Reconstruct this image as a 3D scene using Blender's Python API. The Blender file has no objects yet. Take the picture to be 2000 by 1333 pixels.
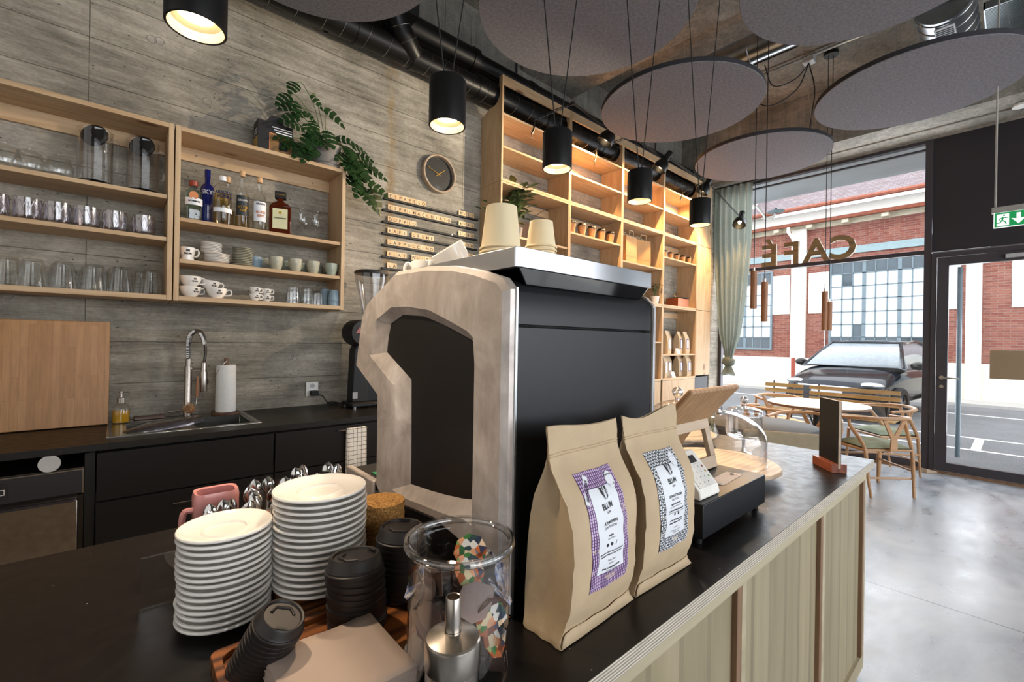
import bpy, bmesh, math, random
from mathutils import Matrix, Vector
random.seed(7)
PI = math.pi
SC = bpy.context.scene
COL = SC.collection
# ------------------------------------------------------------------ camera
cam_d = bpy.data.cameras.new('camera'); cam_d.sensor_width = 36.0; cam_d.lens = 872.63/2000*36
cam_d.clip_start = 0.02; cam_d.clip_end = 200
cam = bpy.data.objects.new('camera', cam_d); COL.objects.link(cam)
CAMH = 1.40
_ya, _ro = 0.846570, 0.0162536
def _cam_matrix():
    cx = Vector((math.sin(_ya), 0, math.cos(_ya))); cy = Vector((-math.cos(_ya), 0, math.sin(_ya))); cz = Vector((0, -1, 0))
    c, s = math.cos(_ro), math.sin(_ro)
    rot = lambda v: Vector((c*v.x-s*v.y, s*v.x+c*v.y, v.z))
    ax, ay, az = rot(cx), rot(cy), rot(cz)          # world axes in camera (right, down, forward)
    right = Vector((ax.x, ay.x, az.x)); down = Vector((ax.y, ay.y, az.y)); fwd = Vector((ax.z, ay.z, az.z))
    M = Matrix.Identity(4)
    for i in range(3):
        M[i][0] = right[i]; M[i][1] = -down[i]; M[i][2] = -fwd[i]
    M[0][3], M[1][3], M[2][3] = 0, 0, CAMH
    return M
cam.matrix_world = _cam_matrix()
SC.camera = cam
# ------------------------------------------------------------------ view, world, daylight
SC.view_settings.view_transform = 'Standard'; SC.view_settings.look = 'None'
SC.view_settings.exposure = 0.0; SC.view_settings.gamma = 1.0; SC.view_settings.use_curve_mapping = False
SC.cycles.transparent_max_bounces = 48
w = bpy.data.worlds.new('overcast_sky'); SC.world = w; w.use_nodes = True
nt = w.node_tree; bg = nt.nodes['Background']
tc = nt.nodes.new('ShaderNodeTexCoord'); sp = nt.nodes.new('ShaderNodeSeparateXYZ'); cr = nt.nodes.new('ShaderNodeValToRGB')
nt.links.new(tc.outputs['Generated'], sp.inputs[0]); nt.links.new(sp.outputs['Z'], cr.inputs[0]); nt.links.new(cr.outputs[0], bg.inputs[0])
cr.color_ramp.elements[0].position = 0.0; cr.color_ramp.elements[0].color = (0.86, 0.90, 0.96, 1)
cr.color_ramp.elements[1].position = 0.6; cr.color_ramp.elements[1].color = (0.97, 0.98, 1.0, 1)
bg.inputs[1].default_value = 4.0
def area(name, loc, size, power, color, direction, spread=PI):
    d = bpy.data.lights.new(name, 'AREA'); d.shape = 'RECTANGLE'; d.size, d.size_y = size; d.energy = power; d.color = color; d.spread = spread
    o = bpy.data.objects.new(name, d); COL.objects.link(o); o.location = loc
    o.rotation_euler = Vector(direction).to_track_quat('-Z', 'Y').to_euler()
    return o
area('assumed_front_daylight', (3.0, -3.7, 1.9), (7.5, 3.0), 140, (0.93, 0.97, 1.0), (0, 1, -0.05))  # area light added for assumed glazing behind the camera, out of view
area('daylight_side_glazing', (7.02, 1.6, 2.0), (2.8, 3.2), 130, (0.88, 0.94, 1.0), (-1, 0, -0.1))
sp_l = bpy.data.lights.new('assumed_spotlight', 'SPOT'); sp_l.energy = 330; sp_l.color = (1.0, .82, .58); sp_l.spot_size = 1.0; sp_l.spot_blend = .8; sp_l.shadow_soft_size = .03  # assumed unseen spot light without a fixture, added to warm the back wall
sp_o = bpy.data.objects.new('assumed_spotlight', sp_l); COL.objects.link(sp_o); sp_o.location = (3.75, 1.05, 2.85); sp_o.rotation_euler = Vector((-2.15, 2.28, -.15)).to_track_quat('-Z', 'Y').to_euler()
area('area_light_left', (-2.3, 0.2, 2.0), (4.5, 2.6), 26, (1.0, 0.97, 0.93), (1, 0.1, -0.05))  # unseen area light before the closed left wall, which has no window
# ------------------------------------------------------------------ materials
def lin(c):
    c = c/255.0
    return c/12.92 if c <= 0.04045 else ((c+0.055)/1.055)**2.4
def rgb(h):
    h = h.lstrip('#'); return (lin(int(h[0:2], 16)), lin(int(h[2:4], 16)), lin(int(h[4:6], 16)), 1)
MATS = {}
class NT:
    def __init__(s, name):
        s.m = bpy.data.materials.new(name); s.m.use_nodes = True; s.t = s.m.node_tree
        s.b = s.t.nodes['Principled BSDF']; s._co = {}
    def n(s, typ, **kw):
        nd = s.t.nodes.new('ShaderNode'+typ)
        for k, v in kw.items():
            if k in nd.inputs.keys(): nd.inputs[k].default_value = v
            else: setattr(nd, k, v)
        return nd
    def l(s, a, b): s.t.links.new(a, b)
    def coord(s, scale=(1, 1, 1), rot=(0, 0, 0), kind='Object', loc=(0, 0, 0)):
        tc = s.n('TexCoord'); mp = s.n('Mapping'); s.l(tc.outputs[kind], mp.inputs[0])
        mp.inputs['Scale'].default_value = scale; mp.inputs['Rotation'].default_value = rot; mp.inputs['Location'].default_value = loc
        return mp.outputs[0]
    def plane(s, a, b, loc=(0, 0)):
        tc = s.n('TexCoord'); sx = s.n('SeparateXYZ'); s.l(tc.outputs['Object'], sx.inputs[0]); cb = s.n('CombineXYZ')
        for i, (k, o) in enumerate(((a, loc[0]), (b, loc[1]))): s.l(s.math('ADD', sx.outputs[k], o), cb.inputs[i])
        return cb.outputs[0]
    def noise(s, co, scale=5, detail=4, rough=0.55, dist=0):
        nd = s.n('TexNoise'); nd.inputs['Scale'].default_value = scale; nd.inputs['Detail'].default_value = detail
        nd.inputs['Roughness'].default_value = rough; nd.inputs['Distortion'].default_value = dist; s.l(co, nd.inputs['Vector']); return nd.outputs['Fac']
    def ramp(s, fac, stops):
        r = s.n('ValToRGB'); e = r.color_ramp.elements
        while len(e) < len(stops): e.new(0.5)
        for i, (p, c) in enumerate(stops): e[i].position = p; e[i].color = rgb(c) if isinstance(c, str) else ((c, c, c, 1) if not isinstance(c, tuple) else c)
        s.l(fac, r.inputs[0]); return r.outputs[0]
    def mix(s, a, b, fac, mode='MIX'):
        m = s.n('Mix', data_type='RGBA', blend_type=mode)
        for v, i in ((fac, 0), (a, 6), (b, 7)):
            if isinstance(v, (int, float)): m.inputs[i].default_value = v
            elif isinstance(v, str): m.inputs[i].default_value = rgb(v)
            elif isinstance(v, tuple): m.inputs[i].default_value = v
            else: s.l(v, m.inputs[i])
        return m.outputs[2]
    def math(s, op, a, b=0.0, c=None):
        m = s.n('Math', operation=op)
        for i, v in enumerate((a, b, c)):
            if v is None: continue
            if isinstance(v, (int, float)): m.inputs[i].default_value = v
            else: s.l(v, m.inputs[i])
        return m.outputs[0]
    def bump(s, h, strength=0.3, dist=0.01):
        b = s.n('Bump'); b.inputs['Strength'].default_value = strength; b.inputs['Distance'].default_value = dist
        s.l(h, b.inputs['Height']); s.l(b.outputs[0], s.b.inputs['Normal'])
    def base(s, v):
        if isinstance(v, str): s.b.inputs['Base Color'].default_value = rgb(v)
        else: s.l(v, s.b.inputs['Base Color'])
    def set(s, rough=None, metal=None, spec=None, **kw):
        if rough is not None:
            if isinstance(rough, (int, float)): s.b.inputs['Roughness'].default_value = rough
            else: s.l(rough, s.b.inputs['Roughness'])
        if metal is not None: s.b.inputs['Metallic'].default_value = metal
        if spec is not None: s.b.inputs['Specular IOR Level'].default_value = spec
        for k, v in kw.items(): s.b.inputs[k].default_value = v
        return s
def M(name):
    return MATS[name]
def reg(name):
    n = NT(name); MATS[name] = n.m; return n
def flat(name, col, rough=0.5, metal=0.0, var=0.08, scale=12, spec=None, bump=0.0, **kw):
    n = reg(name); co = n.coord(); f = n.noise(co, scale, 3)
    c = rgb(col); a = tuple(x*(1-var) for x in c[:3])+(1,); b = tuple(min(1, x*(1+var)) for x in c[:3])+(1,)
    n.base(n.ramp(f, [(0.3, a), (0.7, b)])); n.set(rough, metal, spec, **kw)
    if bump: n.bump(n.noise(co, scale*8, 3), bump, 0.002)
    return n
def wood(name, dark, light, axis='z', scale=1.0, rough=0.55, knots=0.0, contrast=1.0, planks=None):
    """grain runs along axis"""
    n = reg(name); k = {'x': (0.12, 1, 1), 'y': (1, 0.12, 1), 'z': (1, 1, 0.12)}[axis]
    sc = tuple(v*9*scale for v in k)
    co = n.coord(sc); big = n.noise(co, 1.2, 3, 0.5, 1.6); fine = n.noise(n.coord(tuple(v*60*scale for v in k)), 1.0, 3)
    wv = n.n('TexWave', wave_type='BANDS', bands_direction={'x': 'Y', 'y': 'X', 'z': 'X'}[axis]); n.l(n.coord(sc), wv.inputs['Vector'])
    wv.inputs['Scale'].default_value = 0.9; wv.inputs['Distortion'].default_value = 7; wv.inputs['Detail'].default_value = 2
    f = n.math('ADD', n.math('MULTIPLY', big, 0.5), n.math('MULTIPLY', wv.outputs['Fac'], 0.22*contrast)); f = n.math('ADD', f, n.math('MULTIPLY', fine, 0.28))
    col = n.ramp(f, [(0.30, dark), (0.72, light)])
    if knots:
        v = n.n('TexVoronoi', feature='F1'); v.inputs['Scale'].default_value = 1.0; n.l(n.coord(tuple(a*4.2 for a in {'x': (0.45, 1, 1), 'y': (1, 0.45, 1), 'z': (1, 1, 0.45)}[axis])), v.inputs['Vector'])
        kf = n.ramp(v.outputs['Distance'], [(0.06, knots), (0.12, 0.0)]); col = n.mix(col, '#6b3f22', kf)
    if planks:
        b = n.n('TexBrick'); b.offset = 0.37; n.l(n.plane(planks[1], planks[0]), b.inputs['Vector'])
        b.inputs['Color1'].default_value = (0.86, 0.86, 0.86, 1); b.inputs['Color2'].default_value = (1.08, 1.08, 1.08, 1); b.inputs['Mortar'].default_value = (0.75, 0.75, 0.75, 1)
        b.inputs['Scale'].default_value = 1; b.inputs['Mortar Size'].default_value = 0.01; b.inputs['Brick Width'].default_value = 9.0; b.inputs['Row Height'].default_value = 0.12
        col = n.mix(col, b.outputs['Color'], 1.0, 'MULTIPLY')
    n.base(col); n.set(rough); n.bump(fine, 0.08, 0.002); return n
def glass(name, tint=(0.97, 0.98, 0.98), edge=0.55, base=0.05, rough=0.02, gloss=(1, 1, 1), power=2.2, edge_tint=None):
    """thin clear glass: transparent body, mirror-like towards the silhouette"""
    m = bpy.data.materials.new(name); m.use_nodes = True; t = m.node_tree; t.nodes.clear(); MATS[name] = m
    out = t.nodes.new('ShaderNodeOutputMaterial'); mx = t.nodes.new('ShaderNodeMixShader'); tr = t.nodes.new('ShaderNodeBsdfTransparent'); gl = t.nodes.new('ShaderNodeBsdfGlossy')
    lw = t.nodes.new('ShaderNodeLayerWeight'); lw.inputs['Blend'].default_value = 0.5
    p = t.nodes.new('ShaderNodeMath'); p.operation = 'POWER'; p.inputs[1].default_value = power
    k = t.nodes.new('ShaderNodeMath'); k.operation = 'MULTIPLY_ADD'; k.inputs[1].default_value = edge; k.inputs[2].default_value = base; k.use_clamp = True
    t.links.new(lw.outputs['Facing'], p.inputs[0]); t.links.new(p.outputs[0], k.inputs[0]); t.links.new(k.outputs[0], mx.inputs[0])
    cm = t.nodes.new('ShaderNodeMix'); cm.data_type = 'RGBA'; cm.inputs[6].default_value = tuple(tint)+(1,); cm.inputs[7].default_value = tuple(edge_tint or tuple(x*0.72 for x in tint))+(1,)
    t.links.new(p.outputs[0], cm.inputs[0]); t.links.new(cm.outputs[2], tr.inputs[0])
    gl.inputs['Color'].default_value = tuple(gloss)+(1,); gl.inputs['Roughness'].default_value = rough
    t.links.new(tr.outputs[0], mx.inputs[1]); t.links.new(gl.outputs[0], mx.inputs[2]); t.links.new(mx.outputs[0], out.inputs[0]); return m
def emit(name, col, strength):
    n = reg(name); n.base('#000000'); n.b.inputs['Emission Color'].default_value = rgb(col); n.b.inputs['Emission Strength'].default_value = strength; return n

# board-formed concrete
def concrete_wall(name, horizontal=True, base=('#645f56', '#cac1b4'), stain=True):
    n = reg(name); ax = (0.5, 1, 7) if horizontal else (7, 7, 0.5)
    a = n.noise(n.coord((0.9, 0.9, 1.3)), 1.9, 8, 0.68, 0.4); b = n.noise(n.coord(ax), 3.0, 6, 0.62, 0.6); c = n.noise(n.coord(tuple(v*3.2 for v in ax)), 7.0, 4, 0.6)
    f = n.math('ADD', n.math('MULTIPLY', a, 0.58), n.math('ADD', n.math('MULTIPLY', b, 0.28), n.math('MULTIPLY', c, 0.14)))
    col = n.ramp(f, [(0.36, base[0]), (0.50, '#9c9588' if horizontal else '#827e75'), (0.66, base[1])])
    col = n.mix(col, '#5f6158', n.ramp(n.noise(n.coord((1, 1, 1.7), loc=(3, 1, 8)), 1.1, 3), [(0.52, 0.0), (0.8, 0.28)]))
    col = n.mix(col, n.ramp(n.noise(n.coord((0.6, 1, 12), loc=(1, 4, 2)), 4.0, 5, 0.7), [(0.30, 0.72), (0.62, 1.10)]), 0.40, 'MULTIPLY')
    col = n.mix(col, n.ramp(n.noise(n.coord((1, 1, 2.2)), 42, 4, 0.7), [(0.32, 0.70), (0.60, 1.08)]), 0.65, 'MULTIPLY')
    br = n.n('TexBrick'); br.offset = 0.0
    n.l(n.plane('X', 'Z' if name != 'ceiling_concrete' else 'Y', (0.13, 0.05)), br.inputs['Vector'])
    br.inputs['Scale'].default_value = 1.0; br.inputs['Mortar Size'].default_value = 0.0026; br.inputs['Mortar Smooth'].default_value = 0.8
    br.inputs['Brick Width'].default_value = 2.45 if horizontal else 0.28; br.inputs['Row Height'].default_value = 0.235 if horizontal else 6.0
    br.inputs['Color1'].default_value = (0.93, 0.93, 0.93, 1); br.inputs['Color2'].default_value = (1.05, 1.05, 1.05, 1); br.inputs['Mortar'].default_value = (0.5, 0.49, 0.47, 1)
    col = n.mix(col, br.outputs['Color'], 0.8, 'MULTIPLY')
    vo = n.n('TexVoronoi'); vo.inputs['Scale'].default_value = 16; n.l(n.coord((1, 1, 1.6)), vo.inputs['Vector'])
    pit = n.ramp(vo.outputs['Distance'], [(0.04, 1.0), (0.09, 0.0)]); col = n.mix(col, '#3a3832', n.math('MULTIPLY', pit, 0.8))
    if stain:
        co = n.coord(); sx = n.n('SeparateXYZ'); n.l(co, sx.inputs[0])
        wob = n.math('MULTIPLY', n.math('SUBTRACT', n.noise(n.coord((2, 1, 5)), 2, 3), 0.5), 0.10)
        d = n.math('ABSOLUTE', n.math('SUBTRACT', n.math('ADD', sx.outputs['X'], wob), 1.62)); s1 = n.ramp(d, [(0.0, 1.0), (0.06, 0.0)])
        s1 = n.math('MULTIPLY', s1, n.ramp(n.noise(n.coord((5, 1, 1.4)), 2.2, 3), [(0.38, 0.1), (0.6, 0.85)])); col = n.mix(col, '#8a6a2c', n.math('MULTIPLY', s1, 0.75))
    n.base(col); n.set(0.75, spec=0.25)
    h = n.math('ADD', n.math('MULTIPLY', b, 0.6), n.math('SUBTRACT', n.math('MULTIPLY', c, 0.5), n.math('MULTIPLY', br.outputs['Fac'], 0.9))); h = n.math('SUBTRACT', h, pit)
    n.bump(h, 0.75, 0.014); return n
concrete_wall('board_concrete'); concrete_wall('vertical_board_concrete', False, ('#5c5b54', '#9a988e'), False)
concrete_wall('ceiling_concrete', False, ('#615c54', '#aea69a'), False)
# polished concrete floor
n = reg('polished_concrete'); f = n.noise(n.coord((1, 1.6, 1), (0, 0, 0.5)), 1.1, 6, 0.6, 0.7); g = n.noise(n.coord((1, 2.2, 1), (0, 0, 0.9)), 3.5, 5, 0.6)
col = n.ramp(n.math('ADD', n.math('MULTIPLY', f, 0.7), n.math('MULTIPLY', g, 0.3)), [(0.35, '#6d727a'), (0.65, '#a9aeb5')])
br = n.n('TexBrick'); br.offset = 0; n.l(n.coord((1, 1, 1), loc=(-0.27, 2, 0)), br.inputs['Vector']); br.inputs['Scale'].default_value = 1; br.inputs['Brick Width'].default_value = 3.1; br.inputs['Row Height'].default_value = 4.2
br.inputs['Mortar Size'].default_value = 0.004; br.inputs['Color1'].default_value = (1, 1, 1, 1); br.inputs['Color2'].default_value = (1, 1, 1, 1); br.inputs['Mortar'].default_value = (0.05, 0.05, 0.05, 1)
vo = n.n('TexVoronoi'); vo.inputs['Scale'].default_value = 11; n.l(n.coord((1, 1.8, 1), (0, 0, 0.5)), vo.inputs['Vector'])
col = n.mix(col, '#5a5a5e', n.ramp(vo.outputs['Distance'], [(0.012, 0.6), (0.03, 0.0)]))
n.base(n.mix(col, br.outputs['Color'], 1.0, 'MULTIPLY')); n.set(n.ramp(g, [(0.3, 0.24), (0.7, 0.40)]), spec=0.8)
# timber
wood('pine', '#b3926c', '#d8bf9c', 'z', 1.0, 0.55, 0.85, 0.35); wood('pine_across', '#b3926c', '#d8bf9c', 'x', 1.0, 0.55, 0.85, 0.35)
wood('spruce_panel', '#918569', '#ab9f82', 'z', 0.55, 0.5, 0.25, 0.35, 'XZ')
wood('spruce_rail', '#9b8f74', '#b8ad91', 'x', 0.9, 0.5); wood('oak_strip', '#6f523b', '#8f6f54', 'z', 1.2, 0.5)
wood('acacia', '#2e160a', '#8d5326', 'x', 1.4, 0.38, 0.0, 1.6); wood('ash_bentwood', '#a98058', '#c99e76', 'x', 0.8, 0.42, 0, 0.2)
wood('beech', '#a8917a', '#c8b49c', 'x', 1.5, 0.45); wood('oak_board', '#8d6a48', '#b08a63', 'y', 1.6, 0.5)
wood('mahogany', '#5e2a18', '#8f4a30', 'x', 2.0, 0.4); wood('walnut', '#432a1b', '#76513a', 'x', 2.0, 0.45); wood('bench_slat', '#b68a4c', '#dcb57a', 'y', 1.5, 0.45)
wood('lamp_wood', '#8c5a38', '#b58058', 'z', 3.0, 0.5)
n = reg('bamboo'); co = n.coord(); g = n.noise(n.coord((26, 26, 1.2)), 3, 4)
br = n.n('TexBrick'); br.offset = 0.43; n.l(n.plane('Z', 'X'), br.inputs['Vector']); br.inputs['Scale'].default_value = 1; br.inputs['Brick Width'].default_value = 0.26; br.inputs['Row Height'].default_value = 0.028
br.inputs['Mortar Size'].default_value = 0.0008; br.inputs['Color1'].default_value = rgb('#a5733f'); br.inputs['Color2'].default_value = rgb('#b58350'); br.inputs['Mortar'].default_value = rgb('#9a6a3a')
n.base(n.mix(br.outputs['Color'], n.ramp(g, [(0.3, 0.80), (0.7, 1.12)]), 0.8, 'MULTIPLY')); n.set(0.42)
n = reg('plywood_edge'); co = n.coord(); sx = n.n('SeparateXYZ'); n.l(co, sx.inputs[0])
fr = n.math('FRACT', n.math('MULTIPLY', sx.outputs['Z'], 190.0)); gg = n.noise(n.coord((6, 1, 60)), 3, 3)
n.base(n.mix(n.ramp(fr, [(0.30, '#8d8478'), (0.5, '#d9d0c0'), (0.8, '#d2c8b6'), (0.95, '#7a7167')]), n.ramp(gg, [(0.3, 0.75), (0.6, 1.05)]), 0.7, 'MULTIPLY')); n.set(0.55)
# plastics, metals
def speckled(name, col, spk, dens, rough, spec=0.5):
    n = reg(name); vo = n.n('TexVoronoi'); vo.inputs['Scale'].default_value = dens; n.l(n.coord(), vo.inputs['Vector'])
    f = n.noise(n.coord(), 3, 3); c = rgb(col); a = tuple(x*0.85 for x in c[:3])+(1,); b = tuple(x*1.2 for x in c[:3])+(1,)
    n.base(n.mix(n.ramp(f, [(0.3, a), (0.7, b)]), spk, n.ramp(vo.outputs['Distance'], [(0.03, 1.0), (0.05, 0.0)]))); n.set(n.ramp(n.noise(n.coord(), 25, 4), [(0.3, rough-0.05), (0.7, rough+0.07)]), spec=spec); return n
speckled('black_laminate', '#120e0c', '#8d8377', 26, 0.36, 0.34); speckled('black_worktop', '#14110f', '#5f5952', 14, 0.40, 0.35)
flat('black_front', '#100e0f', 0.45, var=0.1, scale=3, spec=0.3); flat('black_plinth', '#070707', 0.6); flat('anthracite_metal', '#39353a', 0.42, 0.1); flat('anthracite_panel', '#1f1b20', 0.5, var=0.15, scale=2)
flat('black_metal', '#111112', 0.38, 0.2); flat('black_duct', '#0f0e0f', 0.38, 0.35, var=0.2, scale=5); flat('black_plastic', '#0c0c0c', 0.28); flat('matt_black', '#0e0c0c', 0.6); flat('black_rubber', '#0a0a0a', 0.7)
flat('lid_plastic', '#1c1614', 0.48, var=0.1, bump=0.05); flat('machine_black', '#15161a', 0.38, 0.25, var=0.1, scale=5, bump=0.08); flat('machine_panel', '#0b0808', 0.5, var=0.1)
flat('gloss_black', '#050505', 0.06); flat('wire', '#b9b9b6', 0.3, 1.0); flat('chrome', '#d9d9d9', 0.08, 1.0, var=0.02); flat('brushed_steel', '#b9b1a8', 0.27, 1.0, var=0.12, scale=30); flat('zinc', '#b4b8bb', 0.28, 1.0, var=0.15, scale=8)
flat('dark_steel', '#4a4440', 0.30, 0.9, var=0.15); flat('sink_steel', '#a9a9a4', 0.22, 1.0, var=0.1); flat('copper', '#b0694a', 0.3, 1.0); flat('brass', '#c7a05a', 0.3, 1.0)
n = reg('cast_aluminium'); a = n.noise(n.coord(), 7, 5, 0.6, 1.2); b = n.noise(n.coord((3, 3, 1)), 22, 4, 0.6)
n.base(n.mix(n.ramp(a, [(0.30, '#a39a94'), (0.52, '#c4bab3'), (0.72, '#dbd3cd')]), n.ramp(b, [(0.25, 0.84), (0.6, 1.05)]), 0.7, 'MULTIPLY')); n.set(n.ramp(a, [(0.3, 0.5), (0.7, 0.34)]), 0.4); n.bump(b, 0.15, 0.002)
flat('tray_aluminium', '#c9ccd1', 0.32, 0.9, var=0.04); flat('silver_plastic', '#a8a8a8', 0.4)
# ceramics, paper, cloth
flat('white_ceramic', '#e9e5df', 0.12, var=0.03, spec=0.6); flat('stone_ceramic', '#a8a592', 0.3, var=0.22, scale=25); flat('sage_ceramic', '#9aa294', 0.25, var=0.2, scale=20); flat('blue_ceramic', '#8ea4b3', 0.4, var=0.1)
flat('pink_ceramic', '#c98a86', 0.22, var=0.06); flat('grey_pot', '#7c7772', 0.7, var=0.15, scale=10); flat('terracotta', '#a5623c', 0.6)
flat('kraft', '#bda686', 0.7, var=0.07, scale=14, bump=0.2); flat('kraft_side', '#8a5c33', 0.7, var=0.12, scale=20, bump=0.15); flat('kraft_bag', '#c39058', 0.7, var=0.08); flat('paper_cup', '#e6d3ac', 0.6, var=0.03); flat('kraft_cup', '#c9925a', 0.6)
flat('white_paper', '#e8e8ea', 0.6, var=0.02); flat('napkin_paper', '#ab998d', 0.8, var=0.03); flat('label_white', '#e3e6ec', 0.5, var=0.01); flat('label_purple', '#5f3a70', 0.5, var=0.03); flat('label_dark', '#22262c', 0.5, var=0.03); flat('ink', '#25262b', 0.6); flat('purple_dot', '#cdb6d6', 0.5)
flat('tissue', '#e7e5e1', 0.85, var=0.04, scale=40, bump=0.4); flat('linen_beige', '#8e8571', 0.85, var=0.12, scale=15); flat('sage_cushion', '#77806a', 0.85, var=0.15, scale=20); flat('cream_white', '#e9e6df', 0.6); flat('switch_white', '#dcdad5', 0.35)
n = reg('curtain_linen'); f = n.noise(n.coord((60, 60, 4)), 3, 3); g2 = n.noise(n.coord((4, 4, 90)), 3, 3)
n.base(n.ramp(n.math('MULTIPLY', n.math('ADD', f, g2), 0.5), [(0.35, '#6c7269'), (0.65, '#8f958b')])); n.set(0.9); tl = n.n('BsdfTranslucent'); tl.inputs[0].default_value = rgb('#8c9187'); mx = n.n('MixShader'); mx.inputs[0].default_value = 0.35
n.l(n.b.outputs[0], mx.inputs[1]); n.l(tl.outputs[0], mx.inputs[2]); n.l(mx.outputs[0], n.t.nodes['Material Output'].inputs[0])
n = reg('felt'); f = n.noise(n.coord(), 55, 4, 0.7); vo = n.noise(n.coord(), 160, 2)
n.base(n.mix(n.ramp(f, [(0.3, '#5f5d60'), (0.7, '#79767a')]), '#a19ea3', n.ramp(vo, [(0.62, 0.0), (0.75, 0.6)]))); n.set(0.95, spec=0.1); n.bump(f, 0.25, 0.004)
flat('felt_edge', '#2b2a2e', 0.9)
n = reg('cork'); f = n.n('TexVoronoi'); f.inputs['Scale'].default_value = 330; n.l(n.coord(), f.inputs['Vector']); g = n.noise(n.coord(), 120, 4)
n.base(n.mix(n.ramp(f.outputs['Color'], [(0.1, '#7c5528'), (0.5, '#b07f40'), (0.9, '#c79a58')]), '#4f3318', n.ramp(g, [(0.6, 0.0), (0.72, 0.7)]))); n.set(0.85); n.bump(g, 0.4, 0.002)
n = reg('checked_cotton'); b = n.n('TexBrick'); b.offset = 0; n.l(n.plane('X', 'Z'), b.inputs['Vector']); b.inputs['Scale'].default_value = 1; b.inputs['Brick Width'].default_value = 0.026; b.inputs['Row Height'].default_value = 0.026; b.inputs['Mortar Size'].default_value = 0.0013
b.inputs['Color1'].default_value = rgb('#d9d7d3'); b.inputs['Color2'].default_value = rgb('#d2d0cc'); b.inputs['Mortar'].default_value = rgb('#232327'); n.base(b.outputs['Color']); n.set(0.9)
# foliage, street
flat('leaf_dark', '#1c3818', 0.4, var=0.35, scale=12); flat('leaf_mid', '#3f6a2a', 0.4, var=0.3, scale=12); flat('leaf_fresh', '#6fa82f', 0.4, var=0.2); flat('leaf_olive', '#4f5a35', 0.5, var=0.3); flat('stem', '#5b6a34', 0.6); flat('soil', '#2b1d14', 0.9)
n = reg('brickwork'); b = n.n('TexBrick'); n.l(n.plane('Y', 'Z'), b.inputs['Vector']); b.inputs['Scale'].default_value = 1; b.inputs['Brick Width'].default_value = 0.23; b.inputs['Row Height'].default_value = 0.065; b.inputs['Mortar Size'].default_value = 0.005
b.inputs['Color1'].default_value = rgb('#7f4438'); b.inputs['Color2'].default_value = rgb('#97604f'); b.inputs['Mortar'].default_value = rgb('#8f7c74'); b.inputs['Bias'].default_value = -0.1
n.base(n.mix(b.outputs['Color'], n.ramp(n.noise(n.coord((1, 3, 9)), 3, 4), [(0.3, 0.72), (0.7, 1.15)]), 0.8, 'MULTIPLY')); n.set(0.85)
n = reg('roof_tile'); b = n.n('TexBrick'); n.l(n.plane('Y', 'Z'), b.inputs['Vector']); b.inputs['Scale'].default_value = 1; b.inputs['Brick Width'].default_value = 0.15; b.inputs['Row Height'].default_value = 0.07; b.inputs['Mortar Size'].default_value = 0.008
b.inputs['Color1'].default_value = rgb('#6f6264'); b.inputs['Color2'].default_value = rgb('#837a7d'); b.inputs['Mortar'].default_value = rgb('#66555a'); n.base(b.outputs['Color']); n.set(0.8)
flat('render_white', '#e9e4da', 0.8, var=0.04, scale=2); flat('plinth_plaster', '#dcd6ca', 0.85, var=0.08, scale=2); flat('frosted_pane', '#cfd6d8', 0.5, var=0.05, scale=2); flat('dark_pane', '#45525a', 0.1, var=0.2, scale=2); flat('steel_frame', '#71818a', 0.5); flat('teal_lintel', '#8ba0a4', 0.6); flat('rafter_cream', '#cfc6ae', 0.7); flat('copper_gutter', '#8f4e38', 0.5, var=0.2); flat('rust_pipe', '#9c4435', 0.6); flat('soffit_grey', '#b9bec0', 0.8, var=0.05, scale=1)
n = reg('asphalt'); f = n.noise(n.coord(), 60, 4, 0.7); g = n.noise(n.coord(), 1.5, 3); n.base(n.mix(n.ramp(f, [(0.3, '#5f6164'), (0.7, '#86888b')]), n.ramp(g, [(0.3, 0.8), (0.7, 1.1)]), 0.8, 'MULTIPLY')); n.set(0.9)
flat('road_paint', '#e4e4e2', 0.7); flat('pavement_concrete', '#b6b4b0', 0.85, var=0.08, scale=2)
flat('car_paint', '#23272f', 0.12, 0.5, var=0.05); flat('car_glass', '#9aa3aa', 0.03, 0.0); flat('tyre', '#141414', 0.8); flat('alloy', '#b5b7ba', 0.25, 0.9); flat('headlamp', '#c8ccd0', 0.1, 0.6)
flat('bottle_blue', '#141a5e', 0.06); flat('amaretto', '#4a1d0c', 0.08); flat('soap_yellow', '#b98b1d', 0.08, var=0.03); flat('sugar', '#b39a74', 0.9, var=0.2, scale=200); flat('cookie_white', '#d9dde6', 0.4); flat('orange_label', '#d98a55', 0.5); flat('gold_print', '#c79b2f', 0.4, 0.5); flat('cream_label', '#dcd8ae', 0.5); flat('red_cap', '#8f3521', 0.35); flat('natural_cork', '#d2a87c', 0.7)
flat('green_display', '#1c7a4a', 0.3); flat('foil_brown', '#5e4a42', 0.25, 0.25, var=0.25); flat('foil_silver', '#b8b4b0', 0.2, 0.9)
n = reg('printed_foil'); vo = n.n('TexVoronoi'); vo.inputs['Scale'].default_value = 130; n.l(n.coord(), vo.inputs['Vector']); sx = n.n('SeparateColor'); n.l(vo.outputs['Color'], sx.inputs[0]); n.base(n.ramp(sx.outputs[0], [(0.0, '#4b1f14'), (0.25, '#c0652c'), (0.45, '#e2c9a8'), (0.65, '#3f7a2c'), (0.85, '#2d2f4a'), (1.0, '#d9d4cc')])); n.set(0.3)
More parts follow.
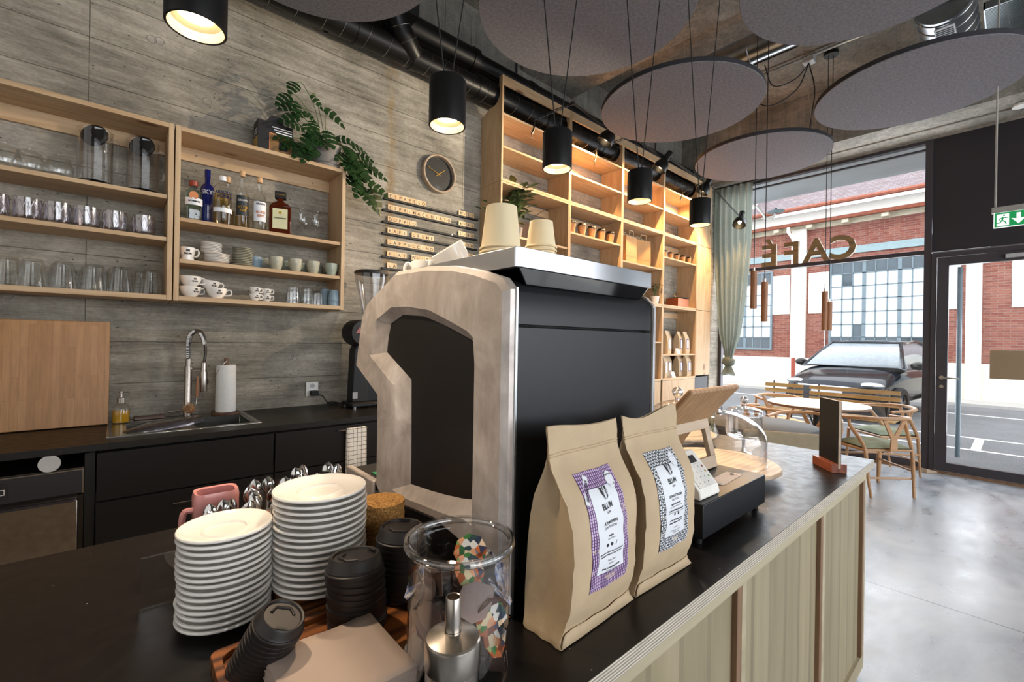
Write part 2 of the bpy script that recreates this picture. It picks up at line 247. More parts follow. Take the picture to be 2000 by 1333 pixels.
n = reg('printed_foil_blue'); vo = n.n('TexVoronoi'); vo.inputs['Scale'].default_value = 210; n.l(n.coord(), vo.inputs['Vector']); sx = n.n('SeparateColor'); n.l(vo.outputs['Color'], sx.inputs[0]); n.base(n.ramp(sx.outputs[0], [(0.0, '#23284a'), (0.3, '#6f86b8'), (0.55, '#cdd3e0'), (0.8, '#8f6a4a'), (1.0, '#e6e4e4')])); n.set(0.3)
glass('clear_glass', (.98, .985, .985), base=0.055, edge=0.66, power=2.6, edge_tint=(.80, .81, .81)); glass('thick_glass', (0.975, 0.975, 0.975), edge=0.75, base=0.03, power=2.6, edge_tint=(.74, .74, .74)); glass('window_glass', (0.97, 0.98, 0.985), edge=0.5, base=0.02, power=4); glass('teal_glass', (0.72, 0.88, 0.88), edge=0.6, base=0.08); glass('crystal_glass', (0.90, 0.88, 0.90), edge=0.7, base=0.10, power=1.6, rough=0.05)
glass('rim_glass', (.93, .93, .93), edge=.8, base=.10, power=1.5, edge_tint=(.35, .35, .35)); glass('smoke_plastic', (0.80, 0.80, 0.81), edge=0.5, base=0.08, rough=0.1); glass('liquor', (0.88, 0.74, 0.40), edge=0.5, base=0.05)
emit('lamp_glow', '#ffdca8', 22.0); emit('reflector_glow', '#ffcf90', 3.2); emit('sign_green', '#0f9a52', 0.9); emit('sign_white', '#f4f7f4', 1.2)
flat('exit_housing', '#9b9890', 0.5)
flat('brass_reflector', '#f1e2cc', 0.3, 0.3); flat('box_photo', '#7d5a2c', 0.5, var=0.3, scale=25); wood('walnut_letter', '#66543a', '#8a7450', 'y', 2.0, 0.5); flat('oak_notice', '#8f7a5e', 0.7, var=0.05, scale=4); flat('natural_cord', '#b69c74', 0.85, var=0.12, scale=60, bump=0.4); flat('grey_top', '#54585d', 0.7, var=0.03, spec=0.25)
flat('sticker_pale', '#e0d0c6', 0.6); flat('table_white', '#d9d6cf', 0.4, var=0.02)
# ------------------------------------------------------------------ geometry helpers
T = Matrix.Translation
def R(a, ax='Z'): return Matrix.Rotation(a, 4, ax)
def S(x, y=None, z=None):
    y = x if y is None else y; z = x if z is None else z
    return Matrix.Diagonal((x, y, z, 1))
class MB:
    """collects shapes; build() links them as ONE mesh object"""
    def __init__(s): s.v = []; s.f = []; s.mi = []; s.M = Matrix.Identity(4); s.k = 0
    def mat(s, k): s.k = k; return s
    def at(s, Mx): s.M = Mx; return s
    def add(s, vs, fs):
        o = len(s.v); s.v += [tuple(s.M @ Vector(p)) for p in vs]
        s.f += [tuple(i+o for i in f) for f in fs]; s.mi += [s.k]*len(fs); return s
    def box(s, x0, x1, y0, y1, z0, z1):
        v = [(x0, y0, z0), (x1, y0, z0), (x1, y1, z0), (x0, y1, z0), (x0, y0, z1), (x1, y0, z1), (x1, y1, z1), (x0, y1, z1)]
        return s.add(v, [(3, 2, 1, 0), (4, 5, 6, 7), (0, 1, 5, 4), (1, 2, 6, 5), (2, 3, 7, 6), (3, 0, 4, 7)])
    def quad(s, *p): return s.add(p, [tuple(range(len(p)))])
    def lathe(s, prof, n=32, c=(0, 0, 0), cap0=False, cap1=False, closed=False, sweep=None):
        """prof: (r, z); sweep: optional list (dx, dy) per ring"""
        vs = []; fs = []
        for j, (r, z) in enumerate(prof):
            for i in range(n):
                a = 2*PI*i/n; vs.append((c[0]+r*math.cos(a), c[1]+r*math.sin(a), c[2]+z))
        m = len(prof)
        for j in range(m if closed else m-1):
            j2 = (j+1) % m
            for i in range(n): fs.append((j*n+i, j*n+(i+1) % n, j2*n+(i+1) % n, j2*n+i))
        if cap0: fs.append(tuple(reversed(range(n))))
        if cap1: fs.append(tuple(range((m-1)*n, m*n)))
        return s.add(vs, fs)
    def cyl(s, c, r, z0, z1, n=24, r2=None): return s.lathe([(r, z0), (r if r2 is None else r2, z1)], n, c, True, True)
    def tube(s, pts, r, n=8, cap=True, closed=False):
        pts = [Vector(p) for p in pts]; m = len(pts); vs = []; fs = []; rs = r if isinstance(r, (list, tuple)) else [r]*m
        up = None
        for j, p in enumerate(pts):
            a = pts[(j-1) % m] if (closed or j > 0) else p; b = pts[(j+1) % m] if (closed or j < m-1) else p
            t = (b-a).normalized() if (b-a).length > 1e-9 else Vector((0, 0, 1))
            if up is None: up = Vector((0, 0, 1)) if abs(t.z) < 0.9 else Vector((1, 0, 0))
            u = (up - t*up.dot(t)); u = u.normalized() if u.length > 1e-6 else t.orthogonal().normalized(); up = u; w_ = t.cross(u)
            for i in range(n):
                q = 2*PI*i/n; vs.append(tuple(p + (u*math.cos(q)+w_*math.sin(q))*rs[j]))
        for j in range(m if closed else m-1):
            j2 = (j+1) % m
            for i in range(n): fs.append((j*n+i, j*n+(i+1) % n, j2*n+(i+1) % n, j2*n+i))
        if cap and not closed: fs.append(tuple(reversed(range(n)))); fs.append(tuple(range((m-1)*n, m*n)))
        return s.add(vs, fs)
    def prism(s, poly, d0, d1, plane='xz'):
        """closed outline extruded along the third axis from d0 to d1"""
        n = len(poly); P = {'xz': lambda a, b, d: (a, d, b), 'yz': lambda a, b, d: (d, a, b), 'xy': lambda a, b, d: (a, b, d)}[plane]
        vs = [P(a, b, d0) for a, b in poly]+[P(a, b, d1) for a, b in poly]
        fs = [tuple(range(n)), tuple(reversed(range(n, 2*n)))]+[(i, i+n, (i+1) % n+n, (i+1) % n) for i in range(n)]
        return s.add(vs, fs)
    def ring(s, outer, inner, d0, d1, plane='xz', d0i=None):
        """frame between two outlines with the same number of points; d0i: depth of the inner edge at the d0 side"""
        n = len(outer); P = {'xz': lambda a, b, d: (a, d, b), 'yz': lambda a, b, d: (d, a, b), 'xy': lambda a, b, d: (a, b, d)}[plane]
        i0 = d0 if d0i is None else d0i
        vs = [P(a, b, d0) for a, b in outer]+[P(a, b, i0) for a, b in inner]+[P(a, b, d1) for a, b in outer]+[P(a, b, d1) for a, b in inner]
        fs = []
        for i in range(n):
            j = (i+1) % n
            fs += [(i, j, n+j, n+i), (2*n+j, 2*n+i, 3*n+i, 3*n+j), (j, i, 2*n+i, 2*n+j), (n+i, n+j, 3*n+j, 3*n+i)]
        return s.add(vs, fs)
    def sphere(s, c, r, n=16, sc=(1, 1, 1)):
        pr = [(r*math.sin(PI*j/(n//2)), -r*math.cos(PI*j/(n//2))) for j in range(n//2+1)]
        pr[0] = (1e-5, -r); pr[-1] = (1e-5, r)
        old = s.M; s.M = old @ T(c) @ S(*sc); s.lathe(pr, n); s.M = old; return s
    def torus(s, c, r, a, n=32, m=8):
        return s.lathe([(r+a*math.cos(2*PI*j/m), a*math.sin(2*PI*j/m)) for j in range(m)], n, c, closed=True)
    def grid(s, nu, nv, fn):
        vs = [fn(i/(nu-1), j/(nv-1)) for j in range(nv) for i in range(nu)]
        return s.add(vs, [(j*nu+i, j*nu+i+1, (j+1)*nu+i+1, (j+1)*nu+i) for j in range(nv-1) for i in range(nu-1)])
    def text(s, string, size, depth=0.0006, align='CENTER', bold=0.0, ay='CENTER'):
        key = (string, size, depth, align, bold, ay)
        if key not in TXT:
            cu = bpy.data.curves.new('text', 'FONT'); cu.body = string; cu.size = size; cu.extrude = depth/2; cu.align_x = align; cu.align_y = ay; cu.resolution_u = 3; cu.offset = bold
            o = bpy.data.objects.new('text', cu); COL.objects.link(o); dg = bpy.context.evaluated_depsgraph_get(); me = o.evaluated_get(dg).to_mesh()
            TXT[key] = ([tuple(v.co) for v in me.vertices], [tuple(p.vertices) for p in me.polygons])
            o.evaluated_get(dg).to_mesh_clear(); bpy.data.objects.remove(o); bpy.data.curves.remove(cu)
        return s.add(*TXT[key])
    def build(s, name, mats, parent=None, smooth=True, bevel=0.0, angle=38, solid=0.0, sub=0, loc=None, fix=True):
        me = bpy.data.meshes.new(name); me.from_pydata(s.v, [], s.f)
        mats = mats if isinstance(mats, (list, tuple)) else [mats]
        for m_ in mats: me.materials.append(M(m_))
        me.polygons.foreach_set('material_index', s.mi)
        if fix:
            b = bmesh.new(); b.from_mesh(me); bmesh.ops.recalc_face_normals(b, faces=b.faces); b.to_mesh(me); b.free()
        if smooth:
            me.polygons.foreach_set('use_smooth', [True]*len(me.polygons)); me.set_sharp_from_angle(angle=math.radians(angle))
        me.update(); o = bpy.data.objects.new(name, me); COL.objects.link(o)
        if parent is not None: o.parent = parent
        if loc is not None: o.location = loc
        if solid:
            q = o.modifiers.new('thickness', 'SOLIDIFY'); q.thickness = solid; q.offset = 0
        if bevel:
            q = o.modifiers.new('bevel', 'BEVEL'); q.width = bevel; q.segments = 2; q.limit_method = 'ANGLE'; q.angle_limit = math.radians(40)
        if sub:
            q = o.modifiers.new('sub', 'SUBSURF'); q.levels = sub; q.render_levels = sub
        return o
TXT = {}
def tag(o, label, cat, group=None, kind=None):
    o['label'] = label; o['category'] = cat
    if group: o['group'] = group
    if kind: o['kind'] = kind
    return o
def thing(name, label, cat, loc=(0, 0, 0), rz=0.0, group=None):
    o = bpy.data.objects.new(name, None); COL.objects.link(o); o.empty_display_size = 0.05
    o.location = loc; o.rotation_euler = (0, 0, rz); return tag(o, label, cat, group)
def struct(o): o['kind'] = 'structure'; return o
def kids(o): return list(o.children)
def dup(root, loc, rz=None, label=None, group=None, scale=None, rot=None):
    def cp(o, par):
        c = o.copy(); COL.objects.link(c)
        if par is not None: c.parent = par
        for ch in kids(o): cp(ch, c)
        return c
    r = cp(root, None); r.location = loc
    if rz is not None: r.rotation_euler = (0, 0, rz)
    if rot is not None: r.rotation_euler = rot
    if scale is not None: r.scale = scale
    if label: r['label'] = label
    if group: r['group'] = group
    return r
ORD = ['topmost', 'second from the top', 'third from the top', 'fourth from the top', 'fifth from the top', 'sixth from the top', 'seventh from the top', 'eighth from the top', 'ninth from the top', 'tenth from the top', 'eleventh from the top', 'twelfth from the top', 'thirteenth from the top', 'fourteenth from the top', 'fifteenth from the top', 'sixteenth from the top', 'seventeenth from the top', 'eighteenth from the top', 'nineteenth from the top', 'twentieth from the top']
NTH = ['first', 'second', 'third', 'fourth', 'fifth', 'sixth', 'seventh', 'eighth', 'ninth', 'tenth']
def rank(i, n):
    if i == n-1: return 'lowest'
    if i < 20 and i <= n//2+1: return ORD[i]
    return {n-2: 'second from the bottom', n-3: 'third from the bottom', n-4: 'fourth from the bottom', n-5: 'fifth from the bottom', n-6: 'sixth from the bottom', n-7: 'seventh from the bottom', n-8: 'eighth from the bottom', n-9: 'ninth from the bottom', n-10: 'tenth from the bottom', n-11: 'eleventh from the bottom', n-12: 'twelfth from the bottom', n-13: 'thirteenth from the bottom', n-14: 'fourteenth from the bottom'}.get(i, ORD[min(i, 19)])
def spline(pts, n=6):
    """Catmull-Rom through points"""
    P = [Vector(p) for p in pts]; P = [P[0]*2-P[1]]+P+[P[-1]*2-P[-2]]; out = []
    for i in range(1, len(P)-2):
        for k in range(n):
            t = k/n; a, b, c, d = P[i-1:i+3]
            out.append(tuple(0.5*((2*b)+(c-a)*t+(2*a-5*b+4*c-d)*t*t+(3*b-a-3*c+d)*t**3)))
    out.append(tuple(P[-2])); return out
# ------------------------------------------------------------------ the room
W = 3.33; WX = 6.95; CZ = 4.45
def wall_box(name, mat, *b): return struct(MB().box(*b).build(name, mat, smooth=False))
wall_box('floor', 'polished_concrete', -2.6, 7.0, -4.2, 3.6, -0.12, 0.0)
wall_box('wall_back', 'board_concrete', -2.6, 7.15, W, W+0.2, 0.0, 3.80)
wall_box('wall_back_upper', 'vertical_board_concrete', -2.6, 7.15, W, W+0.2, 3.80, CZ)
wall_box('wall_left', 'board_concrete', -2.8, -2.6, -4.2, W+0.2, 0.0, CZ)
wall_box('ceiling', 'ceiling_concrete', -2.6, 7.15, -4.2, W+0.2, CZ, CZ+0.25)
b = MB(); b.box(3.0, 3.78, -4.2, W, 4.12, CZ); struct(b.build('trim_1', 'ceiling_concrete', smooth=False))
b = MB(); b.box(0.2, 0.95, -4.2, W, 4.12, CZ); struct(b.build('trim_2', 'ceiling_concrete', smooth=False))
b = MB(); b.box(6.25, 7.05, -4.2, W, 3.78, CZ); b.box(6.58, 6.62, -4.2, W, 3.765, 3.78); struct(b.build('trim_3', 'ceiling_concrete', smooth=False))
tie = MB()
for x, z in ((.79, 3.60), (1.66, 3.39), (.40, 2.85), (2.19, 2.77), (.90, 1.27), (.93, 1.265), (-.41, 1.59), (.13, 3.11), (.165, 3.115), (.04, 1.365), (.07, 1.365), (-1.0, 2.9)):
    tie.at(T((x, W-.0008, z)) @ R(PI/2, 'X')).torus((0, 0, 0), .022, .0016, 24, 5)
struct(tie.build('trim_6', 'grey_pot'))
# pier at the end of the tall shelf
wall_box('wall_pier', 'board_concrete', 6.63, 7.1, 3.05, W, 0.0, 3.78)
# window wall
def frame(b, x, y0, y1, z0, z1, t, d=0.07):
    """rectangular frame in the x = const plane"""
    b.box(x-d/2, x+d/2, y0, y0+t, z0, z1); b.box(x-d/2, x+d/2, y1-t, y1, z0, z1)
    b.box(x-d/2, x+d/2, y0+t, y1-t, z0, z0+t); b.box(x-d/2, x+d/2, y0+t, y1-t, z1-t, z1); return b
win = MB(); X = WX+0.02
win.box(X-.04, X+.04, 0.655, 0.72, 0.02, 3.78); win.box(X-.04, X+.04, 3.0, 3.07, 0.02, 3.78)
win.box(X-.04, X+.04, 0.72, 3.0, 0.02, 0.10); win.box(X-.035, X+.035, 0.72, 3.0, 2.47, 2.52); win.box(X-.02, X+.02, 0.72, 3.0, 3.67, 3.69); win.box(X-.04, X+.04, 0.72, 3.0, 3.745, 3.78)
w1 = struct(win.build('window_1', 'anthracite_metal', bevel=0.003))
MB().box(X-.004, X+.004, 0.72, 3.0, 0.10, 2.47).build('pane', 'window_glass', w1, smooth=False)
MB().box(X-.004, X+.004, 0.72, 3.0, 2.52, 3.745).build('pane', 'window_glass', w1, smooth=False)
# dark infill above and beside the door
hd = MB(); hd.box(WX, WX+.12, -4.2, 0.655, 2.49, 3.80); hd.box(WX, WX+.1, -4.2, -0.95, 0, 2.49)
struct(hd.build('wall_window', 'anthracite_panel', smooth=False))
# door
dr = MB(); dr.box(X-.05, X+.05, 0.61, 0.655, 0.02, 2.47); dr.box(X-.05, X+.05, -0.95, -0.89, 0.02, 2.47); dr.box(X-.05, X+.05, -0.89, 0.61, 2.42, 2.47)
d1 = struct(dr.build('door_1', 'anthracite_metal', bevel=0.003))
lf = MB(); frame(lf, X-.03, -0.88, 0.605, 0.03, 2.415, 0.095, 0.06); lf.build('door_leaf', 'anthracite_metal', d1, bevel=0.003)
MB().box(X-.034, X-.026, -0.785, 0.51, 0.125, 2.32).build('pane', 'window_glass', d1, smooth=False)
hn = MB(); hn.at(T((X-.065, 0.555, 1.07)) @ R(PI/2, 'Y')).cyl((0, 0, 0), 0.022, -0.006, 0.008); hn.at(Matrix.Identity(4)).tube([(X-.07, .555, 1.07), (X-.11, .555, 1.07), (X-.115, .53, 1.07), (X-.115, .42, 1.068)], 0.0095, 10); hn.build('handle', 'brushed_steel', d1)
hk = MB().at(T((X-.065, 0.555, 0.97)) @ R(PI/2, 'Y')).cyl((0, 0, 0), 0.018, -0.006, 0.006); hk.build('lock_plate', 'brushed_steel', d1)
dc = MB().box(X-.10, X-.06, -0.4, 0.09, 2.345, 2.385); dc.build('door_closer', 'silver_plastic', d1, bevel=0.004)
pl = MB().tube([(X+.09, 0.43, 0.18), (X+.09, 0.43, 2.31)], 0.022, 12); pl.build('pull_bar', 'steel_frame', d1)
struct(MB().box(WX-.06, WX+.14, -1.0, 3.05, 0.0, 0.02).build('trim_4', 'oak_strip', smooth=False))
# assumed front glazing, unseen, on the side the camera stands (daylight source)
fr = MB()
for x in (-0.6, 1.3, 3.2, 5.1, 6.9): fr.box(x-.04, x+.04, -3.95, -3.87, 0.8, 3.3)
wall_box('wall_front', 'board_concrete', -2.6, 7.0, -4.1, -3.9, 0, 0.8); wall_box('wall_front_upper', 'board_concrete', -2.6, 7.0, -4.1, -3.9, 3.3, CZ); wall_box('wall_front_left', 'board_concrete', -2.6, -0.6, -4.1, -3.9, 0.8, 3.3)
fr.box(-0.6, 7.0, -3.95, -3.87, 0.78, 0.84); fr.box(-0.6, 7.0, -3.95, -3.87, 3.26, 3.32); struct(fr.build('window_2', 'anthracite_metal', smooth=False))
# ------------------------------------------------------------------ street
struct(MB().box(7.0, 60, -30, 30, -0.14, -0.02).build('road', 'asphalt', smooth=False))
struct(MB().box(15.6, 17.0, -25, 25, -0.02, 0.05).build('pavement', 'pavement_concrete', smooth=False))
struct(MB().box(7.14, 9.0, -14, 14, 4.06, 4.3).build('canopy', 'soffit_grey', smooth=False))
rp = MB(); 
rp.box(8.9, 9.0, -4, 1.7, -0.02, -0.015); rp.box(10.1, 10.2, -6, 3.2, -0.02, -0.015); rp.box(9.0, 10.1, 0.32, 0.42, -0.02, -0.015); rp.box(13.6, 13.7, -6, 8, -0.02, -0.015)
struct(rp.build('road_marking', 'road_paint', smooth=False))
FX = 17.0
bd = thing('brick_building', 'long red brick factory building across the street with white plinth and tiled roof', 'building', (FX, 0, 0))
w_ = MB(); w_.box(0, 0.4, -14, 20, 1.0, 5.4); w_.build('brick_wall', 'brickwork', bd, smooth=False)
MB().box(-0.08, 0.4, -14, 20, 0.05, 1.0).build('plinth', 'plinth_plaster', bd, smooth=False)
MB().add([(-0.75, -14, 5.80), (-0.75, 20, 5.80), (4.5, 20, 9.6), (4.5, -14, 9.6), (-0.75, -14, 5.70), (-0.75, 20, 5.70), (4.5, 20, 9.5), (4.5, -14, 9.5)], [(0, 1, 2, 3), (7, 6, 5, 4), (0, 4, 5, 1), (1, 5, 6, 2), (2, 6, 7, 3), (3, 7, 4, 0)]).build('roof', 'roof_tile', bd, smooth=False)
MB().tube([(-0.8, -14, 5.76), (-0.8, 20, 5.76)], 0.07, 8).build('gutter', 'copper_gutter', bd); MB().tube([(-0.42, -14, 5.36), (-0.42, 20, 5.36)], 0.06, 8).build('gutter', 'copper_gutter', bd)
MB().box(-0.35, 0.0, -14, 20, 5.42, 5.72).build('clerestory_band', 'render_white', bd, smooth=False)
for k in range(12):
    y = -3.2+k*0.95; MB().box(-0.38, 0.0, y, y+0.16, 5.20, 5.32).build('rafter_end', 'rafter_cream', bd, smooth=False)
MB().box(-0.02, 0.0, -14, 20, 5.22, 5.38).build('eaves_board', 'rafter_cream', bd, smooth=False)
for y in (4.62, 0.62): MB().box(-0.12, 0.0, y, y+0.42 if y > 1 else y+0.30, 0.05, 5.25).build('pilaster', 'render_white', bd, smooth=False)
for y0, y1 in ((5.10, 5.62), (3.98, 4.55), (1.02, 1.70), (-0.6, 0.10)): MB().box(-0.03, 0.0, y0, y1, 2.46, 3.78).build('blank_panel', 'render_white', bd, smooth=False)
MB().box(-0.05, 0.0, -6, 12, 4.28, 4.50).build('lintel', 'teal_lintel', bd, smooth=False)
def fwindow(y0, y1, z0, z1, ny, nz, posts):
    f = MB(); f.box(-0.06, 0.0, y0-.06, y0, z0-.06, z1+.06); f.box(-0.06, 0.0, y1, y1+.06, z0-.06, z1+.06); f.box(-.06, 0, y0, y1, z0-.06, z0); f.box(-.06, 0, y0, y1, z1, z1+.06)
    for i in range(1, ny): y = y0+(y1-y0)*i/ny; t = 0.045 if i in posts else 0.014; f.box(-.05, 0.0, y-t, y+t, z0, z1)
    for j in range(1, nz): z = z0+(z1-z0)*j/nz; f.box(-.05, 0.0, y0, y1, z-.012, z+.012)
    o = f.build('window_frame', 'steel_frame', bd, smooth=False)
    g = MB()
    for i in range(ny):
        for j in range(nz):
            a = y0+(y1-y0)*i/ny; c = y0+(y1-y0)*(i+1)/ny; d = z0+(z1-z0)*j/nz; e = z0+(z1-z0)*(j+1)/nz
            g.mat(1 if j == 0 or (j == nz-1) or (i, j) == (ny-2, nz-2) or (i, j) == (ny-3, 1) else 0).box(-.03, -.02, a, c, d, e)
    g.build('panes', ['frosted_pane', 'dark_pane'], o, smooth=False)
fwindow(1.72, 3.92, 1.30, 4.05, 8, 7, (2, 5)); fwindow(5.68, 7.9, 1.30, 3.9, 8, 7, (3, 6)); fwindow(-3.4, -0.65, 1.30, 4.05, 9, 7, (3, 6))
dp = MB().tube([(-.42, 5.05, 5.30), (-.42, 5.05, 5.15), (-.14, 4.93, 4.85), (-.14, 4.93, 1.0)], 0.05, 8); dp.build('downpipe', 'render_white', bd)
MB().tube([(-.14, 4.93, 1.0), (-.14, 4.93, 0.06)], 0.06, 8).build('downpipe_foot', 'rust_pipe', bd)
for y in (4.08, 3.97): MB().tube([(-.03, y, 2.35), (-.03, y, 1.22)], 0.014, 6).build('conduit', 'zinc', bd)
MB().box(-.08, 0, 4.02, 4.14, 1.12, 1.26).build('meter_box', 'silver_plastic', bd)
dm = MB(); dm.box(-0.2, 1.6, 6.2, 7.5, 6.0, 7.3); dm.mat(1).prism([(6.05, 7.3), (7.65, 7.3), (6.85, 8.0)], -0.3, 2.4, 'yz'); dm.build('dormer', ['render_white', 'roof_tile'], bd, smooth=False)
for y in (6.35, 6.75): MB().box(-.23, -.19, y, y+.3, 6.35, 6.95).build('dormer_window', 'dark_pane', bd, smooth=False)
# hanging street lamp under the canopy
sl = thing('street_lamp', 'white gooseneck lamp fixed outside at the top left of the window', 'lamp', (8.6, 2.95, 3.6))
MB().tube([(.25, 0.35, .42), (0.1, .2, .3), (0, 0.02, 0.05), (0.0, -.06, .02), (0, -.13, .1)], 0.022, 8).build('arm', 'render_white', sl)
MB().lathe([(0.02, .14), (.03, .10), (.14, .08), (.13, .07), (.02, .06)], 20, (0, -.13, .06)).build('shade', 'teal_lintel', sl)
# car
def car():
    t = thing('car', 'dark grey compact crossover car parked facing the window across the street', 'car', (10.30, 2.42, -0.02), -0.12)
    L, Wd = 4.3, 0.92
    st = [(0.0, .38, .60, .70), (0.10, .28, .76, .80), (.45, .26, .88, .88), (1.0, .26, 1.00, .91), (1.25, .26, 1.05, .92), (2.9, .26, 1.05, .92), (3.9, .28, 1.03, .89), (4.25, .35, .95, .80), (4.3, .45, .80, .76)]
    body = MB(); vs = []; fs = []; K = 12
    for (x, zb, zt, hw) in st:
        for k in range(K):
            a = 2*PI*(k+.5)/K; cx_, sx_ = math.cos(a), math.sin(a); e = 0.45
            vs.append((x, hw*math.copysign(abs(cx_)**e, cx_), (zb+zt)/2+(zt-zb)/2*math.copysign(abs(sx_)**e, sx_)))
    for j in range(len(st)-1):
        for k in range(K): fs.append((j*K+k, j*K+(k+1) % K, (j+1)*K+(k+1) % K, (j+1)*K+k))
    fs.append(tuple(range(K))); fs.append(tuple(reversed(range((len(st)-1)*K, len(st)*K))))
    body.add(vs, fs); body.build('body', 'car_paint', t, sub=1)
    cb = MB(); s2 = [(1.05, .78, 1.02), (1.85, .62, 1.48), (2.7, .60, 1.52), (3.5, .60, 1.46), (4.15, .70, 1.02)]; vs = []
    for (x, hw, z) in s2: vs += [(x, -hw-.12, .98), (x, -hw, z), (x, hw, z), (x, hw+.12, .98)]
    fs = []
    for j in range(4):
        for k in range(3): fs.append((j*4+k, j*4+k+1, j*4+k+5, j*4+k+4))
    cb.add(vs, fs); cb.build('cabin', 'car_glass', t, solid=0.02)
    rf = MB(); rf.grid(6, 8, lambda u, v: (1.85+u*1.7, -.60+v*1.2, 1.50+.035*math.sin(PI*u)+.015*math.sin(PI*v))); rf.build('roof', 'car_paint', t, solid=.03)
    for s_ in (-1, 1):
        MB().tube([(1.08, s_*.86, 1.0), (1.85, s_*.62, 1.49), (2.7, s_*.61, 1.54), (3.55, s_*.61, 1.47), (4.15, s_*.8, 1.0)], 0.035, 6).build('roof_pillar', 'car_paint', t)
        MB().sphere((1.35, s_*1.02, 1.06), .13, 12, (.55, 1, .62)).build('wing_mirror', 'black_plastic', t)
        MB().sphere((0.22, s_*.62, .70), .2, 12, (.75, 1.05, .32)).build('headlamp', 'headlamp', t)
        for x in (0.78, 3.42):
            wh = MB().at(T((x, s_*.86, .33)) @ R(PI/2, 'X')); wh.lathe([(.22, -.10), (.31, -.10), (.335, -.06), (.335, .06), (.31, .10), (.22, .10)], 28, closed=True); o = wh.build('wheel', 'tyre', t)
            rm = MB().at(T((x, s_*.88, .33)) @ R(PI/2, 'X'))
            for q in range(5): rm.at(T((x, s_*.90, .33)) @ R(PI/2, 'X') @ R(q*2*PI/5)).box(-.03, .03, .03, .21, -.02, .02)
            rm.at(T((x, s_*.88, .33)) @ R(PI/2, 'X')).lathe([(.20, -.05), (.225, -.05), (.225, .05), (.20, .05)], 28, closed=True).cyl((0, 0, 0), .06, -.03, .03); rm.build('rim', 'alloy', o)
    gr = MB(); gr.box(-.03, .03, -.55, .55, .52, .66); gr.box(-.04, .04, -.45, .45, .34, .44); gr.build('grille', 'black_plastic', t)
    MB().box(-.045, -.02, -.5, .5, .64, .665).build('chrome_bar', 'chrome', t)
    MB().box(-.055, -.035, -.26, .26, .47, .58).build('number_plate', 'white_paper', t)
    return t
car()
# folding benches outside
def bench(loc, rz, w_, label):
    t = thing('folding_bench', label, 'bench', loc, rz, None)
    for k in range(3): MB().box(.0, .018, -w_/2, w_/2, .60+k*.085, .655+k*.085).build('back_slat', 'bench_slat', t, bevel=.003)
    for k in range(5): MB().box(-.42+k*.085, -.36+k*.085, -w_/2, w_/2, .44, .46).build('seat_slat', 'bench_slat', t, bevel=.003)
    for s_ in (-1, 1):
        y = s_*(w_/2-.12)
        f = MB(); f.tube([(.02, y, .86), (.02, y, .56), (-.05, y, .44), (-.40, y, -.0)], .012, 6); f.tube([(-.40, y, .43), (.05, y, .0)], .012, 6); f.tube([(-.42, y, .43), (.0, y, .43)], .012, 6); f.build('folding_frame', 'dark_steel', t)
    return t
bench((7.85, 1.55, -.02), 0.0, 1.05, 'slatted wooden folding bench outside the window, right of two')
bench((7.85, 2.42, -.02), 0.06, 0.52, 'short slatted wooden folding seat outside the window, left of two')
# ------------------------------------------------------------------ wall shelves
SF = 3.06                                # front plane of the two wall shelves
def wall_shelf(label, x0, x1, z0, z1, levels, rail=True):
    t = thing('wall_shelf', label, 'shelf', (x0, W, z0), 0, 'pine wall shelves above the sink'); w_ = x1-x0; h = z1-z0; d = W-SF
    for s_, a in ((0, 0), (1, w_-.024)): MB().box(a, a+.024, -d, 0, 0, h).build('side_panel', 'pine', t, bevel=.0015)
    MB().box(.024, w_-.024, -d, 0, h-.026, h-.002).build('top_board', 'pine_across', t, bevel=.0015); MB().box(.024, w_-.024, -d, 0, 0.002, .028).build('bottom_board', 'pine_across', t, bevel=.0015)
    for z in levels: MB().box(.026, w_-.026, -d+.006, -.002, z-z0-.022, z-z0).build('shelf_board', 'pine_across', t, bevel=.0015)
    r = MB().box(.024, w_-.024, -.02, 0, h-.105, h-.026); ro = r.build('hanging_rail', 'pine_across', t, bevel=.001)
    for x in (.12, w_-.14): MB().at(T((x, -.021, h-.065)) @ R(PI/2, 'X')).cyl((0, 0, 0), .006, -.003, .003, 12).build('screw', 'chrome', ro)
    return t
wall_shelf('left pine wall shelf with drinking glasses and carafes, cut by the picture edge', -1.05, 0.222, 1.592, 2.556, (1.935, 2.165))
wall_shelf('right pine wall shelf with bottles, cups and small plates', 0.228, 1.163, 1.592, 2.556, (1.825, 2.055))
# drinking glasses ----------------------------------------------------
def glass_mb(ro, rb, h, t=.002, base=.006, n=28): return MB().lathe([(0.0005, 0), (rb, 0), (rb+.001, .004), (ro, h), (ro-t, h), (rb-t, base), (.0005, base)], n)
def put(mb, name, mats, label, cat, loc, group=None, rz=0, **k):
    o = mb.build(name, mats, **k); o.location = loc; o.rotation_euler.z = rz; return tag(o, label, cat, group)
Z1, Z2, Z3 = 1.620, 1.935, 2.165
tum = None
for i, x in enumerate((-.385, -.305, -.20, -.09, .015, .137)):
    if tum is None:
        tum = put(MB().lathe([(0.0005, 0.135), (.033, .135), (.038, .128), (.051, .003), (.0515, 0), (.049, 0), (.0355, .126), (.0005, .130)], 28), 'tall_tumbler', 'clear_glass', '', 'glass', (x, 3.13, Z1), 'upturned tall tumblers on the lowest left shelf'); o = tum
    else: o = tum.copy(); COL.objects.link(o); o.location = (x, 3.13, Z1)
    o['label'] = 'upside-down tall tumbler in the front row of the lowest left shelf, %s from the left' % NTH[i]
for i, x in enumerate((-.33, -.22, -.11, -.01, .10)):
    o = tum.copy(); COL.objects.link(o); o.location = (x, 3.24, Z1); o['group'] = 'tumblers in the rear row'; o['label'] = 'clear tumbler in the rear row of the lowest left shelf, %s from the post' % NTH[4-i]
